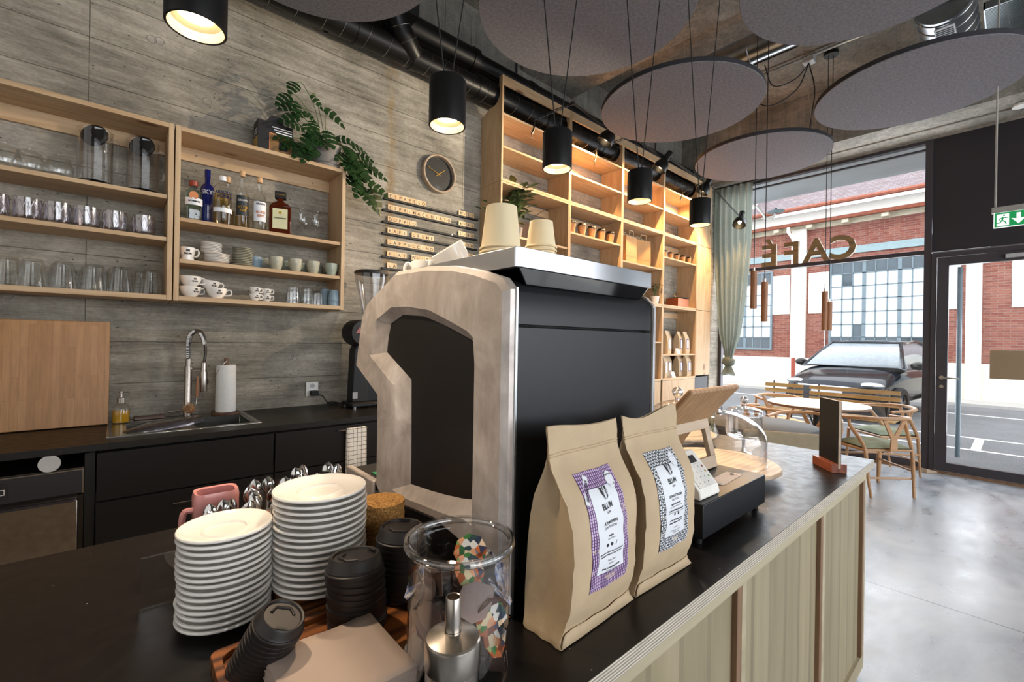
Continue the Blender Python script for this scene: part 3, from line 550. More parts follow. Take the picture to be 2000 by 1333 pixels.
# cut crystal tumblers
def crystal():
    pr = [(0.0005, 0), (.038, 0), (.041, .004), (.046, .02), (.047, .06), (.048, .104), (.045, .104), (.044, .02), (.0005, .014)]; m = MB().lathe(pr, 36)
    for i, v in enumerate(m.v):
        a = math.atan2(v[1], v[0]); r = math.hypot(v[0], v[1])
        if r > .03 and .003 < v[2] < .09: k = 1+.055*math.cos(12*a+v[2]*150); m.v[i] = (v[0]*k, v[1]*k, v[2])
    for q in range(12):
        a = q*PI/6; m.tube([(.0485*math.cos(a+s*.5), .0485*math.sin(a+s*.5), .01+.08*s) for s in (0, .25, .5, .75, 1)], .0012, 4); m.tube([(.0485*math.cos(a-s*.5), .0485*math.sin(a-s*.5), .01+.08*s) for s in (0, .25, .5, .75, 1)], .0012, 4)
    return m
cry = None
for i, x in enumerate((-.43, -.325, -.225, -.122, -.015, .102)):
    if cry is None: cry = put(crystal(), 'crystal_tumbler', 'crystal_glass', '', 'glass', (x, 3.13, Z2), 'cut crystal tumblers on the middle left shelf'); o = cry
    else: o = cry.copy(); COL.objects.link(o); o.location = (x, 3.13, Z2)
    o['label'] = 'cut crystal tumbler on the middle left shelf, %s from the right end' % NTH[5-i]
# small handled glass pots and two large carafes
def glass_pot(loc, label):
    t = thing('glass_pot', label, 'pot', loc, 0.3, 'round glass pots on the upper left shelf'); t.scale = (1.12, 1.12, 1.12)
    MB().lathe([(0.0005, 0), (.034, 0), (.047, .02), (.05, .045), (.043, .07), (.036, .082), (.040, .088), (.038, .088), (.034, .082), (.041, .068), (.047, .045), (.044, .022), (.0005, .004)], 28).build('bowl', 'clear_glass', t)
    l = MB().lathe([(0.038, .09), (.03, .096), (.006, .10), (.004, .104), (.009, .108), (.008, .116), (0.0005, .118)], 24).build('lid', 'clear_glass', t)
    MB().tube(spline([(.045, 0, .065), (.07, 0, .07), (.075, 0, .045), (.049, 0, .025)], 4), .004, 6).build('handle', 'clear_glass', t)
glass_pot((-.40, 3.14, Z3), 'small round glass pot at the left picture edge on the upper left shelf'); glass_pot((-.325, 3.16, Z3), 'small round lidded glass pot, second on the upper left shelf'); glass_pot((-.225, 3.16, Z3), 'small round lidded glass pot beside the carafe')
def carafe(loc, label, rz):
    t = thing('carafe', label, 'carafe', loc, rz, 'large glass carafes with black lids')
    MB().lathe([(0.0005, 0), (.068, 0), (.070, .006), (.070, .27), (.072, .285), (.070, .285), (.068, .27), (.067, .01), (.0005, .008)], 36).build('glass_body', 'thick_glass', t)
    MB().tube(spline([(.068, 0, .225), (.105, 0, .235), (.115, 0, .20), (.113, 0, .10), (.10, 0, .075), (.069, 0, .085)], 5), .007, 8).build('handle', 'clear_glass', t)
    MB().lathe([(.069, .0), (.072, .002), (.072, .018), (.069, .02)], 30, closed=True).build('base_ring', 'gloss_black', t)
    p = MB(); p.at(T((0, -.006, .262)) @ R(-rz-.45) @ R(1.35, 'X')).lathe([(0.0005, .016), (.050, .013), (.058, .004), (.058, -.006), (.050, -.016), (.03, -.024), (0.0005, -.026)], 36); p.at(T((.0, -.03, .245)) @ R(-rz-.45) @ R(1.35, 'X')).lathe([(.0005, .03), (.012, .028), (.014, .01)], 20); p.build('lid', 'matt_black', t)
    MB().tube([(-.07, 0, .285), (-.095, 0, .30), (-.09, .0, .27)], .004, 6).build('spout', 'clear_glass', t)
carafe((-.095, 3.17, Z3), 'large glass carafe with a round black lid, left of the pair', -.7); carafe((.095, 3.17, Z3), 'large glass carafe with a round black lid, right of the pair beside the shelf post', -.7)
# bottles -------------------------------------------------------------
RB = 2.055
def bottle(loc, label, prof, gmat, cap, liquid=None, labels=(), n=28, sq=None, texts=()):
    t = thing('bottle', label, 'bottle', loc, 0, 'spirit bottles on the upper right shelf')
    m = MB().lathe(prof, n)
    if sq:
        for i, v in enumerate(m.v):
            a = math.atan2(v[1], v[0]); r = math.hypot(v[0], v[1])
            if r > sq[0]: c, s_ = math.cos(a), math.sin(a); k = 1/max(abs(c), abs(s_))**.8*.92; m.v[i] = (v[0]*k*sq[1], v[1]*k*sq[2], v[2])
    m.build('glass_body', gmat, t)
    if liquid: MB().lathe([(0.0005, .006)]+[(r*.93, z) for r, z in prof if z > .003 and z < liquid[1]]+[(liquid[2], liquid[1]), (0.0005, liquid[1])], n).build('liquid', liquid[0], t)
    c = MB().lathe([(0.0005, cap[1]), (cap[0], cap[1]), (cap[0], cap[2]), (0.0005, cap[2])], 20); 
    if len(cap) > 4: c = MB().box(-cap[0], cap[0], -cap[4], cap[4], cap[1], cap[2])
    c.build('cap', cap[3], t, bevel=.001)
    for (r, z0, z1, a0, a1, mt) in labels:
        MB().grid(14, 2, lambda u, v: (r*math.cos(a0+(a1-a0)*u), r*math.sin(a0+(a1-a0)*u), z0+(z1-z0)*v)).build('label', mt, t)
    for (s_, size, z, r, mt, dz) in texts:
        b = MB().text(s_, size, 0.0004, bold=0.0006); b.v = [((r+.0012)*math.cos(-PI/2+v[0]/r+dz), (r+.0012)*math.sin(-PI/2+v[0]/r+dz), z+v[1]) for v in b.v]; b.build('lettering', mt, t, smooth=False)
    return t
A0, A1 = -PI/2-1.2, -PI/2+1.2
def rnd(r, h, neck, nh, sh=.03): return [(0.0005, 0), (r-.003, 0), (r, .005), (r, h), (r*.8, h+sh*.55), (neck, h+sh), (neck, nh)]
bottle((.318, 3.13, RB), 'square ribbed teal gin bottle with orange round label and red cap', rnd(.046, .165, .016, .205, .018), 'teal_glass', (.021, .20, .228, 'red_cap'), None, ((.0485, .085, .125, A0+.2, A1-.2, 'label_white'),), sq=(.02, .95, .8), texts=(('LE TRIBUTE', .011, .105, .05, 'ink', 0),))
o = MB().at(T((.302, 3.075, RB+.135)) @ R(PI/2, 'X') @ R(.0)).cyl((0, 0, 0), .022, 0, .001, 24)
gin = [c for c in bpy.data.objects if c.get('label', '').startswith('square ribbed')][0]
ob = MB().at(T((-.003, -.047, .138)) @ R(-.1, 'Z') @ R(PI/2, 'X')).cyl((0, 0, 0), .022, -.001, .001, 24).build('orange_roundel', 'orange_label', gin)
for k in range(22):
    a = PI+.1+k*(PI-.2)/21
bottle((.392, 3.19, RB), 'tall dark blue vodka bottle standing behind the clear one', rnd(.036, .215, .0135, .315, .035), 'bottle_blue', (.0155, .285, .33, 'bottle_blue'), None, (), texts=(('SKYY', .034, .19, .037, 'white_paper', 0.1),))
bottle((.458, 3.12, RB), 'round-shouldered clear vodka bottle with blue lettering and white cap', rnd(.049, .20, .017, .275, .05), 'clear_glass', (.0185, .262, .29, 'white_paper'), ('liquor', .18, .044), ((.050, .07, .095, A0, A1, 'label_white'),), texts=(('ABSOLUT', .024, .185, .050, 'bottle_blue', 0.1), ('VODKA', .024, .160, .050, 'bottle_blue', 0.1)))
bottle((.50, 3.21, RB), 'clear bottle with pale cork half hidden behind the vodka bottle', rnd(.036, .20, .0135, .30, .05), 'clear_glass', (.0155, .285, .32, 'natural_cork'), ('liquor', .11, .033))
bottle((.56, 3.13, RB), 'slim clear grappa bottle with black label and gold print', rnd(.0355, .20, .0125, .33, .07), 'clear_glass', (.0155, .318, .35, 'natural_cork'), ('liquor', .07, .033), ((.0362, .075, .195, A0+.1, A1-.1, 'label_dark'),), texts=(('GRAPPA', .016, .165, .0365, 'white_paper', 0), ('BITTER', .019, .125, .0365, 'gold_print', 0), ('ZEIT', .019, .105, .0365, 'gold_print', 0)))
bottle((.60, 3.23, RB), 'small bottle with yellow cap behind the two grappa bottles', rnd(.022, .17, .010, .225, .03), 'clear_glass', (.012, .205, .235, 'gold_print'), ('liquor', .13, .02))
bottle((.652, 3.12, RB), 'slim clear grappa bottle with pale grey label and wooden stopper', rnd(.0375, .185, .0125, .31, .06), 'clear_glass', (.0155, .30, .33, 'natural_cork'), None, ((.0382, .055, .175, A0+.1, A1-.1, 'label_white'),), texts=(('GRAPPA', .014, .16, .0388, 'ink', 0), ('GOLD', .02, .11, .0388, 'orange_label', 0), ('ZEIT', .02, .088, .0388, 'orange_label', 0)))
t = thing('bottle', 'square dark amaretto bottle with cream label and black cap', 'bottle', (.772, 3.12, RB), -.3, 'spirit bottles on the upper right shelf')
MB().box(-.062, .062, -.035, .035, 0, .17).prism([(-.062, .17), (.062, .17), (.045, .19), (.02, .20), (.016, .225), (-.016, .225), (-.02, .20), (-.045, .19)], -.03, .03).build('glass_body', 'amaretto', t, bevel=.005)
MB().box(-.042, .042, -.0375, -.0352, .03, .155).build('label', 'cream_label', t, bevel=.0005); MB().box(-.032, .032, -.026, .026, .225, .268).build('cap', 'matt_black', t, bevel=.003)
MB().at(T((0, -.0385, .095)) @ R(PI/2, 'X')).text('DISARONNO', .0118, bold=.0003).build('lettering', 'ink', t, smooth=False); MB().at(T((0, -.0268, .247)) @ R(PI/2, 'X')).text('DISARONNO', .009).build('lettering', 'gold_print', t, smooth=False)
MB().at(T((0, -.038, .13)) @ R(PI/2, 'X')).cyl((0, 0, 0), .009, 0, .0008, 16).build('crest', 'gold_print', t)
# tasting glasses
sg = None
for i, (x, y) in enumerate(((.90, 3.12), (.945, 3.20), (.985, 3.11), (1.02, 3.20))):
    if sg is None:
        sg = thing('grappa_glass', '', 'glass', (x, y, RB), 0, 'stemmed tasting glasses on the upper right shelf')
        MB().lathe([(0.0005, 0.002), (.028, 0), (.028, .001), (.006, .006), (.0035, .012), (.003, .085), (.006, .09)], 24).build('stem', 'thick_glass', sg)
        MB().lathe([(.003, .088), (.018, .096), (.026, .115), (.020, .14), (.0165, .165), (.018, .19), (.0168, .19), (.0155, .165), (.0188, .14), (.0245, .115), (.017, .098), (.0005, .092)], 24).build('bowl', 'clear_glass', sg); o = sg
    else: o = dup(sg, (x, y, RB))
    o['label'] = ['stemmed grappa glass nearest the amaretto bottle', 'stemmed grappa glass in the rear row, left one', 'stemmed grappa glass in the front row, right one', 'stemmed grappa glass in the rear row nearest the shelf end'][i]
# cups ----------------------------------------------------------------
def cup_mb(r, h, foot=.5, t=.003):
    return MB().lathe([(0.0005, .004), (r*foot-.003, .004), (r*foot-.002, 0), (r*foot, 0), (r*foot+.002, .005), (r*.78, h*.28), (r*.95, h*.62), (r, h-.001), (r-t*.6, h), (r-t, h-.002), (r*.92-t, h*.6), (r*.74-t, h*.3), (r*foot-.002, .009), (0.0005, .007)], 32)
def logo(b, r, z, size, ang, zs=None):
    """bean mark above the word BLUM, wrapped on a cup wall of radius r"""
    def wrap(pts): return [((r+.0008)*math.cos(ang+p[0]/r), (r+.0008)*math.sin(ang+p[0]/r), z+p[1]) for p in pts]
    q = MB().text('BLUM', size*.55, .0003, bold=.0005); b.add(wrap([(v[0], v[1]-size*.35) for v in q.v]), q.f)
    for dx, wd in ((-.22, .15), (.02, .14), (.25, .12)):
        P = [(dx*size+wd*size*math.cos(a)*(.8+.2*math.sin(a)), size*.32+.30*size*math.sin(a)) for a in [2*PI*k/14 for k in range(14)]]; b.add(wrap(P), [tuple(range(14))])
def cup(name, loc, label, r, h, rz, group, mt='white_ceramic', handle=True, mark=True, foot=.5, cat='cup'):
    t = thing(name, label, cat, loc, rz, group); cup_mb(r, h, foot).build('bowl', mt, t)
    if handle: MB().tube(spline([(r*.93, 0, h*.80), (r*1.22, 0, h*.92), (r*1.45, 0, h*.72), (r*1.32, 0, h*.42), (r*.84, 0, h*.33)], 5), [.0042]*21, 8).build('handle', mt, t)
    if mark: b = MB(); logo(b, r*.97, h*.62, h*.34, -PI/2+.15); b.build('printed_mark', 'ink', t, smooth=False)
    return t
G1 = 'large white cups on the bottom right shelf'
cup('cappuccino_cup', (.31, 3.12, Z1), 'large white printed cup under another at the left end of the bottom right shelf', .052, .06, .35, G1)
cup('cappuccino_cup', (.31, 3.12, Z1+.058), 'large white printed cup stacked on top of the leftmost one', .052, .06, .2, G1)
cup('cappuccino_cup', (.435, 3.11, Z1), 'large white printed cup in front, under a tilted one', .052, .06, 0, G1)
o = cup('cappuccino_cup', (.405, 3.17, Z1+.05), 'large white cup resting tilted on the cup behind the front one', .050, .058, .2, G1); o.rotation_euler = (0.05, 0.08, .2)
cup('cappuccino_cup', (.40, 3.22, Z1), 'large white cup at the back, mostly hidden behind the front pair', .050, .055, .4, G1)
G2 = 'small white espresso cups in two little stacks'
for k, (x, y) in enumerate(((.635, 3.12), (.705, 3.16))):
    for j in (0, 1): cup('espresso_cup', (x, y, Z1+j*.040), 'small white printed espresso cup, %s of the %s little stack' % (['lower', 'upper'][j], ['left', 'right'][k]), .031, .045, .1-k*.1, G2)
G3 = 'straight glasses and blue cups at the end of the bottom right shelf'
k0 = None
for i, (x, y, j) in enumerate(((.855, 3.12, 0), (.855, 3.12, 1), (.955, 3.17, 0), (.955, 3.17, 1), (1.005, 3.12, 0))):
    o = put(MB().lathe([(0.0005, .09), (.035, .09), (.038, .084), (.042, 0), (.040, 0), (.036, .08), (.0005, .086)], 28), 'stacking_glass', 'clear_glass', ['clear glass upside down, lower of the stack beside the espresso cups', 'clear glass upside down, upper of the stack beside the espresso cups', 'clear glass in the rear, lower of its stack', 'clear glass in the rear, upper of its stack', 'single clear glass just left of the blue cups'][i], 'glass', (x, y, Z1+j*.028), G3)
for i, (x, y, z, l) in enumerate(((1.115, 3.115, 0, 'pale blue handleless cup upside down, lower of the front pair'), (1.115, 3.115, .035, 'pale blue handleless cup upside down, upper of the front pair'), (1.085, 3.20, 0, 'darker blue cup upside down behind the front pair'), (1.085, 3.20, .045, 'darker blue cup upside down, top of the rear stack'))):
    put(MB().lathe([(.0005, .075), (.026, .075), (.030, .070), (.039, 0), (.037, 0), (.027, .068), (.0005, .072)], 28), 'tumbler_cup', 'blue_ceramic', l, 'cup', (x, y, Z1+z), 'blue cups')
# middle right shelf
ZM = 1.825
cup('mug', (.295, 3.12, ZM), 'white printed mug at the left end of the middle right shelf', .036, .075, -.2, None, foot=.82, cat='mug')
def plate_mb(r, h=.016, foot=.55): return MB().lathe([(0.0005, .003), (r*foot-.004, .003), (r*foot-.002, 0), (r*foot+.001, 0), (r*foot+.004, .003), (r*.8, h*.42), (r-.001, h-.003), (r, h-.001), (r-.002, h+.0005), (r*.80, h*.62), (r*foot, .006), (.0005, .0055)], 40)
p1 = put(plate_mb(.066, .014), 'side_plate', 'white_ceramic', '', 'plate', (.43, 3.13, ZM), 'white plates stacked on the middle right shelf'); p2 = None
for k in range(6):
    o = p1 if k == 0 else p1.copy()
    if k: COL.objects.link(o)
    o.location = (.435+.002*(k % 2), 3.13, ZM+k*.0085); o['label'] = 'wide white plate, %s of the lower stack beside the mug' % rank(5-k, 6)
for k in range(7):
    o = p2.copy() if p2 else put(plate_mb(.054, .012), 'saucer', 'white_ceramic', '', 'plate', (0, 0, 0), 'white saucers stacked on top of the wide plates')
    if p2: COL.objects.link(o)
    p2 = p2 or o; o.location = (.408+.001*(k % 3), 3.14, ZM+.056+k*.0085); o['label'] = 'small white saucer, %s of those set on the wide plates' % rank(6-k, 7)
p3 = None
for k in range(11):
    o = p3.copy() if p3 else put(plate_mb(.056, .013), 'stoneware_plate', 'stone_ceramic', '', 'plate', (0, 0, 0), 'stoneware plates in the middle of the shelf')
    if p3: COL.objects.link(o)
    p3 = p3 or o; o.location = (.567+.0015*((k*7) % 3), 3.13, ZM+k*.0098); o['label'] = 'speckled beige stoneware plate, %s of its stack' % rank(10-k, 11)
def beaker(loc, label, mt, r=.042, h=.082):
    o = put(MB().lathe([(0.0005, 0), (r*.62, 0), (r*.70, .006), (r*.9, h*.4), (r*.99, h*.8), (r, h), (r-.003, h), (r*.9, h*.5), (r*.6, .01), (.0005, .007)], 32), 'beaker', mt, label, 'cup', loc, 'handleless stoneware beakers')
for x, y, m_, l in ((.748, 3.11, 'stone_ceramic', 'handleless stoneware beaker right of the stacked plates, front row'), (.862, 3.11, 'stone_ceramic', 'handleless stoneware beaker, second in the front row'), (.972, 3.11, 'stone_ceramic', 'handleless stoneware beaker, third in the front row'), (1.090, 3.11, 'sage_ceramic', 'greenish stoneware beaker at the right end of the middle shelf'), (.655, 3.22, 'blue_ceramic', 'bluish beaker partly hidden behind the stoneware plates'), (.72, 3.25, 'stone_ceramic', 'brown beaker in the rear row, left one'), (.84, 3.25, 'sage_ceramic', 'beaker in the rear row, second from the left'), (.94, 3.25, 'sage_ceramic', 'beaker in the rear row, third from the left'), (1.04, 3.25, 'sage_ceramic', 'beaker in the rear row at the right')): beaker((x, y, ZM), l, m_)
# on top of the right shelf
ZT = 2.555
bx = thing('product_box', 'black and orange product carton with flap on top of the right wall shelf', 'box', (.735, 3.17, ZT), 0.0)
b = MB(); b.box(-.10, .10, -.055, .055, 0, .195); b.build('carton', 'matt_black', bx, bevel=.001); MB().prism([(-.055, .195), (.055, .195), (.02, .245), (-.02, .245)], -.045, -.042, 'xz').build('hanging_flap', 'matt_black', bx, smooth=False)
b = MB(); b.box(-.0555+.0, -.0, -.0565, -.0552, .02, .10) if False else None
MB().box(-.1015, -.1002, -.05, .05, .015, .095).build('photo_panel', 'gold_print', bx, smooth=False); MB().box(-.035, .095, -.0562, -.0552, .012, .128).build('panel_outline', 'orange_label', bx, smooth=False); MB().box(.02, .07, -.0572, -.0567, .03, .09).build('pictured_pot', 'matt_black', bx, smooth=False); MB().box(-.03, .09, -.0567, -.0561, .017, .123).build('photo_panel', 'box_photo', bx, smooth=False)
for k in range(5): MB().box(-.1015, -.1003, -.045, .04-.006*k, .11+.014*k, .114+.014*k).build('printed_line', 'white_paper', bx, smooth=False) if k < 3 else None
for k in range(3): MB().box(.0-.01*k, .095, -.0565, -.0553, .135+.015*k, .141+.015*k).build('printed_line', 'white_paper', bx, smooth=False)
def leaf(b, base, direction, up, L, wd, split=True, droop=.35):
    """pinnate leaf: lobes along a midrib"""
    d = Vector(direction).normalized(); u = Vector(up); sd = d.cross(u).normalized(); nrm = sd.cross(d)
    N = 4; ct = [Vector(base)+d*(L*t)-Vector((0, 0, 1))*(droop*L*t*t) for t in [i/N for i in range(N+1)]]
    prof = lambda t: wd*max(0.02, math.sin(PI*min(1, t*0.92+.08)**.7))
    for i in range(N):
        for s_ in (-1, 1):
            a, c = ct[i], ct[i+1]; w0, w1 = prof(i/N), prof((i+.75)/N)
            if split and i > 0: e0 = a+sd*s_*w0*.9+d*(L*.07); e1 = a.lerp(c, .62)+sd*s_*w1+d*(L*.10)
            else: e0 = a+sd*s_*w0; e1 = c+sd*s_*prof((i+1)/N)
            b.add([tuple(a), tuple(c if not split else a.lerp(c, .78)), tuple(e1-nrm*.004), tuple(e0-nrm*.004)], [(0, 1, 2, 3)])
    b.tube(ct, .0012, 4)
pt = thing('potted_plant', 'split-leaf climbing plant in a grey pot on top of the right wall shelf', 'plant', (1.055, 3.17, ZT))
MB().lathe([(.0005, 0), (.092, 0), (.095, .004), (.096, .018), (.090, .020), (.090, .024), (.098, .03), (.105, .16), (.100, .16), (.09, .03), (.09, .13), (.0005, .13)], 36).build('pot', 'grey_pot', pt)
lv = MB(); stm = MB(); rr = random.Random(3)
for (ex, ey, ez, L, dirx) in ((-.20, -.05, .50, .10, -.3), (-.23, -.02, .42, .11, -.9), (-.20, -.03, .36, .11, -1), (-.10, -.03, .47, .09, .8), (-.02, -.05, .40, .14, 1), (-.19, -.06, .28, .12, -1), (-.16, -.09, .20, .13, -.8), (-.08, -.10, .20, .13, -.3), (-.02, -.10, .23, .12, .1), (.04, -.10, .20, .12, .5), (.02, -.09, .16, .12, -.2), (.12, -.08, .17, .12, .8), (.18, -.08, .19, .11, 1), (.22, -.07, .14, .12, .9), (.26, -.06, .10, .12, 1), (.30, -.05, .12, .13, 1), (.34, -.04, .08, .14, .9), (.20, -.09, .06, .13, .4), (.27, -.07, .02, .13, .5), (.36, -.03, -.02, .14, .8), (.13, -.09, .10, .12, .3), (-.22, -.05, .14, .12, -.6), (-.15, -.09, .10, .12, -.5), (.38, -.03, -.06, .15, .3)):
    ex = ex*.86 if ex > .1 else ex
    stm.tube(spline([(rr.uniform(-.03, .03), 0, .13), (ex*.35, ey*.5, max(.2, ez*.75)), (ex*.8, ey*.9, ez+.01), (ex, ey, ez)], 4), .0028, 5)
    leaf(lv, (ex, ey, ez), (dirx, -.25+rr.uniform(-.2, .2), -.35+rr.uniform(-.4, .5)), (0, -.8, .6), L*1.05, L*.46)
    if L > .1 and (ex < -.13 or ex > .13): leaf(lv, (ex*.8+rr.uniform(-.03, .03), ey-.01, ez-.03), (dirx*.4+rr.uniform(-.8, .8), -.35, -.6+rr.uniform(-.3, .3)), (0, -.8, .6), L*.9, L*.42); leaf(lv, (ex*.6+rr.uniform(-.03, .03), ey-.02, ez*.8), (rr.uniform(-1, 1), -.3, -.4), (0, -.8, .6), L*.8, L*.38)
lv.build('leaves', 'leaf_dark', pt, smooth=False); stm.build('stems', 'stem', pt)
# clock -----------------------------------------------------------------
ck = thing('wall_clock', 'round wall clock with dark face, pale wooden rim and brass hands', 'clock', (2.052, W, 2.822))
CR = R(PI/2, 'X')
MB().at(CR).lathe([(.150, 0), (.158, .002), (.160, .05), (.153, .054), (.146, .05), (.144, .018), (.144, .01)], 48).build('rim', 'beech', ck)
MB().at(CR).lathe([(.0005, .016), (.146, .016)], 48).build('face', 'machine_panel', ck)
h = MB()
def hand(ang, L, wd, z): h.at(CR @ T((0, 0, z)) @ R(-ang)).box(-wd, wd, -.03, L, 0, .0015)
hand(math.radians(-68), .115, .0028, .022); hand(math.radians(52), .075, .003, .025); h.at(CR).cyl((0, 0, 0), .007, .016, .029, 16); h.build('hands', 'brass', ck)
mk = MB()
for k in range(12): mk.at(CR @ R(k*PI/6)).box(-.001, .001, .128, .136, .017, .0185)
mk.build('hour_marks', 'natural_cork', ck); MB().at(CR).lathe([(.0005, .050), (.146, .048)], 40).build('glass_cover', 'window_glass', ck)
# menu rails and letter tiles ------------------------------------------
rows = [('ESPRESSO', '4·50'), ('ESPR·MACCHIATO', '4·90'), ('DOPPIO', '5·80'), ('KAFI CREME', '4·50'), ('CAPPUCCINO', '5·50'), ('FLAT WHITE', ''), ('LA', '')]
rname = ['top', 'second', 'third', 'fourth', 'fifth', 'sixth', 'lowest']; TP = .0425; TILE = {}
def tile(ch, x, z, label, col):
    key = (ch, col)
    if key not in TILE:
        b = MB().box(-.0205, .0205, -.004, 0, 0, .052); b.mat(1)
        if ch != '·': b.at(T((0, -.0043, .0265)) @ R(PI/2, 'X')).text(ch, .0365, .0004, bold=.0004)
        else: b.at(T((0, -.0043, .026)) @ R(PI/2, 'X')).cyl((0, 0, 0), .0035, -.0003, .0003, 12)
        TILE[key] = b.build('letter_tile', [col, 'ink'], smooth=False); o = TILE[key]
    else: o = TILE[key].copy(); COL.objects.link(o)
    o.location = (x, W-.016, z); o.rotation_euler = (-.04, 0, 0); return tag(o, label, 'letter tile', 'wooden letter tiles on the menu rails')
flat('tile_birch', '#dcb98a', 0.5, var=0.06); flat('tile_birch_light', '#e6c69c', 0.5, var=0.06)
for i, (wd, pr_) in enumerate(rows):
    z = 2.508-.0922*i; x0 = 1.553 if i else 1.560
    rl = thing('menu_rail', 'thin black metal menu rail, %s of seven on the concrete wall' % (rname[i] if i < 6 else 'lowest'), 'rail', (x0, W, z), 0, 'black menu rails')
    b = MB(); b.box(0, .925, -.022, -.002, -.004, 0); b.box(0, .925, -.024, -.020, -.006, .010); b.box(0, .925, -.005, 0, -.006, .012); b.build('rail_profile', 'matt_black', rl, bevel=.0008)
    for sx_ in (.055, .645): MB().at(T((sx_, -.0245, .002)) @ R(PI/2, 'X')).cyl((0, 0, 0), .0028, 0, .001, 10).build('screw', 'chrome', rl)
    cnt = {}
    for k, ch in enumerate(wd):
        if ch == ' ': continue
        cnt[ch] = cnt.get(ch, 0)+1; nm = 'a dot' if ch == '·' else ch
        tile(ch, 1.616+TP*k, z+.001, 'wooden letter tile showing %s, %s in %s on the %s menu rail' % (nm, (NTH[cnt[ch]-1]+' such') if wd.count(ch) > 1 else 'single', wd, rname[i]), 'tile_birch' if (k*5+i) % 3 else 'tile_birch_light')
    for k, ch in enumerate(pr_):
        tile(ch, 2.292+TP*k, z+.001, 'wooden tile showing %s, %s in the price on the %s menu rail' % ('a dot' if ch == '·' else ch, ['first', 'second', 'third', 'last'][k], rname[i]), 'tile_birch' if k % 2 else 'tile_birch_light')
# ------------------------------------------------------------------ ducts
du = thing('ventilation_duct', 'large black round duct bound with wire, running along the top of the concrete wall', 'duct', (0, 3.165, 3.615))
MB().tube([(-2.5, 0, 0), (6.55, 0, 0)], .088, 28).build('main_pipe', 'black_duct', du)
wr = MB()
x = -2.3; rw = random.Random(5)
while x < 6.4:
    wr.tube([(x+.02*math.sin(a)*1.2, .0895*math.cos(a), .0895*math.sin(a)) for a in [2*PI*k/28 for k in range(28)]], .0016, 4, closed=True); x += rw.choice((.12, .17, .19, .16))
wr.build('binding_wire', 'wire', du)
for x in (1.28, 1.72, 2.35, 3.2, 4.1): MB().at(T((x, 0, 0)) @ R(PI/2, 'Y')).cyl((0, 0, 0), .093, -.03, .03, 28).build('collar', 'black_duct', du)
br_ = MB().tube(spline([(1.70, -.02, 0), (1.62, -.06, .05), (1.52, -.10, .14), (1.48, -.12, .24), (1.46, -.13, .50)], 5), .085, 24); br_.build('branch_pipe', 'black_duct', du)
wr = MB()
for (p, q) in (((1.62, -.06, .05), (-.6, -.2, .7)), ((1.545, -.09, .11), (-.5, -.2, .85)), ((1.49, -.115, .20), (-.2, -.1, 1)), ((1.47, -.125, .30), (0, 0, 1)), ((1.46, -.13, .40), (0, 0, 1))):
    qd = Vector(q).to_track_quat('Z', 'Y').to_matrix().to_4x4(); wr.at(T(p) @ qd).tube([(.0875*math.cos(a), .0875*math.sin(a), 0) for a in [2*PI*k/24 for k in range(24)]], .0016, 4, closed=True)
wr.build('binding_wire', 'wire', du)
for x in (1.1, 2.2, 3.9): MB().box(x-.012, x+.012, .06, .165, -.01, .01).build('wall_bracket', 'black_metal', du)
up = thing('upper_pipe', 'smooth black drain pipe above the wired duct, passing behind the tall shelf', 'pipe', (0, 3.215, 3.872))
b = MB(); b.tube([(1.5, 0, 0), (2.33, 0, 0)], .098, 28); b.tube([(2.33, 0, 0), (3.0, 0, -.002), (6.6, 0, -.002)], .080, 28); b.build('main_pipe', 'black_duct', up)
for x in (2.32, 3.03, 4.4): MB().at(T((x, 0, 0)) @ R(PI/2, 'Y')).cyl((0, 0, 0), .105 if x < 2.5 else .088, -.03, .03, 28).build('sleeve', 'black_duct', up)
struct(MB().box(1.1, 1.66, 2.98, W, 3.80, CZ).build('trim_5', 'matt_black', smooth=False))
# vertical service rods on the upper wall
for i, (x, lbl) in enumerate(((2.93, 'left'), (4.75, 'middle'), (5.5, 'right'))): put(MB().tube([(x, W-.02, 3.96), (x, W-.02, CZ)], .010, 8), 'service_pipe', 'anthracite_metal', 'thin dark vertical pipe on the upper concrete wall, %s one' % lbl, 'pipe', (0, 0, 0))
# ------------------------------------------------------------------ back counter
HB = .92; YF = 2.655
wt = MB()
sx0, sx1, sy0, sy1 = -.02, .60, 2.80, 3.27
wt.box(-2.4, sx0, YF, W-.002, HB-.03, HB); wt.box(sx1, 2.50, YF, W-.002, HB-.03, HB); wt.box(sx0, sx1, YF, sy0, HB-.03, HB); wt.box(sx0, sx1, sy1, W-.002, HB-.03, HB)
put(wt, 'worktop', 'black_worktop', 'long black laminate worktop along the concrete wall, with the sink set into it', 'worktop', (0, 0, 0), bevel=.001)
def base_unit(label, x0, x1, handles):
    t = thing('base_cabinet', label, 'cabinet', (x0, W, 0), 0, 'black base cabinets under the back worktop'); w_ = x1-x0
    MB().box(0, w_, -(W-YF)+.025, -.01, .10, .70).build('body', 'black_plinth', t, smooth=False); MB().box(0, w_, -(W-YF)+.07, -.05, 0, .098).build('plinth', 'black_plinth', t, smooth=False)
    for k, (z0, z1) in enumerate(((.668, .878), (.385, .660), (.105, .378))):
        d = MB().box(.003, w_-.003, -(W-YF)+.003, -(W-YF)+.023, z0, z1).build('drawer', 'black_front', t, bevel=.001)
        if handles[k]:
            a, c = handles[k]; zz = z1-.055 if k else .855
            MB().tube([(a, -(W-YF)+.003, zz), (a, -(W-YF)-.022, zz), (c, -(W-YF)-.022, zz), (c, -(W-YF)+.003, zz)], .0032, 8).build('handle', 'dark_steel', d)
    return t
base_unit('black base cabinet with wide drawers under the sink', -.062, .645, (None, (.27, .40), None))
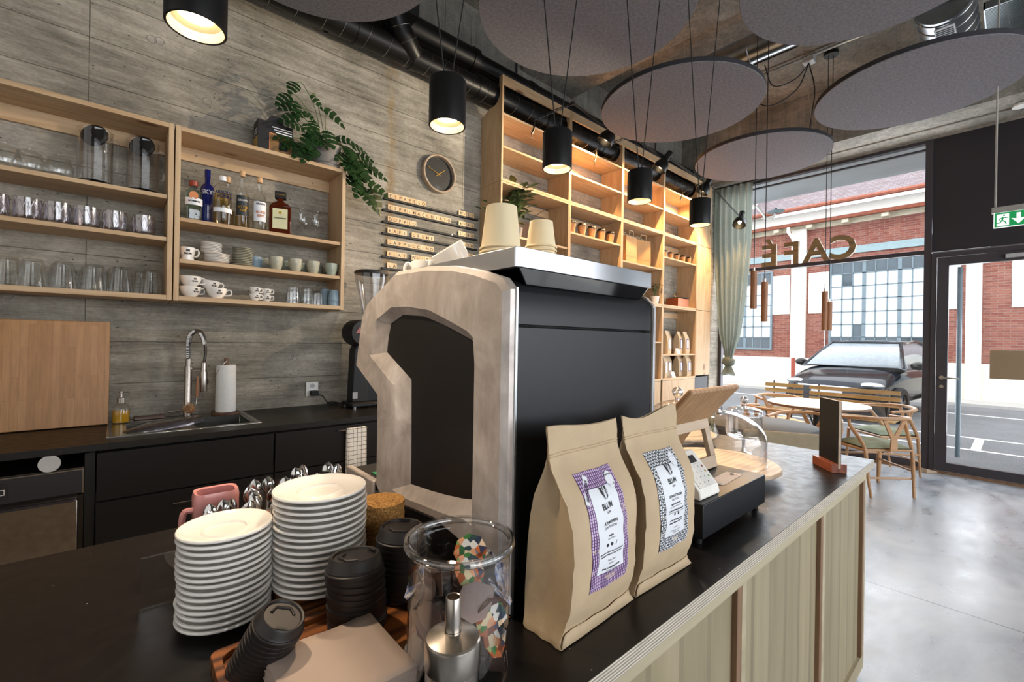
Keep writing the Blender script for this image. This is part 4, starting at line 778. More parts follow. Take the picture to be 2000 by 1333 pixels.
base_unit('black base cabinet with the towel rail, right of the sink cabinet', .648, 1.36, ((.33, .515), None, None)); base_unit('black base cabinet at the far end behind the coffee machine', 1.363, 2.46, (None, None, None))
put(MB().box(-.098, -.065, YF+.03, W-.05, 0, .88), 'filler_panel', 'black_plinth', 'narrow black filler panel between dishwasher and sink cabinet', 'panel', (0, 0, 0), smooth=False)
dw = thing('dishwasher', 'stainless steel undercounter dishwasher at the left end of the back counter', 'dishwasher', (-.40, YF, 0))
MB().box(-.30, .300, .03, .60, .06, .822).build('housing', 'dark_steel', dw, bevel=.002); MB().box(-.30, .300, .0, .03, .718, .818).build('control_panel', 'anthracite_panel', dw, bevel=.002)
MB().box(-.30, .300, -.002, .0, .817, .822).build('steel_edge', 'brushed_steel', dw, smooth=False); MB().box(.296, .301, -.003, .0, .718, .820).build('steel_edge', 'brushed_steel', dw, smooth=False)
b = MB(); b.box(-.30, .282, -.004, .03, .12, .692); b.build('door', 'brushed_steel', dw, bevel=.003); MB().box(-.30, .275, -.018, -.004, .690, .70).build('door_grip', 'anthracite_panel', dw)
MB().box(.284, .300, -.002, .02, .06, .712).build('side_strip', 'dark_steel', dw, smooth=False)
d = MB(); d.box(-.06, .082, -.004, 0, .735, .80); d.mat(1).box(.05, .074, -.005, -.0035, .755, .757).box(.05, .074, -.005, -.0035, .775, .777).box(.05, .052, -.005, -.0035, .755, .777).box(.072, .074, -.005, -.0035, .755, .777); d.build('display', ['matt_black', 'white_paper'], dw, smooth=False)
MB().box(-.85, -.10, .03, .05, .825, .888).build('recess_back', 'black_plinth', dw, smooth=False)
put(MB().at(R(PI/2-.12, 'X')).cyl((0, 0, 0), .034, -.002, .002, 40), 'round_coaster', 'silver_plastic', 'grey round plastic disc leaning in the gap above the dishwasher', 'disc', (-.203, YF-.0, .8585))
# sink
sk = thing('sink', 'stainless steel sink with drainer set into the black worktop', 'sink', (0, 0, HB))
b = MB(); o_ = [(sx0-.012, sy0-.015), (sx1+.012, sy0-.015), (sx1+.012, sy1+.012), (sx0-.012, sy1+.012)]; i_ = [(sx0+.05, sy0+.02), (sx1-.015, sy0+.02), (sx1-.015, sy1-.09), (sx0+.05, sy1-.09)]
b.ring(o_, i_, -.001, .004, 'xy'); b.ring(i_, [(x+(.012 if x < .3 else -.012), y+(.012 if y < 3 else -.012)) for x, y in i_], .002, -.17, 'xy'); b.box(i_[0][0], i_[1][0], i_[0][1], i_[2][1], -.175, -.168); b.build('basin', 'sink_steel', sk, bevel=.002)
MB().at(T((.40, 3.0, -.168))).lathe([(.0005, 0), (.035, .001), (.04, .003)], 24).build('drain', 'chrome', sk)
# tumblers lying in the sink
tk = None
for k in range(6):
    m = MB().at(R(PI/2-.1, 'Y')).lathe([(0.0005, 0), (.030, 0), (.032, .004), (.043, .12), (.041, .12), (.030, .008), (.0005, .005)], 26)
    put(m, 'drying_tumbler', 'crystal_glass', 'clear tumbler lying in the sink, %s of the nested row from the left' % NTH[k], 'glass', (.035+k*.044, 2.885+k*.028, HB-.022), 'tumblers nested on their sides in the sink', rz=.55)
# faucet
fc = thing('kitchen_faucet', 'stainless steel sink faucet with coiled spring hose and pull-out spray head', 'faucet', (.318, 3.235, HB))
MB().lathe([(.0005, 0), (.028, 0), (.028, .004), (.022, .006), (.022, .05), (.019, .06), (.019, .30), (.0005, .30)], 24).build('column', 'brushed_steel', fc)
MB().cyl((0, 0, 0), .0145, .30, .345, 20).build('upper_column', 'brushed_steel', fc)
arc = spline([(0, 0, .34), (-.002, 0, .42), (.004, 0, .475), (.028, 0, .505), (.055, -.002, .50), (.072, -.004, .465), (.078, -.005, .43)], 8)
sp_ = []
import itertools
Ls = [Vector(p) for p in arc]
for i in range(len(Ls)-1):
    a, c = Ls[i], Ls[i+1]; t_ = (c-a).normalized(); u_ = t_.orthogonal().normalized() if False else Vector((0, 1, 0)); u_ = (u_-t_*u_.dot(t_)).normalized(); w2 = t_.cross(u_)
    m_ = 8
    for q in range(m_): th = 2*PI*q/m_; sp_.append(tuple(a.lerp(c, q/m_)+(u_*math.cos(th)+w2*math.sin(th))*.0135))
MB().tube(sp_, .0028, 5).build('coil_spring', 'chrome', fc); MB().tube(arc, .008, 10).build('hose', 'dark_steel', fc)
MB().tube(spline([(.078, -.005, .435), (.083, -.005, .40), (.080, -.005, .35), (.076, -.005, .32)], 4), .0075, 10).build('hose_end', 'dark_steel', fc)
MB().lathe([(.0005, 0), (.017, 0), (.019, .01), (.019, .115), (.014, .13), (.014, .175), (.0005, .175)], 20, (.076, -.005, .145)).build('spray_head', 'brushed_steel', fc)
MB().tube([(0, 0, .285), (.076, -.005, .285)], .006, 8).build('holder_arm', 'brushed_steel', fc); MB().box(.094, .099, -.012, .002, .19, .22).build('spray_button', 'matt_black', fc)
MB().tube([(-.02, -.005, .045), (-.065, -.01, .042), (-.09, -.012, .040)], .006, 8).build('lever', 'brushed_steel', fc)
bs = thing('dish_brush', 'wooden dish brush with round bristle head hanging on the faucet', 'brush', (.362, 3.215, HB+.02))
MB().tube([(0, 0, .22), (-.002, 0, .10)], [.006, .0085], 10).build('wooden_grip', 'lamp_wood', bs); MB().tube([(-.002, 0, .10), (-.004, 0, .06), (-.02, -.01, .045)], .0025, 6).build('wire_neck', 'brushed_steel', bs)
b = MB().at(T((-.035, -.012, .03)) @ R(.9, 'X') @ R(-.5, 'Y')); b.cyl((0, 0, 0), .028, 0, .012, 20); b.build('brush_head', 'lamp_wood', bs)
b = MB(); rq = random.Random(2)
for q in range(110):
    a = rq.uniform(0, 2*PI); r = .026*math.sqrt(rq.random()); bx_ = r*math.cos(a); by_ = r*math.sin(a); b.at(T((-.035, -.012, .03)) @ R(.9, 'X') @ R(-.5, 'Y')).tube([(bx_, by_, .012), (bx_*1.2, by_*1.2, .034)], .0012, 3)
b.build('bristles', 'natural_cork', bs)
so = thing('soap_dispenser', 'glass soap dispenser with yellow soap and steel pump beside the cutting board', 'dispenser', (.022, 3.20, HB+.004))
pr = [(.0005, .002), (.036, .002), (.038, .008), (.038, .075), (.030, .095), (.014, .105), (.014, .118)]; MB().lathe(pr, 28).build('glass_bottle', 'clear_glass', so); MB().lathe([(.0005, .005), (.0355, .005), (.0355, .068), (.0005, .068)], 28).build('soap', 'soap_yellow', so)
MB().lathe([(.0005, .108), (.017, .108), (.017, .134), (.006, .136), (.005, .16), (.011, .162), (.011, .17), (.0005, .172)], 20).tube([(0, 0, .167), (.03, -.01, .166), (.036, -.012, .158)], .0035, 8).build('pump', 'brushed_steel', so); MB().tube([(0, 0, .11), (0.002, 0, .01)], .0025, 6).build('dip_tube', 'clear_glass', so)
put(MB().box(-.07, .07, -.018, .018, 0, .022), 'sponge_tray', 'foil_brown', 'long dark sponge tray behind the sink, left of the faucet', 'tray', (.145, 3.255, HB+.0042), bevel=.004)
bo = MB().at(R(-.10, 'X')).box(-.27, .27, -.02, 0, 0, .545); put(bo, 'cutting_board', 'bamboo', 'large bamboo cutting board leaning against the concrete wall', 'cutting board', (-.298, 3.205, HB+.003), bevel=.003)
pt = thing('paper_towel_holder', 'kitchen paper roll on a wooden stand with wire clamp beside the sink', 'paper towel', (.503, 3.20, HB+.0045))
MB().cyl((0, 0, 0), .075, 0, .016, 36).build('base', 'walnut', pt, bevel=.003); MB().cyl((0, 0, 0), .011, .016, .345, 16).build('post', 'walnut', pt)
r_ = MB().lathe([(.018, .018), (.052, .018), (.054, .03), (.053, .15), (.052, .28), (.050, .302), (.018, .302)], 40, closed=True); r_.build('paper_roll', 'tissue', pt)
MB().tube(spline([(0, -.012, .325), (-.03, -.03, .30), (-.052, -.03, .262), (-.058, -.02, .24)], 5), .0028, 6).build('wire_clamp', 'brushed_steel', pt)
# socket, plug, cable
sk_ = thing('power_socket', 'white double wall socket with a black plug above the back counter', 'socket', (1.045, W, 1.035))
MB().box(-.042, .042, -.012, 0, -.05, .05).build('plate', 'switch_white', sk_, bevel=.003); b = MB()
for dz in (.022,): b.at(T((0, -.0125, dz)) @ R(PI/2, 'X')).cyl((0, 0, 0), .018, 0, .0006, 24)
b.at(Matrix.Identity(4)); b.build('outlet', 'silver_plastic', sk_); b = MB()
for a, c in ((-.008, 0), (0, .004), (.008, 0)): b.at(T((a, -.0137, .022+c)) @ R(PI/2, 'X')).cyl((0, 0, 0), .002, 0, .0006, 8)
b.build('outlet_holes', 'matt_black', sk_)
pc = MB().box(1.03, 1.075, 3.27, 3.318, .99, 1.025); pc.tube(spline([(1.07, 3.275, 1.0), (1.10, 3.25, .985), (1.12, 3.24, .95), (1.17, 3.23, .927), (1.20, 3.25, .928), (1.17, 3.28, .928), (1.13, 3.26, .935), (1.16, 3.23, .945), (1.23, 3.23, .93), (1.28, 3.2, .928)], 6), .0045, 8)
put(pc, 'power_cable', 'black_rubber', 'black plug and coiled power cable lying behind the grinder', 'cable', (0, 0, 0))
# grinder
gr = thing('coffee_grinder', 'black coffee grinder with red triangle badge and clear bean hopper, behind the machine', 'grinder', (1.285, 3.09, HB))
MB().box(-.085, .14, -.11, .09, .012, .035).build('base', 'matt_black', gr, bevel=.004); MB().prism([(-.06, .035), (.06, .035), (.035, .40), (-.015, .46), (-.045, .40)], -.04, .06).build('body', 'matt_black', gr, bevel=.006); MB().box(.0, .13, -.035, .05, .035, .30).build('grounds_chute', 'black_front', gr, bevel=.004)
MB().at(T((-.01, -.045, .52)) @ R(PI/2, 'X')).lathe([(.0005, .07), (.085, .068), (.092, .055), (.092, -.10), (.0005, -.10)], 40).build('motor_head', 'matt_black', gr)
b = MB().at(T((-.05, -.117, .535)) @ R(PI/2, 'X')).prism([(-.022, -.018), (.022, -.018), (.006, .024)], 0, .001, 'xy'); b.build('badge', 'red_cap', gr, smooth=False)
b = MB(); b.box(-.055, -.02, -.0415, -.0402, .06, .105); b.build('type_plate', 'silver_plastic', gr, smooth=False)
for x, y in ((-.06, -.09), (.11, -.09), (-.06, .07), (.11, .07)): MB().cyl((x, y, 0), .012, 0, .013, 14).build('foot', 'chrome', gr)
MB().lathe([(.045, .50), (.05, .62), (.112, .90), (.112, .94)], 36, (.085, 0, 0)).build('bean_hopper', 'smoke_plastic', gr); MB().lathe([(.0005, .965), (.108, .965), (.118, .958), (.118, .942), (.0005, .938)], 36, (.085, 0, 0)).build('hopper_lid', 'matt_black', gr)
MB().box(.02, .15, -.07, .08, .30, .56).build('hopper_neck', 'matt_black', gr, bevel=.006)
# tea towel on the handle
tw = MB(); 
def tf(u, v):
    s_ = v*.50; z = .862-s_ if s_ < .25 else .362+(s_-.0)*.0
    return None
for yy, z0 in ((YF-.036, .60), (YF-.008, .55)): pass
vs = []
tw.grid(14, 26, lambda u, v: (1.03+.118*u+.002*math.sin(v*9), (YF-.030-.006*math.sin(u*9+v*2)*min(1, v*3)) if v <= .5 else (YF-.012), .862-.30*(v*2)*1.0 if v <= .5 else .862-.36*((1-v)*2)) if abs(v-.5) > .001 or True else None)
tw = MB()
prof = [(YF-.012, .56), (YF-.012, .70), (YF-.013, .845), (YF-.016, .860), (YF-.022, .8645), (YF-.029, .860), (YF-.031, .845), (YF-.032, .70), (YF-.034, .60)]
tw.grid(12, len(prof), lambda u, v: (1.03+.118*u, prof[round(v*(len(prof)-1))][0]-.003*math.sin(u*8)*(1 if round(v*(len(prof)-1)) > 6 else 0), prof[round(v*(len(prof)-1))][1]))
put(tw, 'tea_towel', 'checked_cotton', 'white tea towel with black check hanging on the cabinet rail', 'towel', (0, 0, 0), solid=.002)
# ------------------------------------------------------------------ tall shelf
TF = 3.03; D_ = W-TF
ts = thing('tall_shelf', 'tall pine shelf wall with four open bays reaching over the ducts', 'shelf', (2.52, W, 0))
px = [0.0, .915, 1.83, 2.745, 3.66]; TZ = (.93, 1.885, 2.818, 3.755)
for i, x in enumerate(px):
    for j in range(3):
        z0, z1 = TZ[j], TZ[j+1]; yb = -.002
        for dx in ((0,) if i == 0 else ((-.020,) if i == 4 else (-.020, .001))):
            if j < 2: MB().box(x+dx, x+dx+.019, -D_, yb, z0+.001, z1-.001).build('upright', 'pine', ts, bevel=.0012)
            else:   # notched over the duct
                pl_ = [(-D_, z0+.001), (-.004, z0+.001), (-.004, 3.40)]+[(-.165+.103*math.cos(a), 3.615+.103*math.sin(a)) for a in [(-80-q*20)*PI/180 for q in range(10)]]+[(-.17, 3.72), (-.235, 3.755), (-D_, 3.755)]
                pl_ = [(-D_, z0+.001), (-.004, z0+.001), (-.004, 3.46)]+[(-.165+.104*math.cos(a*PI/180), 3.615+.104*math.sin(a*PI/180)) for a in (-70, -90, -110, -130, -150, -170, -190, -210)]+[(-.255, 3.70), (-.255, 3.755), (-D_, 3.755)]
                MB().prism(pl_, x+dx, x+dx+.019, 'yz').build('upright', 'pine', ts, bevel=.0008)
for i in range(4):
    a, c = px[i]+.020, px[i+1]-.020
    MB().box(a, c, -D_, -D_+.019, 3.675, 3.755).build('top_rail', 'pine_across', ts, bevel=.001)
    MB().box(a, c, -.022, -.004, 3.20, 3.27).build('back_rail', 'pine_across', ts, bevel=.001)
    for z in (1.886, 2.819): 
        MB().box(a, c, -D_, -.002, z-.020, z-.001).build('fixed_board', 'pine_across', ts, bevel=.001); MB().box(a, c, -D_, -.002, z+.001, z+.020).build('fixed_board', 'pine_across', ts, bevel=.001)
    MB().box(a, c, -D_, -.002, .915, .945).build('fixed_board', 'pine_across', ts, bevel=.001)
    for z in ([3.425, 3.135]+[[2.36], [2.53], [2.36], [2.53]][i]+[[1.40], [1.42], [1.42, ], [1.26, 1.57]][i][:1]):
        MB().box(a, c, -D_+.004, -.004, z-.019, z).build('shelf_board', 'pine_across', ts, bevel=.001)
    MB().box(a, c, -.022, -.004, 2.70, 2.78).build('back_rail', 'pine_across', ts, bevel=.001); MB().box(a, c, -.022, -.004, 1.76, 1.84).build('back_rail', 'pine_across', ts, bevel=.001)
    for k in (0, 1):
        m_ = (a+c)/2; MB().box(a+.002 if k == 0 else m_+.001, m_-.001 if k == 0 else c-.002, -D_, -D_+.018, .08, .912).build('lower_door', 'pine', ts, bevel=.001)
    MB().box(a, c, -D_+.02, -.004, .04, .10).build('plinth', 'pine_across', ts)
hd_ = MB()
for i, x in enumerate(px[1:]):
    for yy in (-D_+.045, -.06):
        for q in range(22): hd_.at(T((x-.0205, yy, 1.05+q*.032)) @ R(PI/2, 'Y')).cyl((0, 0, 0), .0024, -.0004, .0004, 6); hd_.at(T((x-.0205, yy, 1.98+q*.032)) @ R(PI/2, 'Y')).cyl((0, 0, 0), .0024, -.0004, .0004, 6)
hd_.build('peg_holes', 'soil', ts)
tc_ = thing('tall_cabinet', 'narrow tall pine cabinet with closed doors at the right end of the shelf wall', 'cabinet', (6.185, W, 0))
for z0, z1 in ((.95, 1.884), (1.888, 2.816), (2.82, 3.755)): MB().box(0.0, .43, -D_+.018, -.004 if z1 < 3 else -D_+.036, z0, z1).build('body', 'pine', tc_, smooth=False); MB().box(.002, .428, -D_, -D_+.017, z0+.001, z1-.001).build('door', 'pine', tc_, bevel=.001)
put(MB().box(6.20, 6.60, TF+.02, W-.05, 0, .93), 'storage_bin', 'anthracite_panel', 'dark grey box standing under the narrow tall cabinet', 'box', (0, 0, 0), bevel=.004)
# things on the tall shelf --------------------------------------------
def lid_cup(name, loc, label, s_, group):
    t = thing(name, label, 'cup', loc, 0, group)
    MB().lathe([(.0005, .003), (.026*s_, .003), (.027*s_, 0), (.029*s_, .001), (.040*s_, .095*s_), (.0405*s_, .097*s_)], 24).build('paper_body', 'kraft_cup', t)
    MB().lathe([(.0425*s_, .092*s_), (.0425*s_, .100*s_), (.038*s_, .104*s_), (.036*s_, .115*s_), (.033*s_, .116*s_), (.031*s_, .111*s_), (.0005, .111*s_)], 24).build('plastic_lid', 'lid_plastic', t)
cl = None
for k in range(5):
    x = 3.545+k*.168
    lid_cup('takeaway_cup', (x, 3.10, 2.531), 'kraft takeaway cup with dark lid on the second bay shelf, %s from the left' % NTH[k], 1.18, 'takeaway cups in the second bay')
for k in range(5):
    x = 5.42+k*.165
    lid_cup('small_takeaway_cup', (x, 3.11, 2.531), 'small kraft takeaway cup with dark lid on the fourth bay shelf, %s from the left' % NTH[k], .88, 'small takeaway cups in the fourth bay')
def paper_bag(loc, label, rz, w_=.24, h=.32, d=.11):
    t = thing('paper_carrier_bag', label, 'bag', loc, rz, 'kraft carrier bags on the third bay shelf')
    b = MB(); n_ = 9
    b.prism([(-w_/2, 0), (w_/2, 0), (w_/2+.004, h*.25), (w_/2-.003, h), (-w_/2+.003, h), (-w_/2-.004, h*.25)], -d/2, d/2); b.build('bag_body', 'kraft_bag', t, smooth=False)
    MB().box(-w_/2, w_/2, -d/2-.001, -d/2, h*.24, h*.245).build('fold_line', 'kraft_side', t, smooth=False)
    for y in (-d/2+.004, d/2-.004): MB().tube([(-.045, y, h-.03), (-.045, y, h+.055), (-.035, y, h+.068), (.035, y, h+.068), (.045, y, h+.055), (.045, y, h-.03)], .0055, 6).build('handle', 'kraft', t)
paper_bag((4.62, 3.14, 2.361), 'flat kraft carrier bag on the third bay shelf, left one of the pair', 0.05); paper_bag((4.93, 3.16, 2.361), 'kraft carrier bag turned slightly on the third bay shelf, right one of the pair', -.25)
def coffee_pouch(loc, label, rz, h=.33, w_=.17, d=.10, lab='label_purple', group=None, s2=1.0):
    t = thing('coffee_pouch', label, 'coffee bag', loc, rz, group); b = MB(); N = 10
    prof = [(0, .48), (.1, .52), (.5, .50), (.72, .40), (.86, .16), (.92, .06), (1, .04)]
    vs = []
    for f, dd in prof:
        z = f*h; y = dd*d; ww = w_/2*(1-.03*math.sin(f*9)); vs += [(-ww, -y, z), (ww, -y, z), (ww*.96, y, z), (-ww*.96, y, z)]
    fs = [(0, 1, 2, 3)]+[(j*4+k, j*4+(k+1) % 4, j*4+4+(k+1) % 4, j*4+4+k) for j in range(len(prof)-1) for k in range(4)]+[tuple(len(vs)-4+k for k in range(4))]
    b.add(vs, fs); b.build('paper_pouch', 'kraft', t, angle=30)
    l = MB().add([(-w_*.26, -d*.535, h*.22), (w_*.26, -d*.535, h*.22), (w_*.26, -d*.49, h*.66), (-w_*.26, -d*.49, h*.66)], [(0, 1, 2, 3)]); l.build('label', lab, t, smooth=False)
    l = MB().add([(-w_*.19, -d*.55, h*.26), (w_*.19, -d*.55, h*.26), (w_*.19, -d*.51, h*.62), (-w_*.19, -d*.51, h*.62)], [(0, 1, 2, 3)]); l.build('label_panel', 'label_white', t, smooth=False)
    return t
GP = 'small coffee pouches in the fourth bay'
for (x, y, z, l, rz, lab) in ((5.52, 3.12, 1.261, 'kraft coffee pouch with pale blue label on the middle shelf of the fourth bay', .25, 'blue_ceramic'), (5.72, 3.22, 1.261, 'kraft coffee pouch standing in the rear between the two front ones', .1, 'label_purple'), (5.88, 3.14, 1.261, 'kraft coffee pouch in the rear right, beside the one with purple label', .2, 'label_purple'), (6.02, 3.12, 1.261, 'kraft coffee pouch with purple label at the right of the middle shelf', .15, 'label_purple'),
    (5.45, 3.12, .946, 'kraft coffee pouch with pale label at the left of the lowest shelf', .3, 'label_white'), (5.72, 3.22, .946, 'kraft coffee pouch with purple label standing at the back of the lowest shelf', .1, 'label_purple'), (5.93, 3.16, .946, 'kraft coffee pouch, second from the right on the lowest shelf', .1, 'label_purple'), (6.06, 3.11, .946, 'kraft coffee pouch at the right end of the lowest shelf', .1, 'label_purple')):
    coffee_pouch((x, y, z), l, rz, .31, .16, .09, lab, GP)
for x, z, l in ((5.74, 1.261, 'small white price card on the middle shelf of the fourth bay'), (5.62, .946, 'small white price card on the lowest shelf of the fourth bay')):
    put(MB().prism([(-.0, 0), (.05, 0), (.03, .075), (.028, .075)], -.045, .045, 'yz'), 'price_card', 'white_paper', l, 'card', (x, 3.05, z), smooth=False)
put(MB().lathe([(.0005, 0), (.04, 0), (.04, .16), (.037, .16), (.037, .01), (.0005, .008)], 24), 'steel_canister', 'brushed_steel', 'shiny metal canister on the lowest shelf of the fourth bay', 'canister', (5.64, 3.20, .946))
wb = thing('record_player', 'small brown wooden box with a dark plate and a little horn in the fourth bay', 'music box', (5.86, 3.15, 1.906))
MB().box(-.15, .15, -.09, .09, 0, .12).build('wooden_box', 'copper', wb, bevel=.004); MB().cyl((.02, 0, 0), .12, .125, .135, 28).build('plate', 'matt_black', wb); MB().tube(spline([(-.02, .02, .13), (-.03, .03, .18), (0, .0, .20)], 4), [.008]*8+[.014], 8).build('horn', 'brass', wb)
def small_plant(loc, label, pot_r, pot_h, n_, L, seed, leafm='leaf_dark', potm='cream_white', spread=.9, split=False):
    t = thing('small_plant', label, 'plant', loc); MB().lathe([(.0005, 0), (pot_r*.75, 0), (pot_r, pot_h), (pot_r-.004, pot_h), (pot_r*.7, .01), (pot_r*.9, pot_h-.012), (.0005, pot_h-.012)], 24).build('pot', potm, t)
    rg = random.Random(seed); lv = MB(); st = MB()
    for k in range(n_):
        a = rg.uniform(0, 2*PI); q = rg.uniform(.1, 1)*spread; h = rg.uniform(.25, 1)*L; e = (q*L*.5*math.cos(a), q*L*.5*math.sin(a), pot_h+h)
        st.tube(spline([(0, 0, pot_h-.01), (e[0]*.3, e[1]*.3, pot_h+h*.6), e], 3), .002, 4); leaf(lv, e, (math.cos(a), math.sin(a), rg.uniform(0, .9)), (0, 0, 1), L*.3, L*.085, split, .3)
    lv.build('leaves', leafm, t, smooth=False); st.build('stems', 'stem', t); return t
small_plant((5.19, 3.10, 1.906), 'small plant in a white pot on the third bay shelf behind the machine', .055, .10, 16, .17, 4); small_plant((5.03, 3.14, 1.906), 'tiny white pot beside the small plant in the third bay', .04, .07, 3, .06, 5)
small_plant((2.80, 3.13, 2.361), 'bushy olive-green plant in the first bay behind the paper cups', .06, .10, 90, .40, 9, 'leaf_olive', 'grey_pot', .55); small_plant((2.60, 3.12, 2.361), 'trailing plant at the left edge of the first bay', .05, .08, 22, .22, 11, 'leaf_mid', 'grey_pot', 2.0)
put(MB().tube([(2.62, W-.03, 2.78), (2.98, W-.03, 2.52), (3.34, W-.03, 2.78)], .0022, 5).box(2.75, 3.2, W-.04, W-.015, 2.40, 2.60), 'hanging_picture', 'oak_strip', 'small dark board hung on a thin wire inside the first bay', 'picture', (0, 0, 0))
# ------------------------------------------------------------------ island counter
IH = .92; IX = 2.416; IY0 = .396; IY1 = 1.385
ic = thing('service_counter', 'long service counter body with pale spruce front panels and brown strips', 'counter', (0, IY0, 0))
MB().box(-1.2, IX-.045, .045, IY1-IY0-.03, .02, .888).build('carcass', 'spruce_panel', ic, smooth=False)
for x0, x1 in ((-1.2, -.22), (-.22, .44), (.44, 1.10), (1.10, 1.76), (1.76, IX-.05)):
    MB().box(x0, x1, .035, .046, .10, .84).build('front_panel', 'spruce_panel', ic, smooth=False)
MB().box(-1.2, IX-.025, .022, .046, .838, .888).build('top_rail', 'spruce_rail', ic, bevel=.0015); MB().box(-1.2, IX-.025, .022, .046, .04, .10).build('bottom_rail', 'spruce_rail', ic, bevel=.0015)
for x in (-.22, .44, 1.10, 1.76): MB().box(x-.026, x+.0, .022, .046, .10, .838).build('stile', 'oak_strip', ic, bevel=.001); MB().box(x+.001, x+.026, .022, .046, .10, .838).build('stile', 'spruce_rail', ic, bevel=.001)
MB().box(IX-.075, IX-.050, .022, .046, .10, .838).build('stile', 'oak_strip', ic, bevel=.001); MB().box(IX-.049, IX-.025, .022, .046, .10, .838).build('stile', 'spruce_rail', ic, bevel=.001)
MB().box(IX-.046, IX-.022, .046, IY1-IY0-.03, .02, .888).build('end_panel', 'spruce_panel', ic, smooth=False)
ct = thing('countertop', 'black laminate countertop with striped plywood edge', 'counter top', (0, 0, IH))
MB().box(-1.25, IX-.001, IY0+.001, IY1, -.0012, 0).build('laminate', 'black_laminate', ct, smooth=False); MB().box(-1.25, IX, IY0, IY1-.001, -.031, -.0012).build('plywood_core', 'plywood_edge', ct, bevel=.0006)
# saucers ---------------------------------------------------------------
def saucer_mb(r):
    q = r/.07; return MB().lathe([(.0005, .0035), (.034*q, .0035), (.036*q, 0), (.039*q, 0), (.042*q, .004), (.058*q, .0075), (r-.003, .0108), (r-.0005, .0125), (r, .0145), (r-.001, .0165), (r-.0035, .0168), (.060*q, .0125), (.050*q, .0090), (.036*q, .0078), (.0335*q, .0100), (.031*q, .0100), (.029*q, .0068), (.0005, .0062)], 56)
def stack(name, mb, mat_, x, y, z0, n_, pitch, lab, grp, cat, jit, seed, bev=0, sc_=None):
    rg = random.Random(seed); base = None
    for k in range(n_):
        if base is None: base = mb.build(name, mat_); o = base
        else: o = base.copy(); COL.objects.link(o)
        o.location = (x+rg.uniform(-jit, jit), y+rg.uniform(-jit, jit), z0+k*pitch); o.rotation_euler = (0, 0, rg.uniform(0, 6))
        tag(o, lab % rank(n_-1-k, n_), cat, grp)
stack('saucer', saucer_mb(.0705), 'white_ceramic', .145, .893, IH+.0005, 15, .0102, 'white espresso saucer, %s of the lower left pile on the counter', 'white saucers in the left pile', 'saucer', .0016, 1)
stack('saucer', saucer_mb(.0815), 'white_ceramic', .291, .862, IH+.0205, 16, .0110, 'larger white saucer, %s of the higher pile right of the other', 'white saucers in the right pile', 'saucer', .0016, 2)
stack('cork_coaster', MB().cyl((0, 0, 0), .047, 0, .0046, 40), 'cork', .420, .880, IH+.0005, 29, .0049, 'round cork coaster, %s of the pile beside the coffee machine', 'cork coasters in a pile', 'coaster', .0012, 3)
# trays
def wooden_tray(label, x0, x1, y0, y1, z, h=.02, mat_='acacia'):
    t = thing('wooden_tray', label, 'tray', ((x0+x1)/2, (y0+y1)/2, z)); a, c = (x1-x0)/2, (y1-y0)/2; b = MB()
    def rr_(a, c, r): return [(sx_*(a-r)+r*math.cos(q), sy_*(c-r)+r*math.sin(q)) for sx_, sy_, q0 in ((1, 1, 0), (-1, 1, PI/2), (-1, -1, PI), (1, -1, 1.5*PI)) for q in [q0+k*PI/10 for k in range(6)]]
    o, i = rr_(a, c, .012), rr_(a-.012, c-.012, .02); b.ring(o, i, 0, h, 'xy'); b.prism(i, .0, h*.55, 'xy'); b.build('tray_board', mat_, t, bevel=.0012); return t
wooden_tray('long acacia tray with raised rim under the black cup lids', .106, .395, .615, .772, IH+.0005); wooden_tray('second acacia tray behind, under the larger saucers and copper beaker', .217, .385, .775, 1.045, IH+.0005, .019)
# takeaway lids ----------------------------------------------------------
def lid_mb():
    b = MB().lathe([(.0445, -.002), (.0455, .0), (.0455, .006), (.0435, .0075), (.0435, .0095), (.0415, .012), (.0395, .024), (.037, .027), (.034, .026), (.032, .0225), (.0005, .0222)], 44)
    return b
LIDT = None
def lid(loc, label, grp, rot=(0, 0, 0), top=False):
    global LIDT
    if LIDT is None:
        LIDT = thing('cup_lid', '', 'cup lid', loc); lid_mb().build('lid_shell', 'lid_plastic', LIDT)
        MB().box(-.010, .010, -.0335, -.0285, .0255, .0272).build('drinking_hole', 'matt_black', LIDT); MB().tube([(-.02, .006, .0225), (-.012, .02, .0228), (.012, .02, .0228), (.02, .006, .0225)], .003, 8).build('tear_ridge', 'lid_plastic', LIDT); o = LIDT; o.rotation_euler = rot
    else: o = dup(LIDT, loc, rot=rot, scale=(1, 1, 1))
    tag(o, label, 'cup lid', grp); return o
g_ = 'black lids in the leaning pile'
for k in range(11):
    f = k/10; q_ = lid((.1475+.0195*f, .7030-.046*f, IH+.014+.0075*k), 'small black takeaway lid, %s of the leaning pile in front' % rank(10-k, 11), g_, (.10+.16*f, .28+.10*f, -.25)); q_.scale = (.74, .74, .74)
g_ = 'black lids in the middle pile'
for k in range(11): lid((.300-.0008*k+.002*(k % 2), .710-.0006*k, IH+.0145+.0090*k), 'black takeaway lid, %s of the middle pile on the tray' % rank(10-k, 11), g_, (.08*math.sin(k*.7), .05+.10*math.sin(k*.9), k*.8))
g_ = 'black lids in the right pile'
for k in range(12): lid((.402-.0006*k, .745, IH+.0035+.0098*k), 'black takeaway lid, %s of the pile between cork coasters and glass jar' % rank(11-k, 12), g_, (.03, .03*math.sin(k), k*.8))
